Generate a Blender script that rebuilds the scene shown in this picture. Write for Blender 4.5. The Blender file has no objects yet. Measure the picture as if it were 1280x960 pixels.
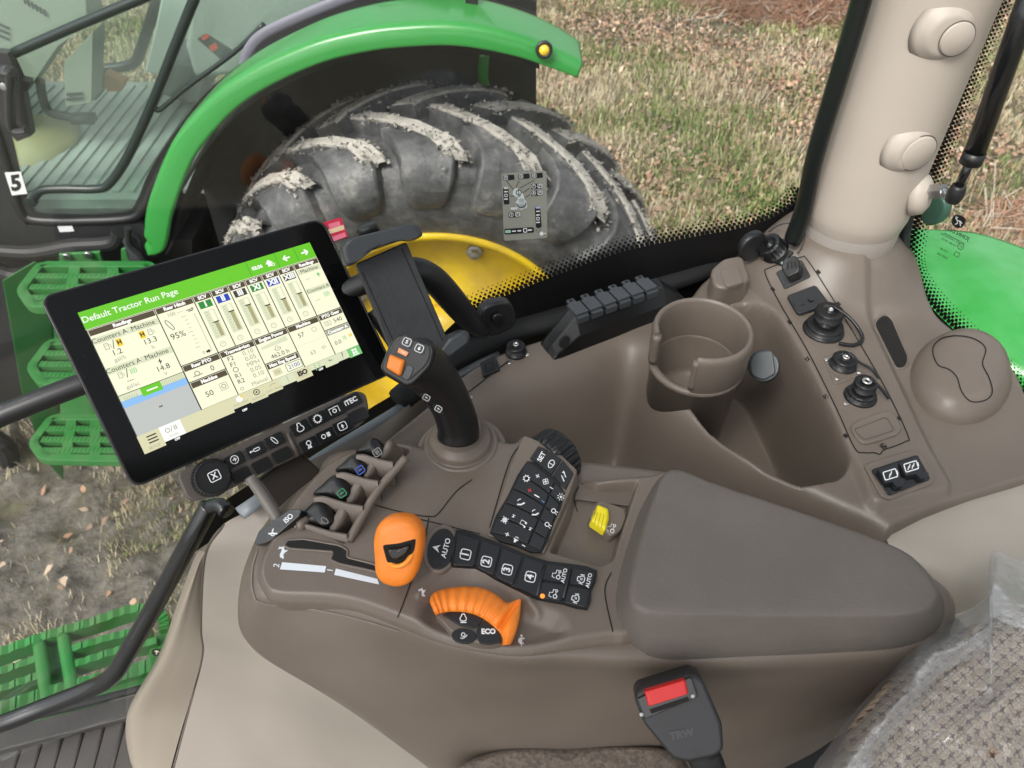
import bpy, bmesh, math, random
import numpy as np
from mathutils import Vector, Matrix
random.seed(7); RNG = np.random.default_rng(11)
CAMZ = 2.75
F = 950.0
C45 = math.sqrt(0.5)
scene = bpy.context.scene
COL = scene.collection

# ---------------------------------------------------------------- camera geometry
def ray(px, py):
    u = (px - 640.0) / F; v = (480.0 - py) / F
    return np.array([u, C45 * v + C45, C45 * v - C45])
CAM = np.array([0.0, 0.0, CAMZ])
def Pz(px, py, h):                     # point seen at px,py that lies h below the eye
    r = ray(px, py); return CAM + r * (h / -r[2])
def Py(px, py, Y):                     # ... on the vertical plane y = Y
    r = ray(px, py); return CAM + r * (Y / r[1])
def Ppl(px, py, p0, n):
    r = ray(px, py); n = np.asarray(n, float)
    return CAM + r * (((np.asarray(p0) - CAM) @ n) / (r @ n))
def Pd(px, py, d):                     # at forward depth d
    return CAM + ray(px, py) * d
def proj(P):
    P = np.asarray(P, float); q = P - CAM
    d = C45 * q[..., 1] - C45 * q[..., 2]
    return 640 + F * q[..., 0] / d, 480 - F * (C45 * q[..., 1] + C45 * q[..., 2]) / d
AZ = math.radians(67)
B = np.array([math.sin(AZ), math.cos(AZ), 0.0])      # own tractor: rearwards
L = np.array([-math.cos(AZ), math.sin(AZ), 0.0])     # own tractor: out through the side window
UP = np.array([0, 0, 1.0])
def BL(b, l, h): return CAM + B * b + L * l - UP * h
def Pb(px, py, b):
    r = ray(px, py); return CAM + r * (b / (r @ B))
def Pl(px, py, l):
    r = ray(px, py); return CAM + r * (l / (r @ L))

# ---------------------------------------------------------------- splines / 2D
def crs(pts, n=6, closed=True):
    P = np.asarray(pts, float); m = len(P); out = []
    rng = range(m if closed else m - 1)
    for i in rng:
        if closed: p0, p1, p2, p3 = P[(i-1) % m], P[i], P[(i+1) % m], P[(i+2) % m]
        else: p0, p1, p2, p3 = P[max(i-1, 0)], P[i], P[i+1], P[min(i+2, m-1)]
        for k in range(n):
            t = k / n
            out.append(0.5*((2*p1) + (-p0+p2)*t + (2*p0-5*p1+4*p2-p3)*t*t + (-p0+3*p1-3*p2+p3)*t**3))
    if not closed: out.append(P[-1])
    return np.array(out)
def rounded(pts, r, n=5):
    P = np.asarray(pts, float); out = []; m = len(P)
    for i in range(m):
        a, b, c = P[i-1], P[i], P[(i+1) % m]
        la, lc = np.linalg.norm(a-b), np.linalg.norm(c-b)
        rr = min(r, la*.48, lc*.48)
        p, q = b+(a-b)/la*rr, b+(c-b)/lc*rr
        for k in range(n+1):
            t = k/n; out.append((1-t)**2*p + 2*t*(1-t)*b + t*t*q)
    return np.array(out)
def sd(PX, PY, poly):                  # signed distance, + inside
    poly = np.asarray(poly, float); sh = PX.shape
    x = PX.ravel(); y = PY.ravel(); d = np.full(x.shape, 1e18); ins = np.zeros(x.shape, bool)
    m = len(poly)
    for i in range(m):
        ax, ay = poly[i]; bx, by = poly[(i+1) % m]
        ex, ey = bx-ax, by-ay; L2 = ex*ex+ey*ey
        if L2 < 1e-12: continue
        t = np.clip(((x-ax)*ex+(y-ay)*ey)/L2, 0, 1)
        d = np.minimum(d, (x-ax-t*ex)**2+(y-ay-t*ey)**2)
        c = ((ay > y) != (by > y)) & (x < (bx-ax)*(y-ay)/((by-ay) if by != ay else 1e-12)+ax)
        ins ^= c
    d = np.sqrt(d); return np.where(ins, d, -d).reshape(sh)
def sdl(PX, PY, line):                 # distance to an open polyline
    line = np.asarray(line, float); d = np.full(PX.shape, 1e18)
    for i in range(len(line)-1):
        ax, ay = line[i]; bx, by = line[i+1]
        ex, ey = bx-ax, by-ay
        t = np.clip(((PX-ax)*ex+(PY-ay)*ey)/(ex*ex+ey*ey), 0, 1)
        d = np.minimum(d, (PX-ax-t*ex)**2+(PY-ay-t*ey)**2)
    return np.sqrt(d)
def ss(x, a, b):
    t = np.clip((x-a)/(b-a), 0, 1); return t*t*(3-2*t)

# ---------------------------------------------------------------- materials
MATS = {}
def mat(name, col, rough=.5, metal=0., bump=0., bscale=400., var=0., vscale=20., spec=.5, coat=0., emit=None, estr=1., trans=0., vcol=None, bdet=2.):
    if name in MATS: return MATS[name]
    m = bpy.data.materials.new(name); m.use_nodes = True; nt = m.node_tree; p = nt.nodes['Principled BSDF']
    p.inputs['Base Color'].default_value = (*col, 1); p.inputs['Roughness'].default_value = rough
    p.inputs['Metallic'].default_value = metal; p.inputs['Specular IOR Level'].default_value = spec
    p.inputs['Coat Weight'].default_value = coat; p.inputs['Coat Roughness'].default_value = .08
    p.inputs['Transmission Weight'].default_value = trans
    if emit is not None:
        p.inputs['Emission Color'].default_value = (*emit, 1); p.inputs['Emission Strength'].default_value = estr
    geo = nt.nodes.new('ShaderNodeNewGeometry')
    if bump:
        n = nt.nodes.new('ShaderNodeTexNoise'); n.inputs['Scale'].default_value = bscale; n.inputs['Detail'].default_value = bdet
        nt.links.new(geo.outputs['Position'], n.inputs['Vector'])
        b = nt.nodes.new('ShaderNodeBump'); b.inputs['Strength'].default_value = bump; b.inputs['Distance'].default_value = .35/bscale
        nt.links.new(n.outputs['Fac'], b.inputs['Height']); nt.links.new(b.outputs['Normal'], p.inputs['Normal'])
    if var:
        n2 = nt.nodes.new('ShaderNodeTexNoise'); n2.inputs['Scale'].default_value = vscale; n2.inputs['Detail'].default_value = 6
        nt.links.new(geo.outputs['Position'], n2.inputs['Vector'])
        r = nt.nodes.new('ShaderNodeMapRange'); r.inputs['From Min'].default_value = .35; r.inputs['From Max'].default_value = .7
        nt.links.new(n2.outputs['Fac'], r.inputs['Value'])
        mx = nt.nodes.new('ShaderNodeMix'); mx.data_type = 'RGBA'
        c2 = vcol or tuple(min(1, c*(1+var)) for c in col)
        mx.inputs['A'].default_value = (*col, 1); mx.inputs['B'].default_value = (*c2, 1)
        nt.links.new(r.outputs['Result'], mx.inputs['Factor']); nt.links.new(mx.outputs['Result'], p.inputs['Base Color'])
        rr = nt.nodes.new('ShaderNodeMapRange'); rr.inputs['To Min'].default_value = max(.02, rough-.06); rr.inputs['To Max'].default_value = min(1, rough+.08)
        nt.links.new(n2.outputs['Fac'], rr.inputs['Value']); nt.links.new(rr.outputs['Result'], p.inputs['Roughness'])
    MATS[name] = m; return m
def dusty(m, dustcol=(.5, .45, .38), amt=.5, scale=900.):      # fine specks of dust on a material
    nt = m.node_tree; p = nt.nodes['Principled BSDF']; geo = nt.nodes.new('ShaderNodeNewGeometry')
    v = nt.nodes.new('ShaderNodeTexVoronoi'); v.inputs['Scale'].default_value = scale/6
    nt.links.new(geo.outputs['Position'], v.inputs['Vector'])
    n = nt.nodes.new('ShaderNodeTexNoise'); n.inputs['Scale'].default_value = scale/40; n.inputs['Detail'].default_value = 5
    nt.links.new(geo.outputs['Position'], n.inputs['Vector'])
    a = nt.nodes.new('ShaderNodeMapRange'); a.inputs['From Min'].default_value = .09; a.inputs['From Max'].default_value = .05
    nt.links.new(v.outputs['Distance'], a.inputs['Value'])
    bb = nt.nodes.new('ShaderNodeMapRange'); bb.inputs['From Min'].default_value = .56; bb.inputs['From Max'].default_value = .66
    nt.links.new(n.outputs['Fac'], bb.inputs['Value'])
    mu = nt.nodes.new('ShaderNodeMath'); mu.operation = 'MULTIPLY'
    nt.links.new(a.outputs['Result'], mu.inputs[0]); nt.links.new(bb.outputs['Result'], mu.inputs[1])
    m2 = nt.nodes.new('ShaderNodeMath'); m2.operation = 'MULTIPLY'; m2.inputs[1].default_value = amt
    nt.links.new(mu.outputs[0], m2.inputs[0])
    mx = nt.nodes.new('ShaderNodeMix'); mx.data_type = 'RGBA'
    bc = p.inputs['Base Color']
    if bc.is_linked: nt.links.new(bc.links[0].from_socket, mx.inputs['A'])
    else: mx.inputs['A'].default_value = bc.default_value
    mx.inputs['B'].default_value = (*dustcol, 1)
    nt.links.new(m2.outputs[0], mx.inputs['Factor']); nt.links.new(mx.outputs['Result'], bc)
    return m

# ---------------------------------------------------------------- objects
def thing(name, label, cat, loc=(0, 0, 0), group=None):
    o = bpy.data.objects.new(name, None); COL.objects.link(o); o.location = tuple(loc); o.empty_display_size = .05
    o['label'] = label; o['category'] = cat
    if group: o['group'] = group
    return o
def sub(name, parent):
    o = bpy.data.objects.new(name, None); COL.objects.link(o); o.parent = parent
    o.location = (0, 0, 0); return o
def tag(o, label, cat, group=None):
    o['label'] = label; o['category'] = cat
    if group: o['group'] = group
    return o
def origin_of(o):
    v = Vector((0, 0, 0))
    while o is not None: v += o.location; o = o.parent
    return v
def obj(name, V, Fc, mats, parent=None, smooth=True, mi=None, bevel=0., bseg=2, kind=None, loc=None, solid=0.):
    if not isinstance(mats, (list, tuple)): mats = [mats]
    V = np.asarray(V, float)
    off = np.array(origin_of(parent)) if parent is not None else (np.array(loc) if loc is not None else np.zeros(3))
    me = bpy.data.meshes.new(name); me.from_pydata((V-off).tolist(), [], [list(map(int, f)) for f in Fc])
    for m in mats: me.materials.append(m)
    if mi is not None: me.polygons.foreach_set('material_index', np.asarray(mi, dtype=np.int32))
    if smooth: me.polygons.foreach_set('use_smooth', np.ones(len(me.polygons), bool))
    me.update()
    o = bpy.data.objects.new(name, me); COL.objects.link(o)
    if parent is not None: o.parent = parent
    elif loc is not None: o.location = tuple(loc)
    if solid:
        s = o.modifiers.new('s', 'SOLIDIFY'); s.thickness = solid; s.offset = 0
    if bevel:
        b = o.modifiers.new('b', 'BEVEL'); b.width = bevel; b.segments = bseg; b.limit_method = 'ANGLE'; b.angle_limit = math.radians(35); b.harden_normals = True
    if kind: o['kind'] = kind
    return o
class MB:                                # mesh builder: collects pieces of ONE mesh
    def __init__(s): s.V = []; s.F = []; s.I = []; s.n = 0
    def add(s, V, Fc, mi=0):
        s.V.append(np.asarray(V, float)); s.F += [[i+s.n for i in f] for f in Fc]; s.I += [mi]*len(Fc) if np.isscalar(mi) else list(mi); s.n += len(V); return s
    def build(s, name, mats, parent=None, **k):
        return obj(name, np.vstack(s.V), s.F, mats, parent, mi=s.I, **k)
def fit_n(P):
    P = np.asarray(P, float); n = np.zeros(3)
    for i in range(len(P)): n += np.cross(P[i]-P.mean(0), P[(i+1) % len(P)]-P.mean(0))
    n /= np.linalg.norm(n)+1e-12
    return n
def prism(P, t, d=None, sink=.0):        # outline P (3D), top at +t along the normal facing the eye side/up, bottom at -sink
    P = np.asarray(P, float)
    if d is None:
        d = fit_n(P)
        if d @ (CAM-P.mean(0)) < 0: d = -d
    d = np.asarray(d, float); n = len(P)
    if fit_n(P) @ d < 0: P = P[::-1]
    V = np.vstack([P+d*t, P-d*sink]); Fc = [list(range(n)), list(range(2*n-1, n-1, -1))]
    Fc += [[i, i+n, (i+1) % n+n, (i+1) % n] for i in range(n)]
    return V, Fc
def box(c, sx, sy, sz, ax=None):
    c = np.asarray(c, float); A = np.eye(3) if ax is None else np.asarray(ax, float)
    V = [c+A[0]*x*sx/2+A[1]*y*sy/2+A[2]*z*sz/2 for x in (-1, 1) for y in (-1, 1) for z in (-1, 1)]
    return V, [(0, 1, 3, 2), (4, 6, 7, 5), (0, 4, 5, 1), (2, 3, 7, 6), (0, 2, 6, 4), (1, 5, 7, 3)]
def frame(z, x=None):
    z = np.asarray(z, float); z = z/np.linalg.norm(z)
    if x is None: x = np.array([1, 0, 0.]) if abs(z[0]) < .9 else np.array([0, 1, 0.])
    x = np.asarray(x, float)-z*(np.asarray(x, float) @ z); x /= np.linalg.norm(x)
    return np.array([x, np.cross(z, x), z])
def tube(pts, r, seg=14, n=6, cap=True, closed=False, spl=True, flat=1.0):
    P = np.asarray(pts, float)
    R = np.asarray(r, float)*np.ones(len(P))
    if spl:
        Q = crs(np.hstack([P, R[:, None]]), n, closed); P = Q[:, :3]; R = Q[:, 3]
    m = len(P); V = []; T = np.gradient(P, axis=0)
    if closed: T = np.roll(P, -1, 0)-np.roll(P, 1, 0)
    T /= np.linalg.norm(T, axis=1)[:, None]+1e-12
    fr = frame(T[0])
    x = fr[0]
    for i in range(m):
        x = x-T[i]*(x @ T[i]); x /= np.linalg.norm(x); y = np.cross(T[i], x)
        for k in range(seg):
            a = 2*math.pi*k/seg; V.append(P[i]+(x*math.cos(a)+y*math.sin(a)*flat)*R[i])
    Fc = []
    for i in range(m if closed else m-1):
        j = (i+1) % m
        for k in range(seg):
            k2 = (k+1) % seg; Fc.append([i*seg+k, i*seg+k2, j*seg+k2, j*seg+k])
    if cap and not closed:
        Fc.append(list(range(seg))[::-1]); Fc.append([(m-1)*seg+k for k in range(seg)])
    return np.array(V), Fc
def lathe(prof, c, axis, seg=48, x=None, a0=0., a1=None, caps=True):      # prof: (radius, height along axis)
    A = frame(axis, x); c = np.asarray(c, float); V = []; m = len(prof)
    full = a1 is None; k_n = seg if full else seg+1; a1 = 2*math.pi if full else a1
    for k in range(k_n):
        a = a0+(a1-a0)*k/seg
        d = A[0]*math.cos(a)+A[1]*math.sin(a)
        for r, h in prof: V.append(c+d*r+A[2]*h)
    Fc = []
    for k in range(seg):
        k2 = (k+1) % k_n
        for i in range(m-1): Fc.append([k*m+i, k2*m+i, k2*m+i+1, k*m+i+1])
    if full and caps:
        if prof[0][0] > 1e-6: Fc.append([k*m for k in range(k_n)][::-1])
        if prof[-1][0] > 1e-6: Fc.append([k*m+m-1 for k in range(k_n)])
    return np.array(V), Fc
def rprof(r, h, e=.002, h0=0., n=3):     # rounded-top cylinder profile from h0 to h
    p = [(r, h0)]
    for k in range(n+1):
        a = math.pi/2*k/n; p.append((r-e+e*math.cos(a), h-e+e*math.sin(a)))
    p.append((0., h)); return p
def grid_faces(nr, nc, closed=False):
    Fc = []
    for i in range(nr-1):
        for j in range(nc if closed else nc-1):
            j2 = (j+1) % nc; Fc.append([i*nc+j, i*nc+j2, (i+1)*nc+j2, (i+1)*nc+j])
    return Fc
def surf(rows, nu=6, nv=6, closed=False):                 # rows: list of rows of 3D control points -> smooth patch
    R = [crs(np.asarray(r, float), nu, closed) for r in rows]
    R = np.array(R); out = []
    cols = [crs(R[:, j], nv, False) for j in range(R.shape[1])]
    G = np.array(cols).transpose(1, 0, 2); nr, nc = G.shape[:2]
    return G.reshape(-1, 3), grid_faces(nr, nc, closed), nr, nc

# ---------------------------------------------------------------- drawing in photo pixels on a surface
class Plane:                             # surface given by a plane
    def __init__(s, p0, n): s.p = np.asarray(p0, float); n = np.asarray(n, float); s.nn = n/np.linalg.norm(n); s.nn = s.nn if s.nn @ (CAM-s.p) > 0 else -s.nn
    def hit(s, px, py): return Ppl(px, py, s.p, s.nn)
    def n(s, px, py): return s.nn
    def up(s, t): return Plane(s.p+s.nn*t, s.nn)
class Field:                             # surface given by drop(x, y)
    def __init__(s, fn, h0, t=0.): s.fn = fn; s.h0 = h0; s.t = t
    def hits(s, PX, PY):
        PX = np.asarray(PX, float); PY = np.asarray(PY, float)
        u = (PX-640)/F; v = (480-PY)/F
        rx, ry, rz = u, C45*v+C45, C45*v-C45
        h = np.full(PX.shape, s.h0)
        for _ in range(14):
            t = h/-rz; h = .35*h+.65*(s.fn(rx*t, ry*t)-s.t)
        t = h/-rz
        return np.stack([rx*t, ry*t, CAMZ-h], -1)
    def hit(s, px, py): return s.hits(np.array([px]), np.array([py]))[0]
    def n(s, px, py):
        a = s.hits(np.array([px-4., px+4, px, px]), np.array([py, py, py-4., py+4])); n = np.cross(a[1]-a[0], a[2]-a[3]); n /= np.linalg.norm(n)
        return n if n[2] > 0 else -n
    def up(s, t): return Field(s.fn, s.h0, s.t+t)
    def plane(s, px, py): return Plane(s.hit(px, py), s.n(px, py))
_fc = {}
def glyphs(txt, bold=.0):
    k = (txt, bold)
    if k in _fc: return _fc[k]
    cu = bpy.data.curves.new('t', 'FONT'); cu.body = txt; cu.align_x = 'CENTER'; cu.align_y = 'CENTER'; cu.size = 1; cu.offset = bold; cu.resolution_u = 3
    o = bpy.data.objects.new('t', cu); COL.objects.link(o)
    dg = bpy.context.evaluated_depsgraph_get(); dg.update(); me = bpy.data.meshes.new_from_object(o.evaluated_get(dg))
    V = np.array([v.co[:] for v in me.vertices]).reshape(-1, 3)[:, :2]; Fc = [list(p.vertices) for p in me.polygons]
    bpy.data.objects.remove(o); bpy.data.curves.remove(cu); bpy.data.meshes.remove(me)
    _fc[k] = (V, Fc); return _fc[k]
def stroke(line, w, closed=False):
    P = np.asarray(line, float); m = len(P)
    if closed: T = np.roll(P, -1, 0)-np.roll(P, 1, 0)
    else: T = np.gradient(P, axis=0) if m > 1 else np.array([[1, 0.]])
    T /= np.linalg.norm(T, axis=1)[:, None]+1e-9; N = np.stack([-T[:, 1], T[:, 0]], -1)
    V = np.vstack([P+N*w/2, P-N*w/2]); Fc = [[i, (i+1) % m, (i+1) % m+m, i+m] for i in range(m if closed else m-1)]
    return V, Fc
def circ(cx, cy, r, n=20, a0=0, a1=360):
    full = abs(a1-a0) >= 360
    return [(cx+r*math.cos(math.radians(a0+(a1-a0)*k/n)), cy+r*math.sin(math.radians(a0+(a1-a0)*k/n))) for k in range(n if full else n+1)]
def rrect(cx, cy, w, h, r): return rounded([(cx-w/2, cy-h/2), (cx+w/2, cy-h/2), (cx+w/2, cy+h/2), (cx-w/2, cy+h/2)], r, 4).tolist()
# icon = list of ('s', pts, width, closed) strokes / ('f', pts) fills / ('t', text, x, y, size, bold)
def icon_mesh(ic):
    VV = []; FF = []; n = 0
    for e in ic:
        if e[0] == 's': V, Fc = stroke(e[1], e[2], e[3] if len(e) > 3 else False)
        elif e[0] == 'f': V = np.asarray(e[1], float); Fc = [list(range(len(V)))]
        else:
            V, Fc = glyphs(e[1], e[5] if len(e) > 5 else .01); V = V*e[4]+np.array([e[2], e[3]])
        if len(V) == 0: continue
        VV.append(V); FF += [[i+n for i in f] for f in Fc]; n += len(V)
    return (np.vstack(VV), FF) if VV else (np.zeros((1, 2)), [])
def put(mb, ic, S, px, py, size, ang=0., mi=0, sx=1., lift=.0004, skew=0., asp=1.):
    """icon in [-1,1] units, y up, drawn centred at pixel (px,py), `size` = half height in pixels, ang = turn of its up-axis (deg, ccw on the picture)"""
    V, Fc = icon_mesh(ic); a = math.radians(ang)
    X = V[:, 0]*size*sx; Y = V[:, 1]*size*asp; X = X+Y*skew
    qx = px+X*math.cos(a)-Y*math.sin(a); qy = py-(X*math.sin(a)+Y*math.cos(a))
    S = S.up(lift)
    if isinstance(S, Field): W = S.hits(qx, qy)
    else: W = np.array([S.hit(x, y) for x, y in zip(qx, qy)])
    # make faces look at the eye
    out = []
    for f in Fc:
        P = W[f]; nn = fit_n(P)
        out.append(f if nn @ (CAM-P[0]) > 0 else f[::-1])
    mb.add(W, out, mi); return mb
def slab(S, outline, t=.002, sink=.002):
    """raised key with its outline given in photo pixels on surface S; returns verts, faces and the plane of its top"""
    P = np.array([S.hit(x, y) for x, y in outline]); n = fit_n(P)
    if n @ (CAM-P.mean(0)) < 0: n = -n
    V, Fc = prism(P, t, n, sink)
    return V, Fc, Plane(P.mean(0)+n*t, n)
# ================================================================ world, sun, camera
w = bpy.data.worlds.new("World"); scene.world = w; w.use_nodes = True; nt = w.node_tree
bg = nt.nodes['Background']; sky = nt.nodes.new('ShaderNodeTexSky'); sky.sky_type = 'NISHITA'; sky.sun_disc = False
SUN_EL, SUN_AZ = math.radians(52), math.radians(215)      # from behind-left of the eye
sky.sun_elevation = SUN_EL; sky.sun_rotation = SUN_AZ; sky.air_density = 1.0; sky.dust_density = 6.0; sky.ozone_density = 1.0
hs = nt.nodes.new('ShaderNodeHueSaturation'); hs.inputs['Saturation'].default_value = .28
nt.links.new(sky.outputs[0], hs.inputs['Color']); nt.links.new(hs.outputs[0], bg.inputs['Color']); bg.inputs['Strength'].default_value = .12
sl = bpy.data.lights.new('sun', 'SUN'); sl.energy = 1.1; sl.angle = math.radians(25); sl.color = (1, .97, .93)
so = bpy.data.objects.new('sun', sl); COL.objects.link(so)
sd_ = Vector((math.sin(SUN_AZ)*math.cos(SUN_EL), math.cos(SUN_AZ)*math.cos(SUN_EL), math.sin(SUN_EL)))
so.rotation_euler = sd_.to_track_quat('Z', 'Y').to_euler(); so.location = (0, 0, 8)
cd = bpy.data.cameras.new('camera'); cam = bpy.data.objects.new('camera', cd); COL.objects.link(cam)
cam.location = (0, 0, CAMZ); cam.rotation_euler = (math.radians(45), 0, 0)
cd.sensor_width = 36; cd.lens = F/1280*36; cd.clip_start = .02; cd.clip_end = 500
scene.camera = cam
cd.dof.use_dof = True; cd.dof.focus_distance = .80; cd.dof.aperture_fstop = 11
scene.view_settings.view_transform = 'Standard'; scene.view_settings.look = 'None'; scene.view_settings.gamma = 1
scene.view_settings.exposure = .98
scene.cycles.max_bounces = 8; scene.cycles.transparent_max_bounces = 12

# ================================================================ materials
green = mat('green_paint', (.016, .225, .030), .30, coat=.5, var=.25, vscale=3, vcol=(.03, .27, .05), bump=.05, bscale=25)
dusty(green, (.35, .36, .28), .45, 300)
greend = mat('green_paint_worn', (.014, .155, .026), .5, var=.9, vscale=9, vcol=(.05, .17, .05), bump=.1, bscale=60)
yellow = mat('yellow_rim_paint', (.70, .48, .008), .45, coat=.15, var=.3, vscale=7, vcol=(.48, .33, .04))
rubber = mat('black_rubber', (.022, .023, .024), .62, bump=.3, bscale=300, var=.8, vscale=8)
blackp = mat('black_plastic', (.013, .0135, .015), .38, bump=.12, bscale=900)
blackm = mat('black_matte', (.010, .011, .012), .7)
blackg = mat('black_gloss_metal', (.008, .009, .010), .22, coat=.3)
greyrub = mat('grey_rubber_trim', (.16, .16, .2), .5)
steel = mat('bright_steel', (.62, .63, .64), .28, 1.)

def ground_mat():
    m = bpy.data.materials.new('earth'); m.use_nodes = True; nt = m.node_tree; p = nt.nodes['Principled BSDF']; p.inputs['Roughness'].default_value = .9
    geo = nt.nodes.new('ShaderNodeNewGeometry')
    def noise(s, d=8, r=.6):
        n = nt.nodes.new('ShaderNodeTexNoise'); n.inputs['Scale'].default_value = s; n.inputs['Detail'].default_value = d; n.inputs['Roughness'].default_value = r
        nt.links.new(geo.outputs['Position'], n.inputs['Vector']); return n
    def ramp(f, st):
        r = nt.nodes.new('ShaderNodeValToRGB'); e = r.color_ramp.elements
        while len(e) < len(st): e.new(.5)
        for k, (po, c) in enumerate(st): e[k].position = po; e[k].color = (*c, 1)
        nt.links.new(f, r.inputs[0]); return r
    n1 = noise(9); r1 = ramp(n1.outputs['Fac'], [(.3, (.07, .058, .04)), (.48, (.15, .125, .085)), (.6, (.12, .12, .055)), (.75, (.22, .19, .12))])
    n2 = noise(22, 10, .7); r2 = ramp(n2.outputs['Fac'], [(.3, (.05, .043, .034)), (.5, (.125, .112, .092)), (.68, (.21, .192, .162))])
    at = nt.nodes.new('ShaderNodeAttribute'); at.attribute_name = 'mud'
    mx = nt.nodes.new('ShaderNodeMix'); mx.data_type = 'RGBA'
    nt.links.new(at.outputs['Fac'], mx.inputs['Factor']); nt.links.new(r1.outputs[0], mx.inputs['A']); nt.links.new(r2.outputs[0], mx.inputs['B'])
    n3 = noise(5, 10, .75); r3 = nt.nodes.new('ShaderNodeMapRange'); r3.inputs['From Min'].default_value = .52; r3.inputs['From Max'].default_value = .62; r3.inputs['To Max'].default_value = .75
    nt.links.new(n3.outputs['Fac'], r3.inputs['Value']); m3 = nt.nodes.new('ShaderNodeMix'); m3.data_type = 'RGBA'; m3.inputs['B'].default_value = (.085, .082, .032, 1)
    nt.links.new(r3.outputs['Result'], m3.inputs['Factor']); nt.links.new(mx.outputs['Result'], m3.inputs['A']); nt.links.new(m3.outputs['Result'], p.inputs['Base Color'])
    rr = nt.nodes.new('ShaderNodeMapRange'); rr.inputs['To Min'].default_value = .92; rr.inputs['To Max'].default_value = .5
    nt.links.new(at.outputs['Fac'], rr.inputs['Value']); nt.links.new(rr.outputs['Result'], p.inputs['Roughness'])
    b = nt.nodes.new('ShaderNodeBump'); b.inputs['Strength'].default_value = .8; b.inputs['Distance'].default_value = .03
    nt.links.new(n2.outputs['Fac'], b.inputs['Height']); nt.links.new(b.outputs['Normal'], p.inputs['Normal'])
    return m
def vnoise(x, y, s, seed=0):
    x = np.asarray(x)*s; y = np.asarray(y)*s; xi = np.floor(x).astype(int); yi = np.floor(y).astype(int); fx = x-xi; fy = y-yi
    fx = fx*fx*(3-2*fx); fy = fy*fy*(3-2*fy)
    def hsh(a, b): 
        v = np.sin(a*127.1+b*311.7+seed*74.7)*43758.5453; return v-np.floor(v)
    return (hsh(xi, yi)*(1-fx)+hsh(xi+1, yi)*fx)*(1-fy)+(hsh(xi, yi+1)*(1-fx)+hsh(xi+1, yi+1)*fx)*fy
def fbm(x, y, s, o=4, seed=0):
    return sum(vnoise(x, y, s*2**k, seed+k)/2**k for k in range(o))/sum(1/2**k for k in range(o))
def mudmask(x, y):
    return ss(fbm(x, y, 1.1, 3, 5)*.9 + ss(-x, .1, .9)*ss(3.4-y, 0., 1.2)*.7, .55, .8)
def gz(x, y):
    mk = ss(-x, .2, 1.2)*ss(3.4-y, 0, 1.2)
    lane = ss(np.abs(y-1.75+.25*x), .42, .30)            # a tyre track: chevron prints pressed into the mud
    lug = ss(np.sin((x+np.abs(y-1.75+.25*x)*.9)*21+fbm(x, y, 2, 3, 9)*2.2), -.1, .5)
    cr = fbm(x, y, 22, 3, 14); lump = fbm(x, y, 7, 4, 2)
    return mk*(-.05*lane+.055*lane*lug*ss(fbm(x, y, 3, 2, 3), .2, .5)+.10*(lump-.5)+.035*(cr-.5)*ss(lump, .4, .6))+(1-mk)*.05*(fbm(x, y, 2, 3, 4)-.5)-.02
g1 = np.concatenate([-np.geomspace(150, 4.2, 18), np.arange(-4, -2.7, .06), np.arange(-2.7, .1, .018), np.arange(.1, 9, .06), np.geomspace(9.2, 150, 18)])
g2 = np.concatenate([-np.geomspace(60, .3, 12), np.arange(0, .7, .06), np.arange(.7, 3.4, .018), np.arange(3.4, 12, .06), np.geomspace(12.2, 200, 16)])
GX, GY = np.meshgrid(g1, g2); GZ = np.where((abs(GX) < 9) & (GY > -.2) & (GY < 12), gz(GX, GY), -.02)
V = np.stack([GX.ravel(), GY.ravel(), GZ.ravel()], -1)
gr = obj('ground', V, grid_faces(len(g2), len(g1)), ground_mat(), kind='structure')
a = gr.data.attributes.new('mud', 'FLOAT', 'POINT'); a.data.foreach_set('value', mudmask(GX.ravel(), GY.ravel()).astype(np.float32))

def attr_mat(name, rough=.7, trans=.0):
    m = bpy.data.materials.new(name); m.use_nodes = True; nt = m.node_tree; p = nt.nodes['Principled BSDF']; p.inputs['Roughness'].default_value = rough
    p.inputs['Specular IOR Level'].default_value = .25
    at = nt.nodes.new('ShaderNodeAttribute'); at.attribute_name = 'Col'; nt.links.new(at.outputs['Color'], p.inputs['Base Color']); return m
def soup(name, V, nper, Fper, colr, m, label, cat):
    n = len(V)//nper; Fc = (np.arange(n)[:, None, None]*nper+np.array(Fper)[None]).reshape(-1, len(Fper[0]))
    me = bpy.data.meshes.new(name); me.from_pydata(V.tolist(), [], Fc.tolist()); me.materials.append(m)
    at = me.attributes.new('Col', 'FLOAT_COLOR', 'POINT'); c = np.ones((len(V), 4), np.float32); c[:, :3] = np.repeat(colr, nper, 0); at.data.foreach_set('color', c.ravel())
    o = bpy.data.objects.new(name, me); COL.objects.link(o); o['kind'] = 'stuff'; return tag(o, label, cat)
def scatter(n, x0, x1, y0, y1, dens):
    out = []; tot = 0
    while tot < n:
        x = RNG.uniform(x0, x1, n); y = RNG.uniform(y0, y1, n); px, py = proj(np.stack([x, y, x*0], -1))
        k = (px > -60) & (px < 1340) & (py > -60) & (py < 960) & (RNG.uniform(0, 1, n) < dens(x, y))
        out.append(np.stack([x[k], y[k]], -1)); tot += k.sum()
    return np.vstack(out)[:n]
def grassden(x, y):
    g = ss(fbm(x, y, .8, 4, 21), .36, .62); g = np.maximum(g, .10)
    mk = ss(-x, .1, 1.0)*ss(3.4-y, 0, 1.)
    return g*(1-mk)*.9+mk*(.05+ss(fbm(x, y, 2.6, 4, 31), .48, .66)*2.6)
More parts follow.
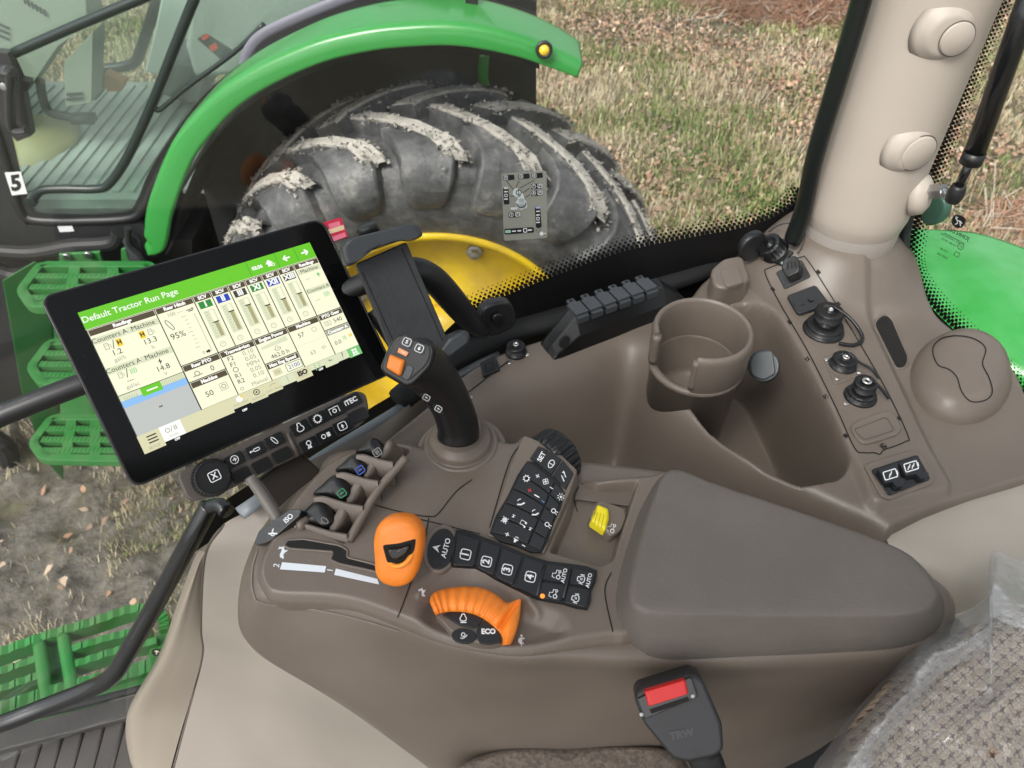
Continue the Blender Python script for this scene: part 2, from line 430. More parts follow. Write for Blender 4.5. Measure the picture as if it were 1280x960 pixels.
# grass blades
N = 190000; XY = scatter(N, -4.5, 8.5, .8, 10.5, lambda x, y: grassden(x, y)*np.clip(4.0/(y+1), .3, 1))
cl = fbm(XY[:, 0], XY[:, 1], 3.0, 3, 41); ln = RNG.uniform(.05, .15, N)*(.5+cl); an = RNG.uniform(0, 2*np.pi, N)+vnoise(XY[:, 0], XY[:, 1], 2.)*3; wd = RNG.uniform(.002, .0042, N)
mk = (XY[:, 0] < -.4) & (XY[:, 1] < 2.6); ln = np.where(mk, ln*.42, ln); wd = np.where(mk, wd*.42, wd)
d = np.stack([np.cos(an), np.sin(an)], -1); s_ = np.stack([-d[:, 1], d[:, 0]], -1)
lean = RNG.uniform(.3, 1.3, N)
z0 = gz(XY[:, 0], XY[:, 1])
def P3(xy, z): return np.column_stack([xy, z])
V = np.stack([P3(XY-s_*wd[:, None], z0), P3(XY+s_*wd[:, None], z0),
              P3(XY+d*(ln*lean*.4)[:, None]+s_*wd[:, None]*.8, z0+ln*.6), P3(XY+d*(ln*lean*.4)[:, None]-s_*wd[:, None]*.8, z0+ln*.6),
              P3(XY+d*(ln*lean)[:, None], z0+ln*.85/np.sqrt(lean+.3))], 1).reshape(-1, 3)
pal = np.array([[.12, .19, .05], [.20, .25, .08], [.31, .32, .14], [.42, .38, .22], [.38, .30, .19], [.50, .44, .31]])
q = fbm(XY[:, 0], XY[:, 1], 1.6, 3, 51)+RNG.normal(0, .17, N); idx = np.clip(((q-.18)/.5*6).astype(int), 0, 5)
colr = pal[idx]*RNG.uniform(.8, 1.2, (N, 1))
me = soup('grass', V, 5, [(0, 1, 2, 3)], colr, attr_mat('grass_blades', .6), 'patchy yellow-green grass growing through the leaf litter', 'grass')
# fallen leaves: curled, lobed flakes
def leafden(x, y): return np.clip((.25+ss(fbm(x, y, .9, 4, 61), .4, .6))*(1-.975*ss(-x, .0, .7)*ss(3.6-y, 0, 1)), .010, 1)
N = 60000; XY = scatter(N, -4.5, 8.5, .8, 10.5, leafden); sz = RNG.uniform(.009, .028, N); an = RNG.uniform(0, 6.28, N)
k = 8; ang = np.linspace(0, 2*np.pi, k, endpoint=False); shp = np.array([1.2, .75, .9, .62, .8, .6, .85, .78])
tl = RNG.normal(0, .45, (N, 2)); zz = gz(XY[:, 0], XY[:, 1])+RNG.uniform(.005, .05, N)
LX = np.cos(ang)[None]*shp*RNG.uniform(.6, 1.2, (N, k))*sz[:, None]; LY = np.sin(ang)[None]*shp*sz[:, None]*.75
wx = LX*np.cos(an)[:, None]-LY*np.sin(an)[:, None]; wy = LX*np.sin(an)[:, None]+LY*np.cos(an)[:, None]
wz = LX*tl[:, :1]+LY*tl[:, 1:]+np.abs(LY)*RNG.uniform(-.3, .9, (N, 1))+zz[:, None]
V = np.stack([XY[:, :1]+wx, XY[:, 1:]+wy, wz], -1).reshape(-1, 3)
pal = np.array([[.32, .20, .13], [.44, .30, .20], [.27, .18, .13], [.52, .40, .30], [.38, .22, .14], [.21, .15, .12]])
colr = pal[RNG.integers(0, 6, N)]*RNG.uniform(.7, 1.15, (N, 1))
soup('fallen_leaves', V, k, [tuple(range(k))], colr, attr_mat('dry_leaves', .75), 'brown and orange fallen leaves scattered over the grass', 'leaves')
# brush heap of dead needles, top right
for (cx, cy, rx, ry, hh, n, nm, lb) in [(3.0, 8.75, 1.5, 1.2, .35, 24000, 'brush_pile', 'heap of rusty dead pine brush lying beyond the grass'),
                                       (3.9, 3.6, 1.3, 1.0, .12, 9000, 'twig_litter', 'grey twigs and rusty needles strewn on the ground behind the gas strut')]:
    a = RNG.uniform(0, 6.28, n); r = np.sqrt(RNG.uniform(0, 1, n)); x = cx+rx*r*np.cos(a); y = cy+ry*r*np.sin(a)
    z = hh*np.clip(1-r**2, 0, 1)*RNG.uniform(.1, 1, n)*(.5+fbm(x, y, 3, 3, 3))+.0
    a = RNG.normal(.6, .8, n); ln = RNG.uniform(.03, .14, n); dz = RNG.normal(0, .3, n)*ln; wd = RNG.uniform(.0015, .004, n)
    big = RNG.uniform(0, 1, n) < .02; ln = np.where(big, ln*4, ln); wd = np.where(big, wd*1.8, wd)
    d = np.stack([np.cos(a), np.sin(a)], -1); s_ = np.stack([-d[:, 1], d[:, 0]], -1); XY = np.stack([x, y], -1)
    V = np.stack([P3(XY-d*ln[:, None]-s_*wd[:, None], z-dz), P3(XY-d*ln[:, None]+s_*wd[:, None], z-dz), P3(XY+d*ln[:, None]+s_*wd[:, None], z+dz+.01), P3(XY+d*ln[:, None]-s_*wd[:, None], z+dz+.01)], 1).reshape(-1, 3)
    pal = np.array([[.30, .165, .10], [.38, .23, .15], [.22, .125, .085], [.46, .39, .31]])
    colr = pal[RNG.choice(4, n, p=[.4, .3, .2, .1])]*RNG.uniform(.7, 1.3, (n, 1)); colr[big] = (.42, .36, .28)
    soup(nm, V, 4, [(0, 1, 2, 3)], colr, attr_mat(nm+'_needles', .8), lb, 'brush')

# ================================================================ the other tractor
WX, WY, WZ, = -.25, 2.30, .86
T = thing('green_tractor', 'parked green tractor with yellow wheel rim and muddy rear tyre outside the side window', 'tractor', (-.3, 2.5, 0))
wheel = sub('wheel', T)
prof = [(0, .775), (.12, .77), (.19, .757), (.228, .735), (.246, .70), (.25, .64), (.238, .57), (.215, .515), (.20, .485)]
full = [(r, y) for y, r in prof][::-1] + [(r, -y) for y, r in prof[1:]]
mb = MB(); V, Fc = lathe(full, (WX, WY, WZ), (0, 1, 0), 96, caps=False); mb.add(V, Fc, 0)
pp = np.array(prof); seg = np.r_[0, np.cumsum(np.linalg.norm(np.diff(pp, axis=0), axis=1))]
def carc(s):
    y = np.interp(s, seg, pp[:, 0]); r = np.interp(s, seg, pp[:, 1]); e = .004
    dy = np.interp(s+e, seg, pp[:, 0])-np.interp(s-e, seg, pp[:, 0]); dr = np.interp(s+e, seg, pp[:, 1])-np.interp(s-e, seg, pp[:, 1]); l = math.hypot(dy, dr)+1e-9
    return y, r, -dr/l, dy/l       # normal (ny, nr)
NL = 20
def lugstrip(mb, side, t0, st, topmud):
    V = []
    for s, off, wd, hh in st:
        y, r, ny, nr = carc(max(s, .004)); th = t0+off/.80
        for (sg, up) in ((-1, 0), (-.88, .85), (-.8, 1), (.8, 1), (.88, .85), (1, 0)):
            yy = y+ny*hh*up; rr = r+nr*hh*up-(0.004 if up == 0 else 0); a = th+sg*wd/2/.80
            V.append((WX+rr*math.sin(a), WY+side*yy, WZ+rr*math.cos(a)))
    Fc = []; I = []; m = len(st)
    for i in range(m-1):
        for j in range(5):
            Fc.append([i*6+j, i*6+j+1, (i+1)*6+j+1, (i+1)*6+j] if side < 0 else [i*6+j, (i+1)*6+j, (i+1)*6+j+1, i*6+j+1]); I.append(1 if (topmud and j in (1, 2, 3)) else 0)
    Fc.append([0, 1, 2, 3, 4, 5]); I.append(0); mb.add(V, Fc, I)
for side in (-1, 1):
    for k in range(NL):
        t0 = 2*math.pi*(k+(.5 if side > 0 else 0))/NL+.1
        lugstrip(mb, side, t0, [(.0, -.05, .085, .056), (.04, -.01, .08, .062), (.08, .05, .08, .064), (.115, .11, .08, .064), (.145, .165, .08, .062), (.175, .215, .085, .058), (.205, .25, .09, .05), (.225, .262, .085, .036)], True)
        lugstrip(mb, side, t0, [(.10, .07, .12, .040), (.14, .12, .16, .050), (.19, .155, .185, .050), (.225, .17, .195, .044), (.25, .17, .195, .038), (.29, .165, .185, .028), (.32, .16, .175, .022), (.345, .155, .15, .016), (.362, .15, .10, .008)], False)
mud = MB()
for side in (-1, 1):
    for k in range(NL):
        t0 = 2*math.pi*(k+(.5 if side > 0 else 0))/NL+.1
        if math.cos(t0+.1) < -.2: continue
        S_ = np.interp(RNG.uniform(0, 1, 170), [0, 1], [0, .24])
        for s in S_:
            y, r, ny, nr = carc(max(s, .004)); th = t0+float(np.interp(s, [0, .04, .08, .115, .145, .175, .205, .225], [-.05, -.01, .05, .11, .165, .215, .25, .262]))/.80
            sg = RNG.choice([-1, 1, .3, -.4])*RNG.uniform(.75, 1.1); a = th+sg*.040/.80; hh = .056+RNG.uniform(-.02 if abs(sg) > .9 else 0, .006)
            c = np.array([WX+(r+nr*hh)*math.sin(a), WY+side*(y+ny*hh), WZ+(r+nr*hh)*math.cos(a)]); e_ = RNG.uniform(.0025, .0065)
            V = c+RNG.normal(0, 1, (6, 3))*e_*np.array([1, 1, .7]); mud.add(V, [(0, 1, 2), (0, 2, 3), (0, 3, 1), (1, 4, 2), (2, 5, 3), (4, 5, 1)])
def tyre_mats():
    m = mat('tyre_rubber', (.018, .019, .021), .5, bump=.5, bscale=90); nt = m.node_tree; p = nt.nodes['Principled BSDF']; geo = nt.nodes.new('ShaderNodeNewGeometry')
    n = nt.nodes.new('ShaderNodeTexNoise'); n.inputs['Scale'].default_value = 9; n.inputs['Detail'].default_value = 9; n.inputs['Roughness'].default_value = .7
    nt.links.new(geo.outputs['Position'], n.inputs['Vector'])
    r = nt.nodes.new('ShaderNodeValToRGB'); e = r.color_ramp.elements; e[0].position = .34; e[0].color = (.030, .031, .033, 1); e[1].position = .56; e[1].color = (.105, .107, .108, 1); e2 = e.new(.70); e2.color = (.27, .262, .24, 1)
    nt.links.new(n.outputs['Fac'], r.inputs[0]); nt.links.new(r.outputs[0], p.inputs['Base Color'])
    m2 = mat('dried_mud', (.40, .375, .33), .85, bump=1.0, bscale=130); nt = m2.node_tree; p = nt.nodes['Principled BSDF']; geo = nt.nodes.new('ShaderNodeNewGeometry')
    n = nt.nodes.new('ShaderNodeTexNoise'); n.inputs['Scale'].default_value = 26; n.inputs['Detail'].default_value = 8; n.inputs['Roughness'].default_value = .75
    nt.links.new(geo.outputs['Position'], n.inputs['Vector'])
    r = nt.nodes.new('ShaderNodeValToRGB'); e = r.color_ramp.elements; e[0].position = .30; e[0].color = (.07, .07, .068, 1); e[1].position = .42; e[1].color = (.34, .325, .29, 1); e2 = e.new(.68); e2.color = (.50, .475, .42, 1)
    nt.links.new(n.outputs['Fac'], r.inputs[0]); nt.links.new(r.outputs[0], p.inputs['Base Color']); return m, m2
tm_ = list(tyre_mats()); ty = mb.build('tyre', tm_, wheel, bevel=.006); mo_ = mud.build('dried_mud_clumps', tm_[1], wheel); mo_['kind'] = 'stuff'
# rim: dish facing the eye (-y)
mb = MB(); yn = WY-.20
rp = [(.482, .012), (.490, 0), (.482, -.012), (.462, -.008), (.450, .03), (.44, .08), (.425, .12), (.38, .14), (.30, .14), (.24, .13), (.20, .09), (.14, .08), (0, .08)]
V, Fc = lathe([(r, -h) for r, h in rp], (WX, yn, WZ), (0, -1, 0), 72, caps=False); mb.add(V, Fc, 0)
mb.build('rim', yellow, wheel)
for k in range(8):
    mb = MB(); a = 2*math.pi*k/8+.35; c = (WX+.34*math.sin(a), yn+.138, WZ+.34*math.cos(a))
    V, Fc = lathe([(.030, 0), (.030, .012), (.017, .014), (.017, .035), (0, .037)], c, (0, -1, 0), 6); mb.add(V, Fc, 0); mb.build('wheel_nut', steel, wheel, smooth=False)
mb = MB(); V, Fc = lathe([(.13, 0), (.13, .05), (.10, .09), (.05, .10), (0, .10)], (WX, yn+.08, WZ), (0, -1, 0), 32); mb.add(V, Fc); mb.build('hub', yellow, wheel)

# fender
near = crs([(186, 318), (205, 310), (216, 262), (240, 200), (268, 162), (300, 130), (345, 102), (400, 78), (450, 65), (500, 58), (570, 56), (640, 68), (690, 84), (722, 96)], 6, False)
YN = 2.12; Q = np.array([Py(x, y, YN) for x, y in near]); m = len(Q)
T2 = np.gradient(Q, axis=0); T2 /= np.linalg.norm(T2, axis=1)[:, None]; NN = np.stack([-T2[:, 2], T2[:, 1]*0, T2[:, 0]], -1)
wfl = np.interp(np.arange(m)/(m-1), [0, .06, .12, .28, .5, .8, 1.], [.03, .07, .078, .064, .052, .050, .035]); wtop = np.interp(np.arange(m)/(m-1), [0, .15, .3, .45, .6, .75, .9, 1], [.03, .06, .11, .16, .20, .23, .21, .17])
secs = []
for (a, yo) in ((.05, .016), (.0, .012), (-.02, .003), (.03, -.003), (.10, -.003), (.45, .002), (.80, .006), (.93, .012), (.99, .024), (1.0, .04), (1.0, .42), (1.0, .9), (.97, .98), (.9, 1.0)):
    secs.append(Q+NN*(wfl*min(a, 1.0))[:, None]+np.array([0, 1, 0.])*((wtop*yo)[:, None] if yo > .3 else yo) + (NN*.0))
V = np.array(secs).reshape(-1, 3); mb = MB(); mb.add(V, grid_faces(len(secs), m)); mb.build('fender', green, T, solid=.006)
# black inner fender wall behind the wheel and its underside liner
arc = crs([Py(x, y, YN) for x, y in near[4:-8]], 1, False)
wallp = [(p[0], 2.62, p[2]) for p in arc]+[(.1, 2.62, .9), (-1.2, 2.62, .8)]
mb = MB(); V, Fc = prism(wallp, .02, (0, -1, 0)); mb.add(V, Fc)
lin = [np.array(arc)-np.array([0, -.03, .03]), np.array(arc)+np.array([0, .5, -.03])]
mb.add(np.vstack(lin), grid_faces(2, len(arc))); mb.build('inner_fender', dusty(mat('fender_liner', (.006, .006, .007), .8), (.4, .4, .38), .6, 260), T, smooth=False)
# axle + far side chassis mass
mb = MB(); V, Fc = lathe([(.16, 0), (.16, .5), (.25, .55), (.3, .9)], (WX, WY+.05, WZ), (0, 1, 0), 24); mb.add(V, Fc)
V, Fc = box((-1.1, 3.3, .85), 1.6, .7, .5); mb.add(V, Fc); mb.build('axle_housing', mat('chassis_black', (.012, .016, .012), .6), T)
# fender marker light, brace, rear linkage
n_ = Plane(Py(680, 62, YN-.012), (0, -1, .1))
mb = MB(); c = Py(680, 62, YN-.014); V, Fc = lathe([(.024, 0), (.023, .006), (.015, .008), (.015, .003)], c, (0.05, -1, .15), 24); mb.add(V, Fc, 0)
V, Fc = lathe([(.0145, .003), (.012, .010), (0, .013)], c, (0.05, -1, .15), 20); mb.add(V, Fc, 1); mb.build('marker_light', [blackp, mat('amber_lens', (.75, .5, .03), .3, emit=(.8, .5, .03), estr=.25)], T)
mb = MB()
for pts, r in (([(648, 66), (632, 105), (619, 140)], .014), ([(606, 60), (604, 95), (612, 130), (622, 160)], .028)):
    V, Fc = tube([Py(x, y, 2.62) for x, y in pts], r, 10, 3); mb.add(V, Fc)
mb.build('fender_brace', green, T)
mb = MB()
for x, y, s in ((683, 158, 1.), (764, 224, .8)):
    c = Py(x, y, 2.6); V, Fc = tube([c+np.array([.035*s*math.cos(a), 0, .035*s*math.sin(a)]) for a in np.linspace(0, 6.28, 13)[:-1]], .013*s, 8, 2, closed=True); mb.add(V, Fc)
    V, Fc = tube([c+np.array([-.03, 0, -.01]), c+np.array([-.12, 0, -.05]), c+np.array([-.25, .05, -.1])], .02*s, 8, 3); mb.add(V, Fc)
mb.build('hitch_link', green, T)
# mirror arm bit on top of the fender
mb = MB(); V, Fc = box(Py(590, 6, 2.3), .035, .03, .09); mb.add(V, Fc); V, Fc = box(Py(588, 16, 2.3), .06, .05, .012); mb.add(V, Fc)
V, Fc = tube([Py(545, 5, 2.3), Py(560, 14, 2.3), Py(585, 15, 2.3)], .006, 8, 3); mb.add(V, Fc); mb.build('light_bracket', blackp, T, smooth=False, bevel=.004)

# ---- its cab
YD = 2.50
def plate(px, Y, t, n=(0, -1, 0)): 
    return prism([Py(x, y, Y) for x, y in px], t, n, .004)
dfr = crs([(-60, 60), (-10, 150), (12, 215), (26, 262), (45, 275), (110, 276), (165, 272), (182, 255), (196, 225), (222, 182), (262, 128), (300, 92), (340, 60), (420, 10), (470, -20)], 5, False)
mb = MB(); V, Fc = tube([Py(x, y, YD) for x, y in dfr], .019, 10, 1, spl=False); mb.add(V, Fc); mb.build('door_frame', blackp, T)
dfi = crs([(-40, 60), (8, 150), (26, 215), (38, 256), (52, 266), (110, 268), (158, 264), (172, 248), (186, 216), (212, 174), (252, 122), (292, 86), (330, 56), (410, 6), (450, -20)], 5, False)
glassm = bpy.data.materials.new('window_glass'); glassm.use_nodes = True; nt = glassm.node_tree
for n in list(nt.nodes):
    if n.type != 'OUTPUT_MATERIAL': nt.nodes.remove(n)
out = [n for n in nt.nodes if n.type == 'OUTPUT_MATERIAL'][0]
tr = nt.nodes.new('ShaderNodeBsdfTransparent'); tr.inputs[0].default_value = (.975, .98, .972, 1); gl = nt.nodes.new('ShaderNodeBsdfGlossy'); gl.inputs['Roughness'].default_value = .03; gl.inputs[0].default_value = (.9, .95, 1, 1)
fr = nt.nodes.new('ShaderNodeFresnel'); fr.inputs['IOR'].default_value = 1.45; mx = nt.nodes.new('ShaderNodeMixShader')
g_ = nt.nodes.new('ShaderNodeNewGeometry'); mr = nt.nodes.new('ShaderNodeMapRange'); mr.inputs['To Min'].default_value = 1.45; mr.inputs['To Max'].default_value = 1/1.45
nt.links.new(g_.outputs['Backfacing'], mr.inputs['Value']); nt.links.new(mr.outputs['Result'], fr.inputs['IOR'])
nt.links.new(fr.outputs[0], mx.inputs[0]); nt.links.new(tr.outputs[0], mx.inputs[1]); nt.links.new(gl.outputs[0], mx.inputs[2]); nt.links.new(mx.outputs[0], out.inputs[0])
dn = nt.nodes.new('ShaderNodeTexNoise'); dn.inputs['Scale'].default_value = 7; dn.inputs['Detail'].default_value = 9; dn.inputs['Roughness'].default_value = .75
dg = nt.nodes.new('ShaderNodeNewGeometry'); nt.links.new(dg.outputs['Position'], dn.inputs['Vector']); dr = nt.nodes.new('ShaderNodeMapRange'); dr.inputs['From Min'].default_value = .42; dr.inputs['From Max'].default_value = .75; dr.inputs['To Min'].default_value = .0; dr.inputs['To Max'].default_value = .016
nt.links.new(dn.outputs['Fac'], dr.inputs['Value']); dd_ = nt.nodes.new('ShaderNodeBsdfDiffuse'); dd_.inputs[0].default_value = (.7, .7, .68, 1); dm = nt.nodes.new('ShaderNodeMixShader')
nt.links.new(dr.outputs['Result'], dm.inputs[0]); nt.links.new(mx.outputs[0], dm.inputs[1]); nt.links.new(dd_.outputs[0], dm.inputs[2]); nt.links.new(dm.outputs[0], out.inputs[0])
dgm = glassm.copy(); dgm.name = 'dusty_green_glass'; nt = dgm.node_tree
tr = [n for n in nt.nodes if n.type == 'BSDF_TRANSPARENT'][0]; tr.inputs[0].default_value = (.82, .92, .87, 1)
df = nt.nodes.new('ShaderNodeBsdfDiffuse'); df.inputs[0].default_value = (.62, .72, .66, 1); mxn = [n for n in nt.nodes if n.type == 'MIX_SHADER'][0]
m3 = nt.nodes.new('ShaderNodeMixShader'); m3.inputs[0].default_value = .07; o_ = [n for n in nt.nodes if n.type == 'OUTPUT_MATERIAL'][0]
nt.links.new(mxn.outputs[0], m3.inputs[1]); nt.links.new(df.outputs[0], m3.inputs[2]); nt.links.new(m3.outputs[0], o_.inputs[0])
gp = [Py(x, y, YD+.002) for x, y in dfi]; gp = gp+[Py(450, -260, YD+.002), Py(-60, -260, YD+.002)]
V, Fc = prism(gp, .002, (0, -1, 0)); obj('door_glass', V, Fc, dgm, T, smooth=False)
# black band around the glass and lower sill
mb = MB(); A = np.array([Py(x, y, YD-.004) for x, y in dfr]); Bq = np.array([Py(x, y, YD-.004) for x, y in dfi]); mb.add(np.vstack([A, Bq]), grid_faces(2, len(A)))
mb.build('door_seal', blackm, T)
mb = MB(); V, Fc = plate([(-60, 60), (-10, 150), (24, 262), (36, 278), (178, 276), (205, 292), (196, 318), (150, 308), (20, 312), (-80, 300)], YD+.01, .02); mb.add(V, Fc); mb.build('cab_sill', dusty(mat('sill_black', (.016, .017, .018), .55, bump=.2, bscale=60), amt=.4, scale=300), T, smooth=False)
mb = MB(); V, Fc = plate([(72, 283), (90, 282), (93, 289), (75, 290)], YD-.012, .001); mb.add(V, Fc); mb.build('sill_label', mat('label_white', (.75, .77, .78), .6), T, smooth=False)
# rear quarter trim with its pale rubber edge
q1 = [(306, 82), (312, 62), (330, 45), (360, 28), (430, 0), (470, -30), (640, -60), (560, -5), (500, 10), (430, 26), (380, 44), (332, 70)]
V, Fc = plate(q1, 2.44, .02); obj('quarter_trim', V, Fc, mat('trim_charcoal', (.02, .021, .024), .45), T, smooth=False, bevel=.004)
V, Fc = tube([Py(x, y, 2.425) for x, y in [(306, 84), (310, 66), (326, 46), (360, 28), (430, -1), (490, -22), (560, -50)]], .018, 10, 5, flat=.5); obj('quarter_trim_edge', V, Fc, greyrub, T)
# handrails on the door (dark green-black tubes)
railm = mat('rail_dark', (.006, .016, .015), .3)
mb = MB()
for pts, r in (([(18, 66), (100, 30), (200, -12)], .014), ([(248, -14), (222, 50), (192, 125), (160, 195), (138, 228), (122, 236), (80, 236), (52, 238), (42, 248)], .014), ([(195, 134), (200, 137), (235, 108), (292, 66), (330, 30)], .007)):
    V, Fc = tube([Py(x, y, YD-.05) for x, y in pts], r*1.15, 10, 5); mb.add(V, Fc)
V, Fc = lathe(rprof(.02, .02), Py(41, 250, YD-.05), (0, -1, 0), 16); mb.add(V, Fc); mb.build('door_rail', railm, T)
mb = MB(); V, Fc = plate([(-5, 60), (15, 62), (30, 95), (42, 98), (40, 108), (34, 110), (44, 165), (26, 172), (8, 150), (-8, 120)], YD-.02, .03); mb.add(V, Fc)
V, Fc = tube([Py(x, y, YD-.09) for x, y in [(2, 88), (14, 92), (13, 120), (14, 155), (22, 163), (34, 162)]], [.026, .03, .026, .022, .022, .02], 12, 5, flat=.6); mb.add(V, Fc)
c = Py(5, 108, YD-.11); mb.build('door_handle', mat('handle_black', (.03, .03, .034), .35), T, smooth=False, bevel=.004)
V, Fc = lathe(rprof(.012, .006, .001), c, (0, -1, .2), 16); obj('door_lock', V, Fc, mat('lock_grey', (.4, .42, .42), .3, 1.), T)
S = Plane(Py(20, 229, YD-.03), (0, -1, 0)); mb = MB()
V, Fc, top = slab(S, [(6, 216), (26, 215), (34, 242), (15, 244)], .001); mb.add(V, Fc, 0)
put(mb, [('t', '5', 0, 0, 2.3, .05)], top, 20, 229.5, 11.5, 8, 1); mb.build('number_sticker', [mat('sticker_white', (.8, .8, .78), .5), blackm], T, smooth=False)
# cab floor with ribs, far side, dash, pedestal, seat
cabfl = mat('cab_floor_mat', (.24, .26, .24), .7, var=.5, vscale=5)
x0, x1, y0, y1, z = -2.35, -1.32, 2.56, 3.62, 1.19
mb = MB(); V, Fc = box(((x0+x1)/2, (y0+y1)/2, z-.02), x1-x0, y1-y0, .04); mb.add(V, Fc)
for k in range(34):
    x = x0+.1+k*.055; V, Fc = box((x, (y0+y1)/2, z+.003), .030, y1-y0-.1, .012); mb.add(V, Fc)
mb.build('cab_floor', cabfl, T, smooth=False)
olive = mat('dash_olive_grey', (.27, .29, .24), .6)
mb = MB()
dash = [(-120, -120), (100, -120), (108, 15), (112, 28), (72, 58), (35, 112), (-10, 125), (-120, 130)]
V, Fc = prism([Py(x, y, 2.95) for x, y in dash], .0, (0, -1, 0), .14); mb.add(V, Fc)
V, Fc = prism([Py(x, y, 2.9) for x, y in [(80, 78), (116, 40), (114, 128), (82, 133)]], .0, (0, -1, 0), .12); mb.add(V, Fc, 0)
for k in range(6): V, Fc = prism([Py(x, y, 2.945) for x, y in [(28+k*5, -4+k*3), (31+k*5, -3+k*3), (34+k*5, 5+k*3), (31+k*5, 5+k*3)]], .002, (0, -1, 0)); mb.add(V, Fc, 1)
for k in range(3): V, Fc = prism([Py(x, y, 2.945) for x, y in [(-12, 24+k*7), (12, 34+k*7), (12, 37+k*7), (-12, 27+k*7)]], .002, (0, -1, 0)); mb.add(V, Fc, 1)
for k in range(2): V, Fc = prism([Py(x, y, 2.895) for x, y in [(83, 116+k*6), (104, 115+k*6), (104, 118+k*6), (83, 120+k*6)]], .002, (0, -1, 0)); mb.add(V, Fc, 1)
mb.build('dashboard', [olive, blackm], T, smooth=False, bevel=.02)
mb = MB(); V, Fc = tube([Py(x, y, 2.98) for x, y in [(50, 100), (54, 125), (62, 140), (85, 146), (108, 150)]], .018, 8, 4); mb.add(V, Fc); V, Fc = box(Py(104, 148, 2.97), .09, .05, .03); mb.add(V, Fc); mb.build('pedal', blackm, T)
V, Fc = lathe([(.0, .0), (.19, .0), (.22, .03), (.22, .12), (0, .14)], Py(30, 178, 3.0)-np.array([0, 0, .1]), (0, 0, 1), 32); obj('steering_column_boot', V, Fc, mat('boot_tan', (.36, .32, .16), .6), T)
mb = MB(); V, Fc = prism([Py(x, y, 3.05) for x, y in [(118, 92), (134, 90), (133, 108), (124, 122), (114, 122)]], .03, (0, -1, 0), .05); mb.add(V, Fc, 1)
V, Fc = prism([Py(x, y, 3.05) for x, y in [(133, 88), (158, 100), (155, 111), (138, 112), (132, 104)]], .03, (0, -1, 0), .03); mb.add(V, Fc, 0)
mb.build('pedal_pair', [mat('orange_old', (.55, .19, .05), .5), blackm], T, smooth=False, bevel=.008)
# far side wall + far door frame
mb = MB(); V, Fc = tube([Py(x, y, 3.62) for x, y in [(205, -25), (190, 20), (176, 62), (168, 78), (150, 84), (118, 87)]], .025, 8, 4); mb.add(V, Fc); mb.build('far_door_frame', blackp, T)
mb = MB(); V, Fc = prism([Py(x, y, 3.6) for x, y in [(214, -60), (196, 30), (182, 88), (196, 92), (235, 80), (245, -60)]], .02, (0, -1, 0), .04); mb.add(V, Fc); mb.build('far_side_panel', mat('panel_pale', (.45, .5, .46), .6), T, smooth=False, bevel=.012)
seat2 = mat('seat_grey', (.30, .31, .29), .8, bump=.5, bscale=80)
mb = MB()
V, Fc = prism([Py(x, y, 3.1) for x, y in [(238, -60), (230, 60), (242, 100), (300, 95), (400, 40), (420, -60)]], .0, (0, -1, 0), .45); mb.add(V, Fc)
mb.build('tractor_seat', seat2, T, smooth=False, bevel=.03)
V, Fc = prism([Py(x, y, 3.3) for x, y in [(203, 80), (228, 78), (262, 84), (250, 130), (235, 132), (198, 118)]], .0, (0, -1, 0), .3); obj('seat_base', V, Fc, mat('seat_base_grey', (.12, .13, .13), .6), T, smooth=False, bevel=.02)
mb = MB(); S2 = Plane(Py(268, 58, 2.95), (0, -1, .3)); V, Fc, tp = slab(S2, [(250, 48), (259, 42), (290, 62), (280, 74)], .03); mb.add(V, Fc, 0)
V, Fc, tp = slab(tp, [(251, 47), (259, 42), (263, 45), (255, 51)], .004); mb.add(V, Fc, 1); V, Fc, tp = slab(S2.up(.03), [(261, 58), (270, 53), (273, 60), (265, 65)], .002); mb.add(V, Fc, 1)
mb.build('belt_buckle', [blackp, mat('buckle_red_old', (.5, .04, .02), .5)], T, smooth=False)

# hoses, step bracket and steps
mb = MB()
for pts, r, Y in (([(-20, 312), (40, 316), (90, 308), (140, 304), (150, 290)], .03, 2.42), ([(-20, 330), (20, 345), (60, 335)], .035, 2.5), ([(160, 285), (162, 305), (175, 318), (182, 330)], .012, 2.3), ([(-20, 545), (5, 560), (15, 600)], .05, 2.3)):
    V, Fc = tube([Py(x, y, Y) for x, y in pts], r, 12, 5); mb.add(V, Fc)
V, Fc = prism([Py(x, y, 2.6) for x, y in [(-60, 300), (240, 300), (240, 480), (150, 560), (40, 590), (-60, 560)]], .0, (0, -1, 0), .3); mb.add(V, Fc)
mb.build('underframe', mat('underframe_black', (.012, .012, .013), .55), T, smooth=False)
V, Fc = plate([(160, 288), (176, 300), (179, 312), (178, 340), (165, 345), (162, 318), (154, 300)], 2.33, .01); obj('mud_flap', V, Fc, mat('flap_grey', (.05, .05, .06), .5), T, smooth=False, bevel=.003)
mb = MB()
V, Fc = plate([(74, 316), (126, 313), (134, 342), (78, 346)], 2.36, .01); mb.add(V, Fc); V, Fc = plate([(152, 310), (158, 308), (168, 340), (153, 345)], 2.36, .01); mb.add(V, Fc)
V, Fc = prism([Py(4, 350, 2.3), Py(44, 326, 2.38), Py(62, 338, 2.38), Py(80, 600, 2.1), Py(58, 575, 2.06), Py(30, 500, 2.12)], .01, (.2, -.9, .4)); mb.add(V, Fc)
V, Fc = prism([Py(130, 345, 2.36), Py(160, 345, 2.36), Py(160, 560, 2.1), Py(140, 560, 2.1)], .01, (.2, -.9, .4)); mb.add(V, Fc)
V, Fc = prism([Py(62, 338, 2.42), Py(160, 335, 2.42), Py(160, 540, 2.3), Py(80, 560, 2.3)], .01, (.2, -.9, .4)); mb.add(V, Fc)
mb.build('step_bracket', greend, T, smooth=False, bevel=.004)
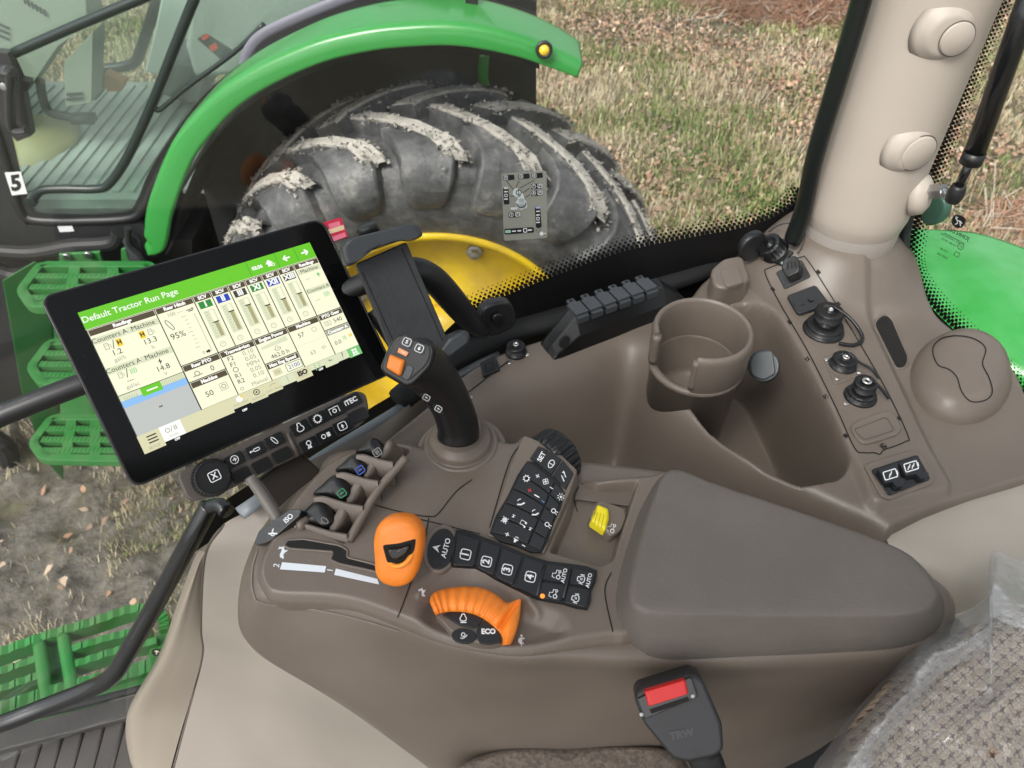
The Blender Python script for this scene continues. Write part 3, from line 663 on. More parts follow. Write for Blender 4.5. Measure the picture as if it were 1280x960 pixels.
for x, y in ((84, 320), (111, 318)): mb = MB(); V, Fc = lathe(rprof(.016, .012, .003), Py(x, y, 2.345), (0, -1, 0), 12); mb.add(V, Fc); mb.build('bracket_bolt', steel, T)
def fbar(A, Bp, w_, h_, teeth=0):
    """flat bar with an optional serrated top edge"""
    A = np.asarray(A, float); Bp = np.asarray(Bp, float); Lg = np.linalg.norm(Bp-A); d = (Bp-A)/Lg; sd2 = np.cross(UP, d); sd2 /= np.linalg.norm(sd2); n = max(2, int(Lg/.008)) if teeth else 2
    V = []
    for k in range(n):
        c = A+d*Lg*k/(n-1); tz = h_/2+(teeth if k % 2 else 0)
        V += [c-sd2*w_/2-UP*h_/2, c+sd2*w_/2-UP*h_/2, c+sd2*w_/2+UP*tz, c-sd2*w_/2+UP*tz]
    Fc = [[0, 1, 2, 3], [4*n-1, 4*n-2, 4*n-3, 4*n-4]]
    for k in range(n-1):
        for j in range(4): j2 = (j+1) % 4; Fc.append([4*k+j, 4*k+4+j, 4*k+4+j2, 4*k+j2])
    return np.array(V), Fc
for (yy, Y, x0, x1) in ((362, 2.14, 28, 190), (458, 2.1, 40, 195), (552, 2.0, 42, 150)):
    h = CAMZ-Py(90, yy, Y)[2]; mb = MB()
    a = rounded([(x0+24, yy-28), (x1, yy-28), (x1+8, yy+24), (x0+14, yy+22), (x0, yy+4)], 7, 3); a3 = [Pz(x, y, h) for x, y in a]
    for k in range(len(a3)):
        q = a3[(k+1) % len(a3)]
        if np.linalg.norm(q-a3[k]) > .004: V, Fc = fbar(a3[k], q+(q-a3[k])/np.linalg.norm(q-a3[k])*.006, .034, .032); mb.add(V, Fc)
    for k in range(3):
        f = (k+.9)/3.4; V, Fc = fbar(Pz(x0+20-16*f, yy-26+46*f, h), Pz(x1+8*f, yy-26+46*f, h), .028, .026, .0035); mb.add(V, Fc)
    for k in range(2):
        f = (k+1)/3; V, Fc = fbar(Pz(x0+20+(x1-x0-20)*f, yy-26, h), Pz(x0+6+(x1-x0)*f, yy+22, h), .040, .028); mb.add(V, Fc)
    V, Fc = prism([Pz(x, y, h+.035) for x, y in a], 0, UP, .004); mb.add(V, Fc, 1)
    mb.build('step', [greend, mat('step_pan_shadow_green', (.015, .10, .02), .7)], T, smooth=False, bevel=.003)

# the front of that tractor, left of the frame: bonnet, chassis and front wheel
mb = MB(); hp_ = [(-2.42, .95), (-2.42, 1.95), (-2.7, 2.0), (-4.0, 1.75), (-4.25, 1.5), (-4.25, .95)]
V, Fc = prism([(x, 2.75, z) for x, z in hp_], 0, (0, -1, 0), .75); mb.add(V, Fc, 0); V, Fc = box((-3.2, 3.1, .8), 2.2, .5, .4); mb.add(V, Fc, 1)
mb.build('bonnet', [green, blackm], T, smooth=False, bevel=.05)
fw = sub('front_wheel', T)
V, Fc = lathe([(.36, -.2), (.56, -.2), (.62, -.12), (.63, 0), (.62, .12), (.56, .2), (.36, .2)], (-3.5, 2.4, .62), (0, 1, 0), 48, caps=False); obj('tyre', V, Fc, rubber, fw)
V, Fc = lathe([(.37, .17), (.33, .1), (.2, .06), (0, .06)], (-3.5, 2.4, .62), (0, -1, 0), 40, caps=False); obj('rim', V, Fc, yellow, fw)
# ================================================================ interior materials
taupe = dusty(mat('taupe_plastic', (.148, .122, .101), .36, bump=.35, bscale=900, var=.16, vscale=11), (.45, .40, .34), .4, 1100)
taupe2 = mat('taupe_plastic_dark', (.085, .072, .063), .5, bump=.2, bscale=1500)
soft = dusty(mat('armrest_soft_plastic', (.122, .107, .095), .5, bump=.7, bscale=480, var=.16, vscale=16, bdet=5.), (.5, .45, .38), .5, 900)
beige = mat('beige_plastic', (.47, .415, .36), .5, bump=.25, bscale=900, var=.07, vscale=6)
beige2 = dusty(mat('beige_trim_plastic', (.225, .202, .175), .5, bump=.3, bscale=800, var=.12, vscale=7), (.16, .13, .10), .5, 500)
key = dusty(mat('key_black', (.017, .019, .022), .42, bump=.2, bscale=1600), (.3, .3, .3), .3, 2500)
ink = mat('symbol_white', (.80, .82, .84), .6)
inkred = mat('symbol_red', (.75, .05, .06), .6); inkblue = mat('symbol_blue', (.12, .35, .75), .6)
orange = mat('orange_plastic', (.86, .235, .022), .38, bump=.06, bscale=900, var=.12, vscale=60)
yel = mat('yellow_switch', (.85, .72, .02), .4)
dark = mat('gap_dark', (.006, .0055, .005), .8)
steelb = mat('screw_steel', (.7, .7, .68), .3, 1.)
blacks = dusty(mat('black_satin', (.0075, .008, .009), .36, bump=.1, bscale=1200), (.4, .4, .38), .35, 1500)

def pillow(S, outline, prof, d=None, both=False):
    """rings of an outline (photo px on S); prof = [(scale-in metres inward, lift)], last ring closed by a centre fan"""
    P = np.array([S.hit(x, y) for x, y in outline]); n = fit_n(P)
    if n @ (CAM-P.mean(0)) < 0: n = -n; 
    if d is not None: n = np.asarray(d, float)
    if fit_n(P) @ n < 0: P = P[::-1]
    m = len(P); T_ = np.roll(P, -1, 0)-np.roll(P, 1, 0); T_ /= np.linalg.norm(T_, axis=1)[:, None]+1e-9; inw = np.cross(n, T_)
    c = P.mean(0); V = []
    for (ins, t) in prof:
        if ins < 0: V.append(c+(P-c)*(1+ins)+n*t) if False else V.append(P+inw*ins+n*t)
        else:
            D = c-P; Ln = np.linalg.norm(D, axis=1)[:, None]; k = np.clip(ins/Ln, 0, .97); V.append(P+D*k+n*t)
    V.append((c+n*prof[-1][1])[None]); VV = np.vstack(V); k = len(prof); Fc = []
    for i in range(k-1):
        for j in range(m): j2 = (j+1) % m; Fc.append([i*m+j, i*m+j2, (i+1)*m+j2, (i+1)*m+j])
    for j in range(m): Fc.append([(k-1)*m+j, (k-1)*m+(j+1) % m, k*m])
    return VV, Fc, Plane(c+n*prof[-1][1], n)
import mathutils.bvhtree as _bt
class MeshS:                           # a built mesh as a drawing surface
    def __init__(s, V, Fc, t=0., bv=None): s.V, s.Fc, s.t = V, Fc, t; s.bv = bv or _bt.BVHTree.FromPolygons([Vector(v) for v in np.asarray(V).tolist()], [list(map(int, f)) for f in Fc])
    def up(s, t): return MeshS(s.V, s.Fc, s.t+t, s.bv)
    def plane(s, px, py): return Plane(s.hit(px, py), s.n(px, py))
    def hit(s, px, py):
        d = Vector(ray(px, py)).normalized(); r = s.bv.ray_cast(Vector(CAM), d)
        if r[0] is None: r = s.bv.find_nearest(Vector(CAM)+d*.8)
        n = r[1]; n = n if n.dot(d) < 0 else -n
        return np.array(r[0]+n*s.t)
    def n(s, px, py):
        d = Vector(ray(px, py)).normalized(); r = s.bv.ray_cast(Vector(CAM), d); n = r[1] if r[1] is not None else Vector((0, 0, 1)); return np.array(n if n.dot(d) < 0 else -n)
def dome(h, r, n=5, base=-.004):            # pillow profile: rounded edge radius r to height h
    return [(0, base)]+[(r*(1-math.cos(math.pi/2*k/n)), h-r+r*math.sin(math.pi/2*k/n)) for k in range(n+1)]+[(r+.0009, h)]
def ell(cx, cy, rx, ry, ang=0, n=28):
    a = math.radians(ang); o = []
    for k in range(n):
        t = 2*math.pi*k/n; x, y = rx*math.cos(t), ry*math.sin(t); o.append((cx+x*math.cos(a)-y*math.sin(a), cy-(x*math.sin(a)+y*math.cos(a))))
    return o
def gridfield(S, x0, x1, y0, y1, step, keep):
    gx = np.arange(x0, x1+step, step); gy = np.arange(y0, y1+step, step); PX, PY = np.meshgrid(gx, gy)
    h0 = S.h0; u = (PX-640)/F; v = (480-PY)/F; rz = C45*v-C45; t = h0/-rz; X = u*t; Y = (C45*v+C45)*t
    V = np.stack([X, Y, CAMZ-S.fn(X, Y)], -1).reshape(-1, 3); nc = len(gx); K = keep(PX, PY).ravel()
    Fc = [f for f in grid_faces(len(gy), nc) if K[f[0]] and K[f[1]] and K[f[2]] and K[f[3]]]
    used = np.zeros(len(V), bool); Fa = np.array(Fc); used[Fa.ravel()] = True; mp = np.cumsum(used)-1
    Fa = mp[Fa][:, ::-1]; return V[used], Fa, PX.ravel()[used], PY.ravel()[used]
def refpx(x, y, h):
    d = C45*(y+h); return 640+F*x/d, 480-F*C45*(y-h)/d
def ribbon(S, pts, w, lift=.0005, closed=False, n=5):    # thin seam following a surface
    P = crs(pts, n, closed); V, Fc = stroke(P, w, closed); S = S.up(lift)
    W = S.hits(V[:, 0], V[:, 1]) if isinstance(S, Field) else np.array([S.hit(x, y) for x, y in V])
    o = []
    for f in Fc: o.append(f if fit_n(W[f]) @ (CAM-W[f[0]]) > 0 else f[::-1])
    return W, o

# ================================================================ side console (tray beside the window)
SC = thing('side_console', 'taupe side console with storage tray, cup holder and row of capped sockets', 'console', BL(.3, .6, .8))
PC = np.array([.497, .962])                                   # pillar axis
out_t = crs([(400, 640), (425, 592), (480, 548), (540, 500), (585, 462), (620, 442), (670, 424), (760, 398), (850, 378), (880, 350), (905, 330), (950, 298), (985, 280), (1010, 250), (1080, 235), (1135, 300), (1150, 350), (1180, 400), (1230, 428), (1268, 458), (1290, 500), (1340, 560), (1310, 590), (1120, 655), (1110, 720), (1000, 790), (700, 790), (480, 740), (400, 680)], 4)
b1 = crs([(440, 600), (500, 548), (560, 512), (620, 480), (690, 454), (760, 432), (830, 412), (880, 440), (900, 500), (960, 560), (1040, 610), (1130, 668), (1060, 800), (700, 800), (500, 700)], 4)
ridge = [(790, 400), (812, 440), (822, 480), (852, 512), (885, 532), (930, 572), (985, 600), (1040, 624), (1120, 662), (1190, 720)]
b1cut = crs(ridge, 4, False).tolist()+[(1100, 900), (300, 900), (300, 400)]
b2 = rounded([(850, 490), (880, 522), (915, 552), (960, 582), (1008, 604), (1050, 598), (1060, 580), (1035, 520), (1000, 452), (965, 395), (930, 380), (870, 400)], 14, 4)
panel = rounded([(900, 350), (948, 305), (1000, 290), (1050, 330), (1100, 430), (1160, 560), (1195, 620), (1085, 640), (1068, 590), (1030, 520), (975, 410)], 22, 4)
slot_t = rounded([(1091, 404), (1104, 392), (1114, 398), (1136, 448), (1132, 460), (1120, 462)], 9, 4)
CUPC = Pz(880, 409, .615)
def basin(qx, qy):
    s1 = sd(qx, qy, b1); c1 = sd(qx, qy, b1cut); return .165*ss(s1, -4, 62)*ss(c1, 0, 30)
BAS = None
_bx = np.arange(360, 1380, 3.); _by = np.arange(200, 860, 3.); _X, _Y = np.meshgrid(_bx, _by); _Bg = basin(_X, _Y)
def _blur(A, r, ax):
    k = np.ones(2*r+1)/(2*r+1); return np.apply_along_axis(lambda v: np.convolve(np.pad(v, r, 'edge'), k, 'valid'), ax, A)
for _ in range(3): _Bg = _blur(_blur(_Bg, 3, 0), 3, 1)
def BAS(qx, qy):
    fx = np.clip((qx-_bx[0])/3, 0, len(_bx)-2.001); fy = np.clip((qy-_by[0])/3, 0, len(_by)-2.001); i = fx.astype(int); j = fy.astype(int); fx = fx-i; fy = fy-j
    return (_Bg[j, i]*(1-fx)+_Bg[j, i+1]*fx)*(1-fy)+(_Bg[j+1, i]*(1-fx)+_Bg[j+1, i+1]*fx)*fy
def tray_fn(x, y):
    x = np.asarray(x, float); y = np.asarray(y, float); qx, qy = refpx(x, y, .70)
    h = np.full(qx.shape, .70)
    h = h+(BAS(qx, qy) if BAS else 0)
    h = h+.17*ss(sd(qx, qy, b2), -3, 9)
    h = h-.010*ss(sd(qx, qy, panel), -5, 8)
    r = np.hypot(x-PC[0], y-PC[1]); h = h-.060*(1-ss(r, .062, .17))**1.7
    h = h+.10*(1-ss(np.hypot(x-CUPC[0], y-CUPC[1]), .046, .053))
    so = sd(qx, qy, out_t); h = h+.008*(1-ss(so, -2, 8))**2+.10*ss(-so, 0, 14)
    return h
ST = Field(tray_fn, .70)
V, Fc, QX, QY = gridfield(ST, 380, 1350, 225, 800, 2.0, lambda X, Y: sd(X, Y, out_t) > -13)
cent = V[Fc].mean(1); cx = QX[Fc].mean(1); cy = QY[Fc].mean(1)
I = np.zeros(len(Fc), int)
obj('tray_body', V, Fc, [taupe, dark], SC, mi=I); ST = MeshS(V, Fc)
V, Fc, tp = slab(ST, slot_t, .0006, .004); o = obj('slot', V, Fc, dark, SC, smooth=False); V, Fc = tube([ST.hit(x, y) for x, y in slot_t], .0016, 8, 1, closed=True, spl=False); obj('slot_rim', V, Fc, taupe, o)  # flush dark slab, its colour stands for the shade inside the hole
# cup holder
cc = Pz(880, 409, .615); 
def cang(px, py): P = Pz(px, py, .615); return math.atan2(P[1]-cc[1], P[0]-cc[0])
aL, aR = cang(819, 415), cang(872, 452)
ro, ri = .0625, .0545
a0 = aR; a1 = aL+2*math.pi if aL < aR else aL
cp = [(.054, -.24), (.058, -.055), (ro-.001, -.05), (ro, -.008), (ro-.001, -.003), (ro-.004, 0), (ri+.002, 0), (ri, -.003), (ri-.001, -.02), (ri-.008, -.10), (ri-.012, -.108), (0, -.11)]
mb = MB()
top = [(.0585, -.062), (ro-.0005, -.052), (ro, -.010), (ro-.001, -.004), (ro-.004, 0), (ri+.002, 0), (ri, -.004), (ri-.001, -.02), (ri-.003, -.062)]
def notch(a):   # rim height drop near the notch edges
    return 0
V, Fc = lathe(top, cc, (0, 0, 1), 72, x=(1, 0, 0), a0=a0, a1=a1); m = len(top)
mb.add(V, Fc); mb.add(V[:m], [list(range(m))]); mb.add(V[-m:], [list(range(m))[::-1]])
low = [(.052, -.26), (.0575, -.066), (.0605, -.064), (.0615, -.060), (.0600, -.056), (ri-.002, -.056), (ri-.004, -.062), (ri-.010, -.112), (ri-.016, -.12), (0, -.121)]
V, Fc = lathe(low, cc, (0, 0, 1), 72); mb.add(V, Fc)
cup = mb.build('cup_holder', taupe, SC)
for e in (0,):
    V, Fc = tube([cc+np.array([math.cos(a1)*(.0585), math.sin(a1)*.0585, z]) for z in (-.050, -.03, -.006)], .0055, 12, 3); obj('notch_rim', V, Fc, taupe, cup)
V, Fc = tube([cc+np.array([math.cos(a0)*(.0585), math.sin(a0)*.0585, z]) for z in (-.050, -.03, -.006)], .0048, 12, 3); obj('notch_rim', V, Fc, taupe, cup)
# blank switch block beside the cup holder
V, Fc, tp = pillow(Plane(Pz(912, 350, .675), UP), rounded([(886, 345), (902, 331), (926, 327), (937, 357), (903, 369), (890, 364)], 7), dome(.012, .005, base=-.05)); blk = obj('blank_block', V, Fc, taupe, SC)
V, Fc, tp = pillow(tp, rounded([(899, 338), (922, 333), (930, 354), (907, 360)], 5), dome(.0025, .002)); obj('blank_cap', V, Fc, taupe, blk)
# 12 V outlet cover on the cup side
Sp = Plane(Pz(955, 458, .70), (-.45, -.55, .7))
V, Fc, tp = pillow(Sp, ell(955, 458, 20, 20), dome(.006, .002)); o = obj('outlet_cover', V, Fc, mat('outlet_grey', (.035, .042, .048), .35), SC)
V, Fc, tp = pillow(Sp.up(.005), rounded([(937, 452), (946, 440), (966, 438), (970, 468), (955, 476), (940, 470)], 5), dome(.005, .002)); obj('cover_flap', V, Fc, mat('flap_slate', (.055, .065, .072), .4), o)
# seams of the socket panel
mb = MB()
V, Fc = ribbon(ST, [(957, 343), (962, 335), (1000, 322), (1010, 326), (1040, 372), (1075, 430), (1110, 492), (1135, 545), (1132, 552), (1118, 558), (1104, 563), (1100, 568), (1092, 566), (1080, 566), (1068, 560), (1045, 510), (1010, 440), (975, 380)], 1.5, closed=True); mb.add(V, Fc)
for x, y in ((966, 362), (987, 403), (1009, 449), (1032, 496), (1057, 545), (1023, 340), (1048, 380), (1124, 523)):
    V, Fc = ribbon(ST, [(x-2, y-2), (x+2, y+2)], 4, .0006); mb.add(V, Fc)
mb.build('panel_seam', dark, SC, smooth=False)
def cap(px, py, rpx, h, mats=blacks, n=None, knurl=0, name='socket_cap', parent=SC, S=None, hole=True, steelc=None):
    S = S or ST; c = S.hit(px, py); n = S.n(px, py) if n is None else np.asarray(n, float); n = n/np.linalg.norm(n)
    r = rpx*(c-CAM) @ np.array([0, C45, -C45])/F; k_ = 64; mb = MB()
    pr = [(r*1.14, 0), (r*1.14, .002), (r*1.02, .004), (r, .004), (r, h-.0015), (r-.0015, h), (r*.55, h), (r*.5, h-.0015), (r*.25, h-.0015), (r*.22, h+.001), (0, h+.001)]
    V, Fc = lathe(pr, c, n, k_, caps=False)
    if knurl:
        m = len(pr); A = frame(n)
        for k in range(k_):
            if (k//2) % 2:
                for j in (3, 4): V[k*m+j] = c+(V[k*m+j]-c-(((V[k*m+j]-c) @ A[2])*A[2]))*.95+A[2]*((V[k*m+j]-c) @ A[2])
    mb.add(V, Fc, 0)
    if steelc:
        V, Fc = lathe([(r*steelc, 0), (r*steelc, .002), (r*steelc*.5, .002), (r*steelc*.45, .0005), (0, .0005)], c+n*(h+.0003), n, 24); mb.add(V, Fc, 1)
    return mb.build(name, [mats, steelb], parent), c+n*h, n, r
def strap(parent, S, pts, w=.0022, name='cap_strap', hs=None):
    P = [S.hit(x, y)+S.n(x, y)*z for x, y, z in pts]; V, Fc = tube(P, w, 8, 6); return obj(name, V, Fc, blacks, parent)
def screws(parent, S, pts, r=.0028, lift=.0):
    for x, y in pts:
        V, Fc = lathe(rprof(r, .002, .001), S.hit(x, y)+S.n(x, y)*lift, S.n(x, y), 12); obj('screw', V, Fc, steelb, parent)
# (1) cap on base plate at the pillar foot
V, Fc, tp = slab(ST, rounded([(950, 321), (966, 306), (993, 316), (976, 333)], 3), .004); b_ = obj('socket_plate', V, Fc, blacks, SC, smooth=False, bevel=.001)
o, c, n, r = cap(969, 314, 15.5, .022, knurl=1); strap(o, ST, [(970, 300, .02), (985, 291, .02), (1000, 290, .016), (1007, 296, .01), (1004, 308, .004), (998, 318, .003)], .0009)
screws(b_, tp, [(955, 322), (978, 329)])
# (2) tall connector
V, Fc, tp = slab(ST, rounded([(970, 341), (1002, 325), (1014, 346), (981, 362)], 3), .003); b_ = obj('connector_base', V, Fc, blacks, SC, smooth=False, bevel=.001)
V, Fc, tp = pillow(tp, rounded([(980, 341), (984, 330), (998, 326), (1004, 334), (1003, 347), (988, 354)], 4), dome(.022, .002)); o = obj('connector', V, Fc, blacks, b_)
mb = MB()
for k in range(4): V, Fc, _ = slab(tp, [(983+k*4.6, 328-k*.9), (985.6+k*4.6, 327.5-k*.9), (986.6+k*4.6, 336-k*.9), (984+k*4.6, 336.6-k*.9)], .0004); mb.add(V, Fc)
mb.build('connector_slots', dark, b_, smooth=False)
# (3) flat square cap
V, Fc, tp = slab(ST, rounded([(983, 372), (1017, 359), (1021, 361), (1035, 380), (1032, 384), (1001, 395), (996, 394)], 3), .006); o = obj('flat_cap', V, Fc, key, SC, smooth=False, bevel=.0015)
mb = MB(); V, Fc, _ = slab(tp, [(991, 378), (1002, 374), (1006, 380), (995, 384)], .0008); mb.add(V, Fc); V, Fc, _ = slab(tp, ell(1014, 373, 4, 3.4), .0008); mb.add(V, Fc); mb.build('cap_relief', key, o, smooth=False)
# (4) big twist cap with strap
o, c, n, r = cap(1029, 413, 22, .012); o2, c, n, r = cap(1032, 404, 17, .024, name='twist_cap', steelc=.18); strap(o, ST, [(1035, 400, .026), (1055, 410, .02), (1070, 420, .012), (1076, 429, .007), (1066, 434, .004), (1048, 432, .004)], .0026)
# (5) four-screw cap
V, Fc, tp = slab(ST, rounded([(1028, 447), (1058, 436), (1075, 470), (1044, 482)], 6), .0012); b_ = obj('cap_pad', V, Fc, taupe, SC, smooth=False, bevel=.0008)
o, c, n, r = cap(1053, 457, 15, .014, steelc=.28); strap(o, ST, [(1055, 452, .016), (1072, 460, .010), (1088, 466, .006), (1097, 475, .004)], .0018)
screws(b_, tp, [(1033, 450), (1060, 441), (1046, 474), (1073, 466)], .0032)
# (6) silver centred cap
o, c, n, r = cap(1075, 496, 17.5, .010, knurl=1); o2, c, n, r = cap(1077, 491, 14, .02, name='twist_cap', steelc=.42); strap(o, ST, [(1080, 489, .024), (1097, 496, .014), (1109, 502, .006)], .0022); screws(SC, ST, [(1057, 505)], .003)
# (7) blank rectangle, screw, usb block
V, Fc, tp = pillow(ST, rounded([(1061, 536), (1068, 528), (1110, 514), (1119, 520), (1127, 537), (1122, 545), (1083, 557), (1073, 554)], 5), dome(.0035, .003)); o = obj('blank_plate', V, Fc, taupe, SC)
V, Fc = ribbon(tp, rounded([(1067, 537), (1108, 521), (1118, 538), (1080, 550)], 5), 1.2, .0003, True, 2); obj('blank_seam', V, Fc, taupe2, o, smooth=False)
V, Fc = lathe([(.004, 0), (.004, .0015), (.0022, .0015), (.0018, 0), (0, 0)], ST.hit(1104, 558), ST.n(1104, 558), 16); obj('panel_screw', V, Fc, mat('screw_dark', (.08, .07, .06), .35, .8), SC)
V, Fc, tp = pillow(ST, rounded([(1078, 582), (1140, 563), (1150, 566), (1169, 600), (1163, 607), (1110, 627), (1100, 622)], 6), dome(.003, .0025)); o = obj('usb_surround', V, Fc, taupe, SC)
V, Fc, tp = slab(tp, rounded([(1088, 588), (1146, 569), (1163, 600), (1110, 620)], 4), .002); u = obj('usb_socket', V, Fc, blackg, SC, smooth=False, bevel=.001)
bat = [('s', rrect(0, 0, 2.4, 1.5, .2), .2, True), ('f', [(1.25, -.35), (1.45, -.35), (1.45, .35), (1.25, .35)])]
bolt1 = [('s', [(-.35, -.5), (.0, .15), (0, -.15), (.4, .5)], .2)]
bolt2 = [('s', [(-.75, -.45), (-.45, .15), (-.4, -.15), (-.1, .45)], .18), ('s', [(.05, -.45), (.35, .15), (.4, -.15), (.7, .45)], .18)]
for (q, cx, cy, b_) in (([(1096, 590), (1119, 582), (1124, 600), (1130, 603), (1127, 611), (1119, 612), (1114, 606), (1104, 607)], 1113, 593, bolt1), ([(1122, 582), (1146, 574), (1152, 590), (1159, 595), (1155, 602), (1148, 601), (1143, 596), (1130, 598)], 1139, 583, bolt2)):
    V, Fc, tq = slab(tp, q, .005); mb = MB(); mb.add(V, Fc, 0); put(mb, bat+b_, tq, cx, cy, 6.8, 17, 1); mb.build('usb_cover', [key, ink], u, smooth=False)
# oval dome cover with a bean-shaped inlay
V, Fc, tp = pillow(Plane(ST.hit(1165, 520)-UP*.002, UP), ell(1200, 476, 66, 58, -12, 48), [(0, -.02), (.003, .006), (.008, .015), (.015, .023), (.023, .028), (.033, .031), (.042, .032)]); dm = obj('oval_cover', V, Fc, taupe, SC)
DS = MeshS(V, Fc)
V, Fc = ribbon(DS, [(1166, 437), (1176, 424), (1196, 420), (1218, 424), (1232, 436), (1228, 455), (1236, 472), (1240, 490), (1232, 500), (1214, 502), (1202, 490), (1196, 472), (1186, 462), (1172, 456)], 1.5, .0006, True); obj('bean_seam', V, Fc, dark, dm, smooth=False)
# square + round sockets at the window side
V, Fc, tp = slab(Plane(ST.hit(612, 460)+UP*.0015, UP), [(600, 455), (619, 445), (625, 463), (604, 472)], .003); o = obj('flat_cap', V, Fc, key, SC, smooth=False, bevel=.001)
V, Fc = ribbon(tp, rounded([(606, 456), (616, 452), (618, 460), (608, 465)], 1), 1, .0003, True, 2); obj('cap_relief', V, Fc, dark, o, smooth=False)
o, c, n, r = cap(645, 441, 12, .014, steelc=.3); strap(o, ST, [(648, 432, .016), (636, 431, .014), (624, 434, .008), (622, 442, .003), (636, 452, .002)], .0008); screws(SC, ST, [(637, 454), (657, 431), (659, 444)], .003)

# ================================================================ black connector strip on the window sill
CS = thing('connector_strip', 'black strip of six grey-capped connectors on the sill behind the storage tray', 'connector', BL(.15, .68, .7))
A0, A1 = Pz(684, 436, .69), Pz(862, 372, .69); ax = (A1-A0)/np.linalg.norm(A1-A0); fx = np.cross(UP, ax); Ls = np.linalg.norm(A1-A0)
# fx points to the window (+) ; profile in (fx, up)
mb = MB()
prof_ = [(-.012, -.02), (-.010, .012), (.004, .036), (.022, .040), (.03, -.02)]
secs = []
for s, k in ((0, .12), (.01, .35), (.045, 1.), (Ls-.05, 1.), (Ls-.012, .45), (Ls, .2)):
    secs.append([A0+ax*s+fx*a+UP*((b+.02)*k-.02) for a, b in prof_])
secs = np.array(secs).reshape(-1, 3); n_ = len(prof_); Fc = grid_faces(6, n_)+[list(range(n_))[::-1], [5*n_+i for i in range(n_)]]
mb.add(secs, Fc); mb.build('strip_body', blacks, CS, smooth=False, bevel=.003)
capg = mat('connector_grey', (.05, .056, .062), .45)
for k in range(6):
    s = .052+k*(Ls-.125)/5; c = A0+ax*s+fx*.012+UP*.0405
    ax3 = np.array([ax, fx, UP]); mb = MB()
    V, Fc = box(c, .0195, .024, .005, ax3); mb.add(V, Fc); V, Fc = box(c+fx*.016, .011, .010, .004, ax3); mb.add(V, Fc); V, Fc = box(c+fx*.017+UP*.0022, .005, .004, .0012, ax3); mb.add(V, Fc, 1)
    V, Fc = box(c-fx*.014-UP*.006, .017, .006, .010, ax3); mb.add(V, Fc)
    mb.build('connector_cap', [capg, dark], CS, smooth=False, bevel=.0012)
V, Fc, tp = slab(Plane(A0+UP*.01-fx*.011+ax*.016, -fx+UP*.3), ell(*proj(A0+UP*.012-fx*.011+ax*.02), 8, 5, 50), .0006); obj('strip_slot', V, Fc, dark, CS, smooth=False)

# ================================================================ pillar
PB = np.array([PC[0], PC[1], CAMZ-.60])
PL = thing('pillar', 'beige rear cab pillar with round screw covers rising from the side console', 'pillar', PB)
V, Fc = lathe([(.060, -.035), (.070, -.02), (.0735, 0), (.0745, .004), (.0745, .02), (.0745, .3), (.0745, .85)], PB, (0, 0, 1), 72, caps=False); obj('pillar_cover', V, Fc, beige, PL); PS = MeshS(V, Fc)
V, Fc = lathe([(.07, -.05), (.071, -.006), (.066, 0)], PB-np.array([0, 0, .001]), (0, 0, 1), 72, caps=False); obj('pillar_collar', V, Fc, mat('collar_grey', (.30, .27, .245), .5), PL)
for (x, y, tx, ty, r1, r2, hh) in ((1193, 46, 1184, 43, .0275, .0185, .006), (1146, 190, 1140, 190, .0265, .0225, .005)):
    n = PS.n(x, y); c = PS.hit(x, y); c2 = PS.hit(tx, ty)
    V, Fc = lathe([(r1*1.4, -.010), (r1*1.15, -.003), (r1, .001), (r1*.9, hh*.6), (r1*.8, hh*.9), (r1*.7, hh), (0, hh)], c2, n, 48); bo = obj('screw_boss', V, Fc, beige, PL)
    c = c+n*(hh-.002+(.002 if x > 1150 else 0)); V, Fc = lathe([(r2*1.06, .0), (r2*1.06, .0006), (r2, .0006), (r2, .002), (r2-.001, .003), (0, .003)], c, n, 40); obj('screw_cover', V, Fc, beige, bo); V, Fc = lathe([(r2*1.10, .0004), (r2*1.03, .0008), (r2*1.0, .0004)], c, n, 40, caps=False); obj('cover_gap', V, Fc, mat('gap_brown', (.16, .14, .12), .7), bo)
c = PS.hit(1126, 245); n = np.array([.75, -.55, 0.25]); n /= np.linalg.norm(n); c = np.array([*(PC+n[:2]/np.hypot(*n[:2])*.071), c[2]])
V, Fc = lathe([(.03, -.01), (.026, .004), (.017, .010), (0, .010)], Pd(1153, 243, 1.03), n, 36); obj('strut_boss', V, Fc, beige, PL)

# ================================================================ window frame seals + glass
WL = .745
W = thing('side_window', 'large side window pane with dotted black border low along its edge', 'window', BL(.2, WL, .8))
edge = crs([(240, 652), (330, 594), (400, 552), (460, 512), (505, 482), (540, 432), (585, 390), (640, 366), (700, 342), (780, 314), (860, 297), (920, 286), (962, 273), (988, 258), (1003, 238), (1012, 200), (1090, -60), (1140, -240)], 6, False)
dl = BL(0, WL, 0)
WT_ = math.tan(math.radians(5)); WN = (L-UP*WT_)/math.hypot(1, WT_)      # the pane leans outward at the top
def onwin(px, py, off=0): return Ppl(px, py, BL(0, WL, 1.1)+WN*off, WN)
def wl(h): return WL+WT_*(1.1-h)
gp = [onwin(x, y) for x, y in [(-700, 480), (-700, -500), (1250, -500), (1130, 330), (500, 560), (240, 680), (-100, 640)]]
gp = [BL(-1.2, wl(1.3), 1.3), BL(.72, wl(1.3), 1.3), BL(.72, wl(-.45), -.45), BL(-1.2, wl(-.45), -.45)]
V, Fc = prism(gp, .002, WN, .002); obj('pane', V, Fc, glassm, W, smooth=False)
frit = mat('frit_black', (.004, .004, .005), .5)
mb = MB(); A = np.array([onwin(x, y, -.004) for x, y in edge]); A2 = A.copy()
for i in range(len(A2)):
    px, py = edge[i]
    A2[i] = onwin(px+(np.clip((px-950)/40, 0, 1)*26), py+(np.interp(px, [240, 450, 560, 880, 1000, 1020], [40, 40, 150, 150, 60, 0])), -.004)
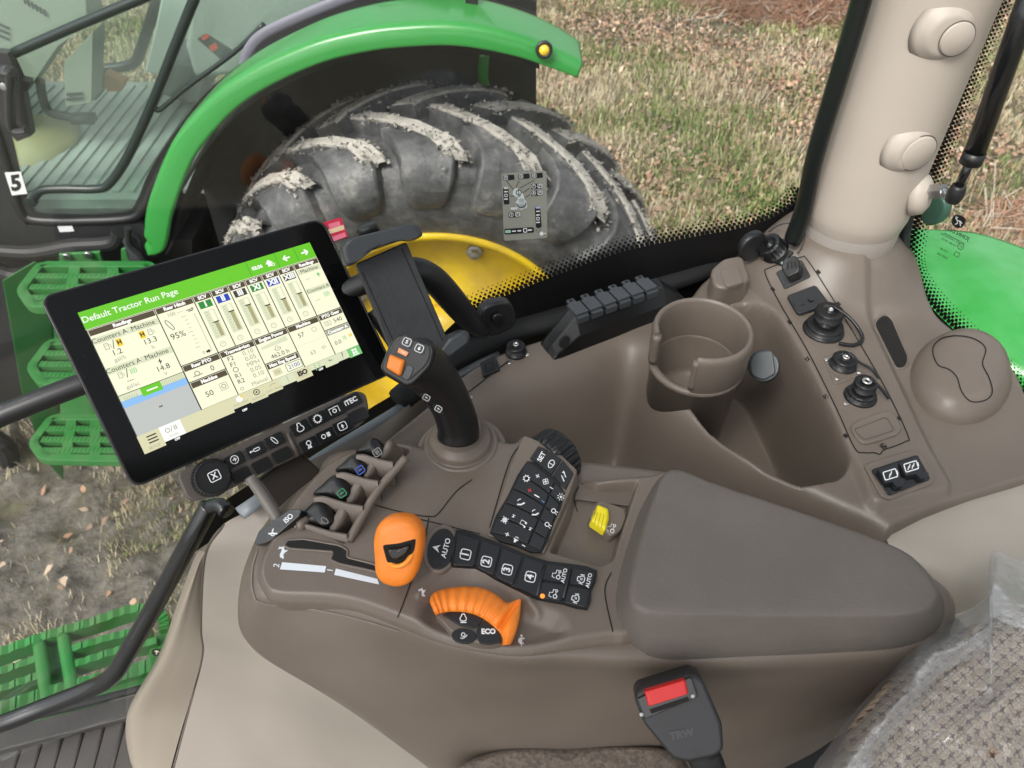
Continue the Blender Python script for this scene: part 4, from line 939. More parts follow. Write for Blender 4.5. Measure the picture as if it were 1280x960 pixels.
mb.add(np.vstack([A, A2]), grid_faces(2, len(A)))
# dot rows above the border
D = edge[(edge[:, 0] > 575)]; dd = np.r_[0, np.cumsum(np.linalg.norm(np.diff(D, axis=0), axis=1))]
D = D[dd < 470]; dd = dd[:len(D)]
for row, (off, r) in enumerate(((2.0, 3.0), (6.0, 2.3), (10.0, 1.75), (14.0, 1.2), (17.5, .8))):
    for q in np.arange(row % 2*3.2, dd[-1], 6.4):
        x = np.interp(q, dd, D[:, 0]); y = np.interp(q, dd, D[:, 1]); x2 = np.interp(q+2, dd, D[:, 0]); y2 = np.interp(q+2, dd, D[:, 1]); l_ = math.hypot(x2-x, y2-y)+1e-6
        nx, ny = (y2-y)/l_, -(x2-x)/l_
        V = [onwin(x+nx*off+r*math.cos(a), y+ny*off+r*math.sin(a), -.0045) for a in np.arange(0, 6.28, 6.28/7)]; mb.add(V, [list(range(7))])
mb.build('border', frit, W, smooth=False)
mb = MB(); V, Fc = tube([Pl(x, y, .70) for x, y in [(1140, -240), (1082, -20), (1050, 90), (1020, 190), (1004, 262), (990, 300)]], .011, 8, 5, flat=1.6); mb.add(V, Fc); mb.build('window_seal', mat('seal_black', (.008, .011, .010), .35), W)
# sticker on the pane
S = Plane(onwin(655, 255, -.006), WN); mb = MB()
V, Fc, tp = slab(S, rounded([(627, 217), (683, 213), (684, 297), (630, 301)], 3), .0004, .0001)
film = bpy.data.materials.new('sticker_film'); film.use_nodes = True; nt = film.node_tree; p = nt.nodes['Principled BSDF']; p.inputs['Base Color'].default_value = (.36, .37, .32, 1); p.inputs['Alpha'].default_value = .78; p.inputs['Roughness'].default_value = .3
mb.add(V, Fc, 0)
def bar(x, y, w_, h_, mi=1, t=tp, ang=4):
    put(mb, [('f', rrect(0, 0, w_, h_, min(w_, h_)*.25))], t, x, y, 1, ang, mi, lift=.0003)
for x, y in ((636, 222), (655, 220.5), (671.5, 219.5)): bar(x, y, 14, 6.4); put(mb, [('s', rrect(0, 0, 1.6, 1.7, .4), .22, True), ('t', {636: '9', 655: '5', 671.5: '6'}[x], 0, 0, 1.4, .03)], tp, x-3.6, y, 2.7, 4, 2, lift=.0005)
for x, y, tx in ((671, 233, '7'), (671, 241.5, '8'), (643, 268.5, '3')): bar(x, y, 14.5, 6.6); put(mb, [('s', circ(0, 0, .95), .22, True), ('t', tx, 0, 0, 1.3, .03), ('s', rrect(3.0, 0, 2., 1.7, .3), .3, True), ('s', [(2.4, -.5), (3., .6), (3.6, -.2)], .3)], tp, x-3.8, y, 2.6, 4, 2, lift=.0005)
for (x, y0, n_, c1) in ((632.5, 235, 4, 4), (672.5, 259.5, 5, 3)):
    bar(x+.2, y0+n_*2.4+.5, 7, n_*4.6+2.5)
    for k in range(n_): put(mb, [('f', rrect(0, 0, 5.2, 2.6, .6))] if k in (0,) else ([('s', rrect(0, 0, 3.2, 3.2, .5), .8, True)] if k == n_-2 else [('f', rrect(0, 0, 4.6, 1.5, .5))]), tp, x, y0+k*4.6, 1, 4, c1 if k == 0 else 2, lift=.0005)
bar(649, 288.5, 37, 7); put(mb, [('f', rrect(-14, 0, 6.5, 3.6, 1)), ('s', [(-9, 0), (-4, 0)], 1.6), ('s', [(-2, 0), (2.5, 0)], 1.8), ('s', rrect(7.5, 0, 4, 4.5, .5), 1, True), ('s', [(11, 0), (16, 0)], 1.8)], tp, 649, 288.5, 1, 4, 2, lift=.0005); put(mb, [('f', rrect(0, 0, 6, 3.2, .8))], tp, 634.5, 289.5, 1, 4, 5, lift=.0007)
for a_, b_ in (([633, 226], [645, 241]), ([649, 226], [645, 234]), ([668, 225], [650, 235]), ([662, 235], [654, 241]), ([662, 243], [657, 247]), ([637, 245], [647, 245]), ([640, 260], [640, 265])): V, Fc = ribbon(tp, [a_, b_], .8, .0004, n=1); mb.add(V, Fc, 1)
pale = [('f', crs([(-.6, 1.0), (-.75, .5), (-.5, .25), (-.2, -.15), (-.1, -.4), (.45, -.45), (.4, .3), (.1, .8), (-.2, 1.1)], 3).tolist()), ('f', circ(.1, -.62, .62, 18)), ('f', rrect(.1, -.85, 1.25, .55, .2)), ('f', rrect(-.75, -1.05, .7, .28, .1))]
put(mb, pale, tp, 650, 248, 11.5, 4, 6, lift=.0005)
put(mb, [('s', circ(-.1, .65, .28), .09, True), ('s', [(-.1, .3), (-.1, 1.)], .08), ('s', circ(.1, -.5, .5, 14, 180, 360), .09), ('s', [(-.4, .1), (.1, .3)], .07)], tp, 650, 248, 11.5, 4, 1, lift=.0007)
put(mb, [('f', circ(0, 0, 1)), ('s', [(1.4, 0), (2.2, 0)], .5)], tp, 677, 292, 2.5, 4, 2, lift=.0005)
for a_ in range(4): put(mb, [('f', [(-.5, 1), (.5, 1), (0, 1.8)])], tp, 673, 287.5, 2, a_*90, 1, lift=.0005)
stk = mb.build('window_sticker', [film, blackm, ink, mat('sticker_blue', (.35, .45, .8), .6), mat('sticker_grey', (.6, .6, .58), .6), mat('sticker_green', (.3, .65, .45), .6), mat('sticker_pale', (.62, .68, .68), .6)], smooth=False, loc=onwin(655, 255))
tag(stk, 'small transparent control legend sticker with joystick drawing stuck on the side window', 'sticker')
# sill strips between pane and console
mb = MB()
def band(pts0, pts1, hA, hB, t=.012):
    A = [Pz(x, y, hA) for x, y in pts0]; Bq = [Pz(x, y, hB) for x, y in pts1]; V = np.vstack([A, Bq]); return V, grid_faces(2, len(A))
SI = thing('window_sill', 'black rubber sill with grey-blue metal strip below the side window', 'sill', BL(0, .7, .75))
V, Fc = tube([Pz(x, y, .735) for x, y in [(300, 642), (400, 574), (500, 513), (560, 474), (620, 440)]], .010, 10, 4, flat=.6); obj('metal_strip', V, Fc, mat('sill_metal', (.22, .25, .27), .35), SI)
V, Fc = tube([Pz(x, y, .72) for x, y in [(500, 500), (560, 452), (640, 415), (700, 398), (800, 362), (880, 336), (960, 290), (1000, 262)]], .020, 10, 4, flat=.7); obj('rubber_strip', V, Fc, blackm, SI)
# hinge bracket and grab handle
HB = thing('grab_handle', 'thick black grab handle running behind the display to a round hinge plate', 'handle', Pl(600, 400, .7))
V, Fc, tp = pillow(Plane(Pl(640, 385, .72), -L+UP*.2), crs([(600, 405), (598, 385), (612, 375), (632, 373), (640, 385), (640, 402), (625, 412), (606, 416)], 3), dome(.012, .004)); hp = obj('hinge_plate', V, Fc, blackp, HB)
V, Fc = lathe(rprof(.008, .008), tp.hit(620, 396), tp.nn, 16); obj('hinge_bolt', V, Fc, blacks, hp)
V, Fc = tube([Pl(x, y, l) for x, y, l in [(-60, 548, .72), (0, 520, .72), (100, 481, .72), (200, 446, .72), (300, 414, .72), (400, 378, .72), (470, 348, .71), (512, 338, .70), (540, 348, .70), (568, 378, .70), (588, 402, .70), (602, 412, .71)]], [.012, .012, .012, .012, .012, .012, .013, .0155, .0165, .0165, .014, .012], 16, 6); obj('rail_tube', V, Fc, blackp, HB)
pl = thing('pull_knob', 'dark round knob half hidden in the black border left of the rear pillar', 'knob', Pl(935, 300, .72))
V, Fc = lathe(rprof(.024, .012, .004), Pl(937, 305, .735), -L, 32); obj('knob_disc', V, Fc, blackp, pl)

# ================================================================ rear window
WB = .965
RW = thing('rear_window', 'rear window pane with dotted border and mirrored maker lettering right of the pillar', 'window', BL(WB, .3, .8))
gp = [BL(WB, .70, 1.2), BL(WB, -.8, 1.2), BL(WB, -.8, -.4), BL(WB, .70, -.4)]
V, Fc = prism(gp, .002, B, .002); obj('pane', V, Fc, glassm, RW, smooth=False)
e2 = crs([(1272, -60), (1256, 0), (1234, 50), (1212, 108), (1186, 180), (1158, 255), (1146, 300), (1148, 335), (1172, 372), (1210, 410), (1250, 448), (1300, 500)], 6, False)
e1 = crs([(1262, -60), (1246, -2), (1222, 50), (1200, 105), (1172, 180), (1146, 250), (1134, 300), (1134, 342), (1160, 384), (1200, 424), (1240, 462), (1290, 515)], 6, False)
mb = MB(); A = np.array([Pb(x, y, WB-.004) for x, y in e1]); A2 = np.array([Pb(x, y, WB-.004) for x, y in (e1*.8+e2*.2)]); A0_ = np.array([Pb(x-14, y+6, WB-.004) for x, y in e1]); mb.add(np.vstack([A0_, A2]), grid_faces(2, len(A)))
em = e1*.75+e2*.25
dd = np.r_[0, np.cumsum(np.linalg.norm(np.diff(em, axis=0), axis=1))]
for row, (off, r) in enumerate(((2.2, 3.0), (6.0, 2.6), (9.8, 2.2), (13.6, 1.7), (17.2, 1.2), (20.8, .8))):
    for q in np.arange(row % 2*3.1, dd[-1]-3, 6.2):
        x = np.interp(q, dd, em[:, 0]); y = np.interp(q, dd, em[:, 1]); x2 = np.interp(q+2, dd, em[:, 0]); y2 = np.interp(q+2, dd, em[:, 1]); l_ = math.hypot(x2-x, y2-y)+1e-6
        nx, ny = (y2-y)/l_, -(x2-x)/l_
        V = [Pb(x+nx*off+r*math.cos(a), y+ny*off+r*math.sin(a), WB-.0045) for a in np.arange(0, 6.28, 6.28/7)]; mb.add(V, [list(range(7))])
mb.build('border', frit, RW, smooth=False)
V, Fc = tube([Pb(x, y, .93) for x, y in [(1262, -60), (1242, 0), (1218, 55), (1194, 110), (1168, 178), (1146, 240), (1132, 290), (1132, 345), (1150, 385), (1182, 415), (1225, 455), (1290, 530)]], .008, 8, 5); obj('window_seal', V, Fc, mat('seal_green_black', (.02, .03, .027), .4), RW)
RS = Plane(Pb(1200, 275, WB-.006), -B); mb = MB()
mi_ = -1.
def rput(ic, x, y, s, ang=-26, mi=0): put(mb, ic, RS, x, y, s, ang, mi, sx=mi_)
rput([('f', crs([(-.85, .85), (.85, .85), (.95, -.5), (0, -1), (-.95, -.5)], 4).tolist())], 1198, 277, 8, -20)
put(mb, [('s', [(-.65, -.1), (-.2, .15), (.25, .1), (.6, .45)], .16), ('s', [(-.2, .1), (-.55, -.55)], .14), ('s', [(.2, .1), (.05, -.3), (.35, -.6)], .14), ('s', [(.45, .35), (.3, .65)], .12), ('s', [(.55, .4), (.62, .7)], .1)], RS.up(.0004), 1198, 277, 8, -20, 1, sx=mi_)
rput([('t', 'JOHN DEERE', 0, 0, 1.0, .015)], 1194, 290.5, 6.8, -27)
rput([('t', 'AS2  LAMINATED', 0, 0, 1, 0)], 1188, 298, 3.6, -28); rput([('t', 'M2180  MCE2', 0, 0, 1, 0)], 1186, 303, 3.6, -28); rput([('s', [(-6, 0), (6, 0)], .3)], 1193, 298, 2.4, -28)
rput([('t', '43R-00', 0, 0, 1, 0)], 1180, 313, 3.6, -28); rput([('s', circ(0, 0, 1), .2, True), ('t', 'E3', 0, 0, 1.1, 0)], 1201, 308, 3.8, -28); rput([('s', rrect(0, 0, 2, 1.8, .3), .2, True)], 1196, 318, 3, -28); rput([('t', 'DOT 459', 0, 0, 1, 0)], 1178, 320, 3.6, -28)
mb.build('etched_mark', [blackm, ink], RW, smooth=False)
# gas strut
GS = thing('gas_strut', 'black gas strut with steel ball bolt in front of the rear window', 'strut', Pb(1200, 200, .9))
V, Fc = tube([Pb(x, y, .86) for x, y in [(1300, -40), (1275, 30), (1219, 190)]], .0125, 20, 2, spl=False); obj('strut_cylinder', V, Fc, blackg, GS)
V, Fc = tube([Pb(1219, 190, .86), Pb(1213, 204, .86)], [.0132, .0132], 20, 1, spl=False); obj('strut_collar', V, Fc, blackp, GS)
V, Fc = tube([Pb(1214, 200, .86), Pb(1197, 236, .86)], .0055, 14, 1, spl=False); obj('strut_rod', V, Fc, blackg, GS)
V, Fc = tube([Pb(1199, 232, .86), Pb(1194, 243, .86), Pb(1190, 252, .86)], [.0085, .011, .0085], 16, 3); obj('ball_end', V, Fc, blackp, GS)
V, Fc = tube([Pd(1158, 240, 1.02), Pd(1180, 239, 1.0)], .0105, 6, 1, spl=False); obj('hex_bolt', V, Fc, steel, GS, smooth=False); V, Fc = tube([Pd(1180, 239, 1.0), Pd(1192, 245, .99)], .006, 12, 1, spl=False); obj('ball_stud', V, Fc, steel, GS)
V, Fc, tp = pillow(Plane(Pb(1172, 265, .945), -B), ell(1172, 262, 14, 20, -30), dome(.01, .004)); obj('glass_clamp', V, Fc, mat('clamp_green_grey', (.06, .14, .10), .25), GS)
# own rear fender seen through the rear window
fs = [[(1100, 285, .80), (1150, 289, .80), (1205, 292, .80), (1245, 301, .80), (1300, 322, .80), (1360, 352, .8)],
      [(1090, 300, .82), (1150, 320, .80), (1205, 328, .79), (1250, 340, .79), (1310, 362, .80), (1370, 392, .8)],
      [(1090, 340, .86), (1150, 370, .82), (1210, 385, .80), (1260, 400, .80), (1320, 425, .80), (1380, 450, .8)],
      [(1090, 400, .92), (1150, 430, .88), (1210, 450, .85), (1270, 470, .84), (1330, 500, .84), (1380, 530, .84)],
      [(1090, 450, 1.0), (1150, 500, .98), (1210, 530, .95), (1270, 550, .95), (1330, 580, .95), (1380, 600, .95)]]
V, Fc, nr, nc = surf([[Pz(x, y, h+.12) for x, y, h in r] for r in fs], 8, 8)
of = obj('rear_fender', V, Fc, mat('green_paint_clean', (.035, .46, .06), .22, coat=.6, var=.2, vscale=14, vcol=(.09, .55, .13)), loc=Pz(1220, 400, .9)); tag(of, 'bright green curved fender outside the rear window', 'fender'); of.modifiers.new('s', 'SOLIDIFY').thickness = .006
# ================================================================ control console (armrest)
CO = thing('control_console', 'taupe armrest console carrying joystick, orange throttle lever, keypad and padded armrest lid', 'console', BL(-.1, .3, .9))
out_d = crs([(320, 692), (336, 663), (372, 612), (412, 572), (455, 556), (500, 552), (545, 560), (600, 548), (640, 553), (656, 545), (690, 566), (716, 590), (745, 596), (775, 592), (812, 589), (836, 588), (842, 640), (836, 720), (815, 780), (785, 796), (760, 797), (700, 806), (640, 811), (560, 797), (500, 774), (440, 750), (395, 741), (345, 737), (328, 731), (318, 714)], 5)
leverbay = rounded([(383, 652), (425, 595), (466, 550), (515, 566), (472, 612), (437, 672), (430, 676)], 6, 3)
gate = rounded([(355, 682), (360, 675), (380, 674), (425, 682), (435, 688), (434, 697), (466, 705), (482, 712), (480, 718), (466, 714), (424, 705), (413, 700), (417, 690), (362, 686)], 3, 3)
pocket = rounded([(722, 590), (748, 600), (800, 600), (782, 652), (768, 700), (752, 709), (686, 690), (708, 640)], 5, 3)
bowl = crs([(525, 740), (548, 716), (590, 708), (635, 726), (662, 752), (700, 768), (712, 790), (690, 806), (640, 815), (560, 805), (525, 778)], 4)
lip = crs([(524, 742), (545, 713), (580, 701), (620, 712), (652, 740), (672, 765)], 4, False)
def deck_fn(x, y):
    x = np.asarray(x, float); y = np.asarray(y, float); qx, qy = refpx(x, y, .60); h = np.full(qx.shape, .60)
    h = h+.030*ss(sd(qx, qy, leverbay), -1, 5)
    h = h+.016*ss(sd(qx, qy, pocket), -1, 7)
    h = h+.008*ss(sd(qx, qy, bowl), -6, 24)
    h = h-.0025*np.exp(-(sdl(qx, qy, lip)/5)**2)
    h = h-.006*ss(qy*-1, -670, -590)*ss(qx, 440, 520)*(1-ss(qx, 640, 720))      # joystick deck stands slightly higher
    h = h+.012*ss(520-qx, 0, 180)*ss(qy, 600, 740)
    so = sd(qx, qy, out_d); h = h+.010*(1-ss(so, -3, 12))**2
    return h
DK0 = Field(deck_fn, .60)
V, Fc, QX, QY = gridfield(DK0, 300, 860, 530, 840, 1.25, lambda X, Y: sd(X, Y, out_d) > -5)
so_ = sd(QX, QY, out_d); gx_ = sd(QX+.3, QY, out_d)-sd(QX-.3, QY, out_d); gy_ = sd(QX, QY+.3, out_d)-sd(QX, QY-.3, out_d); gl_ = np.hypot(gx_, gy_)+1e-6
mv = np.clip(-.8-so_, 0, None); qx_ = QX+gx_/gl_*mv; qy_ = QY+gy_/gl_*mv          # turn the rim straight down
u_ = (qx_-640)/F; v_ = (480-qy_)/F; t_ = .60/(C45-C45*v_); X_ = u_*t_; Y_ = (C45*v_+C45)*t_
V = np.stack([X_, Y_, CAMZ-deck_fn(X_, Y_)-np.clip(mv/2.5, 0, 1)*.020], -1)
cx = QX[Fc].mean(1); cy = QY[Fc].mean(1); I = np.zeros(len(Fc), int)
obj('deck', V, Fc, [taupe, dark], CO, mi=I); DK = MeshS(V, Fc)
mb = MB(); W = np.array([DK.hit(x, y)+UP*.0006 for x, y in gate]); mb.add(np.vstack([W, W-UP*.003]), [list(range(len(W)))]); mb.build('lever_gate', dark, CO, smooth=False)  # flat dark sheet: the shade of the deep gate is put into its colour
V, Fc = tube([DK.hit(x, y)+UP*.0002 for x, y in gate], .0012, 8, 1, closed=True, spl=False); obj('gate_rim', V, Fc, taupe, CO)
# body below the deck: rings of pixel + drop
def ring(pts): return [Pz(x, y, h) for x, y, h in pts]
inner = [(470, 600, .614), (410, 620, .614), (370, 650, .614), (345, 680, .618), (335, 705, .62), (345, 728, .62), (410, 738, .62), (500, 765, .612), (560, 790, .612), (640, 805, .612), (720, 800, .612), (800, 800, .612), (900, 800, .612), (1000, 800, .61), (1100, 796, .61), (1140, 770, .61), (1130, 720, .612), (1000, 680, .612), (840, 640, .612)]
A_ = [(462, 562, .618), (398, 596, .618), (350, 640, .618), (322, 684, .622), (315, 716, .624), (326, 746, .624), (398, 754, .624), (500, 787, .617), (560, 811, .617), (640, 826, .617), (712, 824, .617), (830, 830, .620), (940, 829, .62), (1040, 824, .62), (1118, 817, .62), (1178, 786, .62), (1170, 725, .62), (1000, 655, .62), (838, 592, .62)]
Bm = [(450, 580, .66), (390, 610, .66), (335, 655, .645), (308, 705, .65), (299, 745, .655), (309, 783, .665), (380, 800, .665), (490, 820, .66), (560, 840, .66), (640, 850, .66), (720, 850, .66), (825, 852, .66), (935, 851, .66), (1035, 847, .66), (1120, 838, .66), (1180, 805, .66), (1172, 745, .66), (1000, 675, .66), (838, 612, .66)]
Cm = [(450, 620, .74), (395, 660, .74), (350, 700, .71), (318, 745, .70), (303, 778, .70), (318, 812, .71), (390, 850, .73), (480, 880, .74), (560, 890, .745), (640, 896, .745), (720, 897, .745), (815, 899, .75), (925, 896, .75), (1020, 890, .75), (1105, 876, .75), (1165, 840, .75), (1150, 790, .75), (1000, 730, .75), (830, 680, .75)]
Dm = [(470, 700, .85), (430, 740, .84), (395, 770, .82), (365, 800, .79), (345, 820, .77), (355, 836, .77), (425, 880, .80), (495, 925, .83), (560, 955, .85), (640, 966, .87), (715, 966, .87), (800, 960, .87), (905, 950, .87), (985, 930, .86), (1060, 900, .85), (1120, 870, .84), (1110, 830, .84), (980, 800, .85), (820, 760, .85)]
Em = [(500, 800, 1.0), (480, 840, .98), (470, 860, .96), (460, 880, .94), (465, 895, .93), (480, 905, .93), (520, 940, .95), (570, 985, .97), (620, 1010, .98), (680, 1030, 1.0), (740, 1035, 1.0), (790, 1030, 1.0), (860, 1015, 1.0), (920, 990, 1.0), (980, 960, 1.0), (1030, 930, 1.0), (1020, 900, 1.0), (930, 870, 1.0), (800, 850, 1.0)]
V, Fc, nr, nc = surf([ring(r) for r in (inner, A_, Bm, Cm, Dm, Em)], 8, 8, closed=True)
obj('console_body', V, Fc, taupe, CO); BD = MeshS(V, Fc)
mb = MB()
def seam(S, pts, w=1.6): V, Fc = ribbon(S, pts, w, .0006); obj('seam', V, Fc, dark, CO, smooth=False)
seam(DK, [(463, 630), (500, 640), (536, 646), (548, 642), (570, 615), (590, 600)], 1.3)
seam(DK, [(463, 630), (445, 665), (437, 676)], 1.0); seam(DK, [(500, 645), (536, 652), (600, 668)], 1.2); seam(DK, [(536, 648), (527, 690), (504, 755), (497, 772)], 1.4)
seam(DK, [(650, 557), (636, 580), (612, 660)], 1.4); seam(DK, [(645, 572), (657, 577)], 1.)
seam(DK, [(764, 716), (756, 740), (766, 790)], 1.6); seam(DK, [(722, 590), (735, 600), (746, 596)], 1.2); seam(DK, [(722, 640), (717, 620), (728, 604), (745, 597)], 1.1)
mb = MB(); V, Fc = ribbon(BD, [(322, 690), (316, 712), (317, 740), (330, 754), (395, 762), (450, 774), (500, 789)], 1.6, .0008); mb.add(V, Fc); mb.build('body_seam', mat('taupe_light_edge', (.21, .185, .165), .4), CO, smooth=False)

# gate marks: white wedge bars, 2, 1, hare
mb = MB()
def quadmark(S, q, mi=0, lift=.0006):
    n_ = 5; top = [(q[0][0]+(q[1][0]-q[0][0])*k/n_, q[0][1]+(q[1][1]-q[0][1])*k/n_) for k in range(n_+1)]; bot = [(q[3][0]+(q[2][0]-q[3][0])*k/n_, q[3][1]+(q[2][1]-q[3][1])*k/n_) for k in range(n_+1)]
    W = np.array([S.up(lift).hit(x, y) for x, y in top+bot]); mb.add(W, [[i, i+n_+1, i+n_+2, i+1] for i in range(n_)], mi)
MW = mat('mark_white', (.72, .78, .84), .55)
def mark(f): 
    global mb; mb = MB(); f(); mb.build('printed_mark', MW, CO, smooth=False)
mark(lambda: quadmark(DK, [(353, 703), (408, 708), (406, 716), (350, 712)])); mark(lambda: quadmark(DK, [(420, 711), (472, 724), (474, 731), (418, 719)]))
mark(lambda: put(mb, [('t', '2', 0, 0, 2, .01)], DK, 346, 707, 5.2, 80)); mark(lambda: put(mb, [('t', '1', 0, 0, 2, .01)], DK, 413, 713, 5.2, 80))
hare = [('f', crs([(-.9, -.2), (-.5, .15), (0, .25), (.4, .4), (.75, .55), (1., .35), (.7, .1), (.6, -.2), (.9, -.5), (.6, -.5), (.2, -.35), (-.3, -.4), (-.5, -.7), (-.9, -.6), (-.7, -.4)], 3).tolist()), ('s', [(.55, .5), (.15, .95)], .17), ('s', [(.7, .5), (.45, 1.0)], .15)]
tort = [('f', crs([(-.8, -.3), (-.5, .35), (0, .55), (.5, .35), (.8, -.3)], 4, False).tolist()), ('f', circ(1.0, .05, .25, 10)), ('f', rrect(-.5, -.5, .3, .4, .1)), ('f', rrect(.5, -.5, .3, .4, .1)), ('s', [(-.8, -.25), (-1.1, -.35)], .12)]
mark(lambda: put(mb, hare, DK, 353, 691, 7.5, 55)); mark(lambda: put(mb, hare, DK, 528, 741, 5.5, 78)); mark(lambda: put(mb, tort, DK, 651, 801, 6.2, 80))
mark(lambda: put(mb, [('s', [(-.9, .1), (.9, .5)], .18), ('s', [(-.5, -.9), (-.1, .2), (.3, -.7), (-.5, -.9)], .22), ('s', [(.5, .1), (.95, .5), (.4, .8)], .16)], DK, 725, 591, 6.5, -10))
# black touch strip at the left edge: ISO (upside down)
S = Plane(Pz(350, 660, .604), (-.35, -.35, .85))
V, Fc, tp = slab(S, rounded([(321, 679), (327, 664), (366, 637), (380, 638), (378, 645), (340, 678), (324, 683)], 4), .004, .01); mb = MB(); mb.add(V, Fc, 0)
put(mb, [('t', 'OSI', 0, 0, 2, .02)], tp, 360, 647.5, 4.4, 222, 1); put(mb, [('s', [(-.9, .5), (.9, -.5)], .3), ('s', circ(-.1, -.05, .4), .2, True), ('s', [(.1, .5), (.7, .9)], .25)], tp, 341, 667, 5.5, 30, 1)
mb.build('touch_strip', [blackg, ink], CO, smooth=False, bevel=.0008)

# four paddle levers in their bay, each between two fins
lev = [((398, 650), 30, 'plain'), ((420, 616), 28, 'green'), ((444, 587), 24, 'blue'), ((466, 565), 21, 'grey')]
mg = mat('lever_mark_green', (.02, .22, .09), .5); mbl = mat('lever_mark_blue', (.03, .09, .42), .5); mgr = mat('lever_mark_grey', (.2, .2, .2), .5)
LP = Plane(Pz(430, 620, .592), (-.25, -.35, .9))
def shp(px, py, s, q): return [(px+x*s, py+y*s) for x, y in q]
for (cx_, cy_), s, kind in lev:
    V, Fc, tp = pillow(LP, crs(shp(cx_, cy_, s, [(-.95, .15), (-.6, -.25), (-.05, -.75), (.35, -.72), (.62, -.3), (.75, .1), (.45, .42), (.15, .38), (-.35, .25)]), 4), dome(.010, .009, base=-.02)); lv = MB(); lv.add(V, Fc, 0)
    ic = [('s', rrect(0, 0, 1.9, 1.7, .4), .24, True), ('s', [(-.5, 0), (.5, 0)], .3)] if kind != 'plain' else [('s', ell(0, 0, .5, .9, -20, 16), .16, True)]
    c_ = tp.hit(cx_+.28*s, cy_+.05*s)
    if kind == 'grey': ic = ic+[('s', [(-.5, .4), (.5, .4)], .2), ('s', [(-.5, -.4), (.5, -.4)], .2)]
    put(lv, ic, tp, cx_+.26*s, cy_+.02*s, 5.2 if kind != 'plain' else 5.5, 35, {'plain': 2, 'green': 1, 'blue': 1, 'grey': 2}[kind], lift=.0006)
    lv.build('paddle_lever', [blacks, mg if kind == 'green' else mbl, mgr], CO)
mb = MB()
finq = [(-1.02, .30), (-.55, -.05), (-.15, .12), (.3, .34), (1.55, .62), (1.5, .72), (.9, .62), (.1, .50), (-.6, .30)]
for (cx_, cy_), s, kind in lev:
    # divider fin between levers: a curved sheet standing in the bay
    e = crs(shp(cx_, cy_, s, [(-.98, .22), (-.55, .18), (0, .34), (.55, .50), (1.2, .62)]), 4, False)
    top_ = np.array([LP.up(.011).hit(x, y-1.5) for x, y in e]); bot_ = top_-UP*.035
    V = np.vstack([top_, bot_, top_+np.array([.0, -.003, 0]), bot_+np.array([0, -.003, 0])]); n_ = len(e)
    fn = MB(); Fq = [[i, i+1, i+1+n_, i+n_] for i in range(n_-1)]+[[2*n_+i, 2*n_+i+n_, 2*n_+i+1+n_, 2*n_+i+1] for i in range(n_-1)]+[[i, i+2*n_, i+1+2*n_, i+1] for i in range(n_-1)]
    fn.add(V, Fq); 
    V, Fc, tp = pillow(LP.up(-.008), crs(shp(cx_, cy_, s, [(1.05, .45), (.72, .75), (.62, .35), (1.0, -.35), (1.28, -.55), (1.4, -.25)]), 4), dome(.012, .005, base=-.02)); fn.add(V, Fc)
    fn.build('lever_fin', taupe, CO, bevel=0)
V, Fc = tube([DK.hit(x, y)+UP*.002 for x, y in [(384, 650), (376, 660), (400, 663), (432, 668)]], .0045, 8, 4); obj('bay_edge', V, Fc, taupe, CO)
V, Fc = tube([LP.up(.004).hit(x, y) for x, y in [(436, 676), (468, 620), (488, 594), (508, 572)]], .0042, 10, 5); obj('bay_rail', V, Fc, taupe, CO)

# joystick
js = sub('joystick', CO)
jc = Pz(577, 562, .604)
pr = [(.047, -.012), (.047, -.002), (.0455, .001), (.0405, .001), (.0385, -.001), (.0375, .003), (.0385, .007), (.0375, .011), (.0345, .0125), (.0325, .011), (.0315, .014), (.0320, .018), (.030, .021), (.0255, .024), (.0235, .028), (.0235, .036), (.02, .04), (0, .04)]
V, Fc = lathe(pr, jc, (-.03, -.02, 1), 64); obj('boot', V, Fc, taupe, js)
neck = [(573, 545, .735, .0205), (572, 530, .728, .0200), (564, 506, .712, .0195), (550, 482, .695, .0205), (533, 462, .678, .0225), (518, 450, .664, .0225)]
P = [Pd(x, y, d) for x, y, d, r in neck]; V, Fc = tube(P, [r for *_, r in neck], 24, 6); nk = obj('grip', V, Fc, blacks, js); NK = MeshS(V, Fc)
HS = Plane(Pd(510, 450, .640), (.05, -.62, .78))
head = rounded([(487, 428), (499, 415), (541, 430), (544, 437), (540, 458), (518, 480), (509, 484), (478, 466), (475, 458)], 8, 5)
V, Fc, tp = pillow(HS, head, [(.010, -.034), (.004, -.026), (0, -.016), (0, -.004), (.0008, -.0015), (.002, 0), (.0028, 0), (.005, .0)], ); obj('head', V, Fc, blacks, js)
V, Fc, t2 = pillow(tp.up(-.0002), rounded([(492, 431), (502, 420), (537, 432), (539, 441), (534, 456), (514, 474), (508, 476), (482, 461), (483, 451)], 6, 4), dome(.0012, .001)); obj('face_plate', V, Fc, key, js)
for cx_, cy_, t in ((508.5, 427.5, '5'), (524, 435.5, '6')):
    mb = MB(); V, Fc, t3 = slab(t2, [(cx_-8, cy_-4), (cx_-3, cy_-8.5), (cx_+8, cy_-3.5), (cx_+6, cy_+6), (cx_+3, cy_+8), (cx_-7, cy_+4)], .0012); mb.add(V, Fc, 0)
    put(mb, [('s', rrect(0, 0, 1.9, 1.8, .5), .16, True), ('t', t, 0, 0, 1.25, .04)], t3, cx_, cy_, 5.2, -25, 1); mb.build('joystick_button', [key, ink], js, smooth=False)
V, Fc, t3 = pillow(t2, rounded([(488, 443), (507, 451), (502, 469), (499, 470), (484, 461), (484, 457)], 2.5), dome(.0055, .003)); obj('thumb_rocker', V, Fc, orange, js)
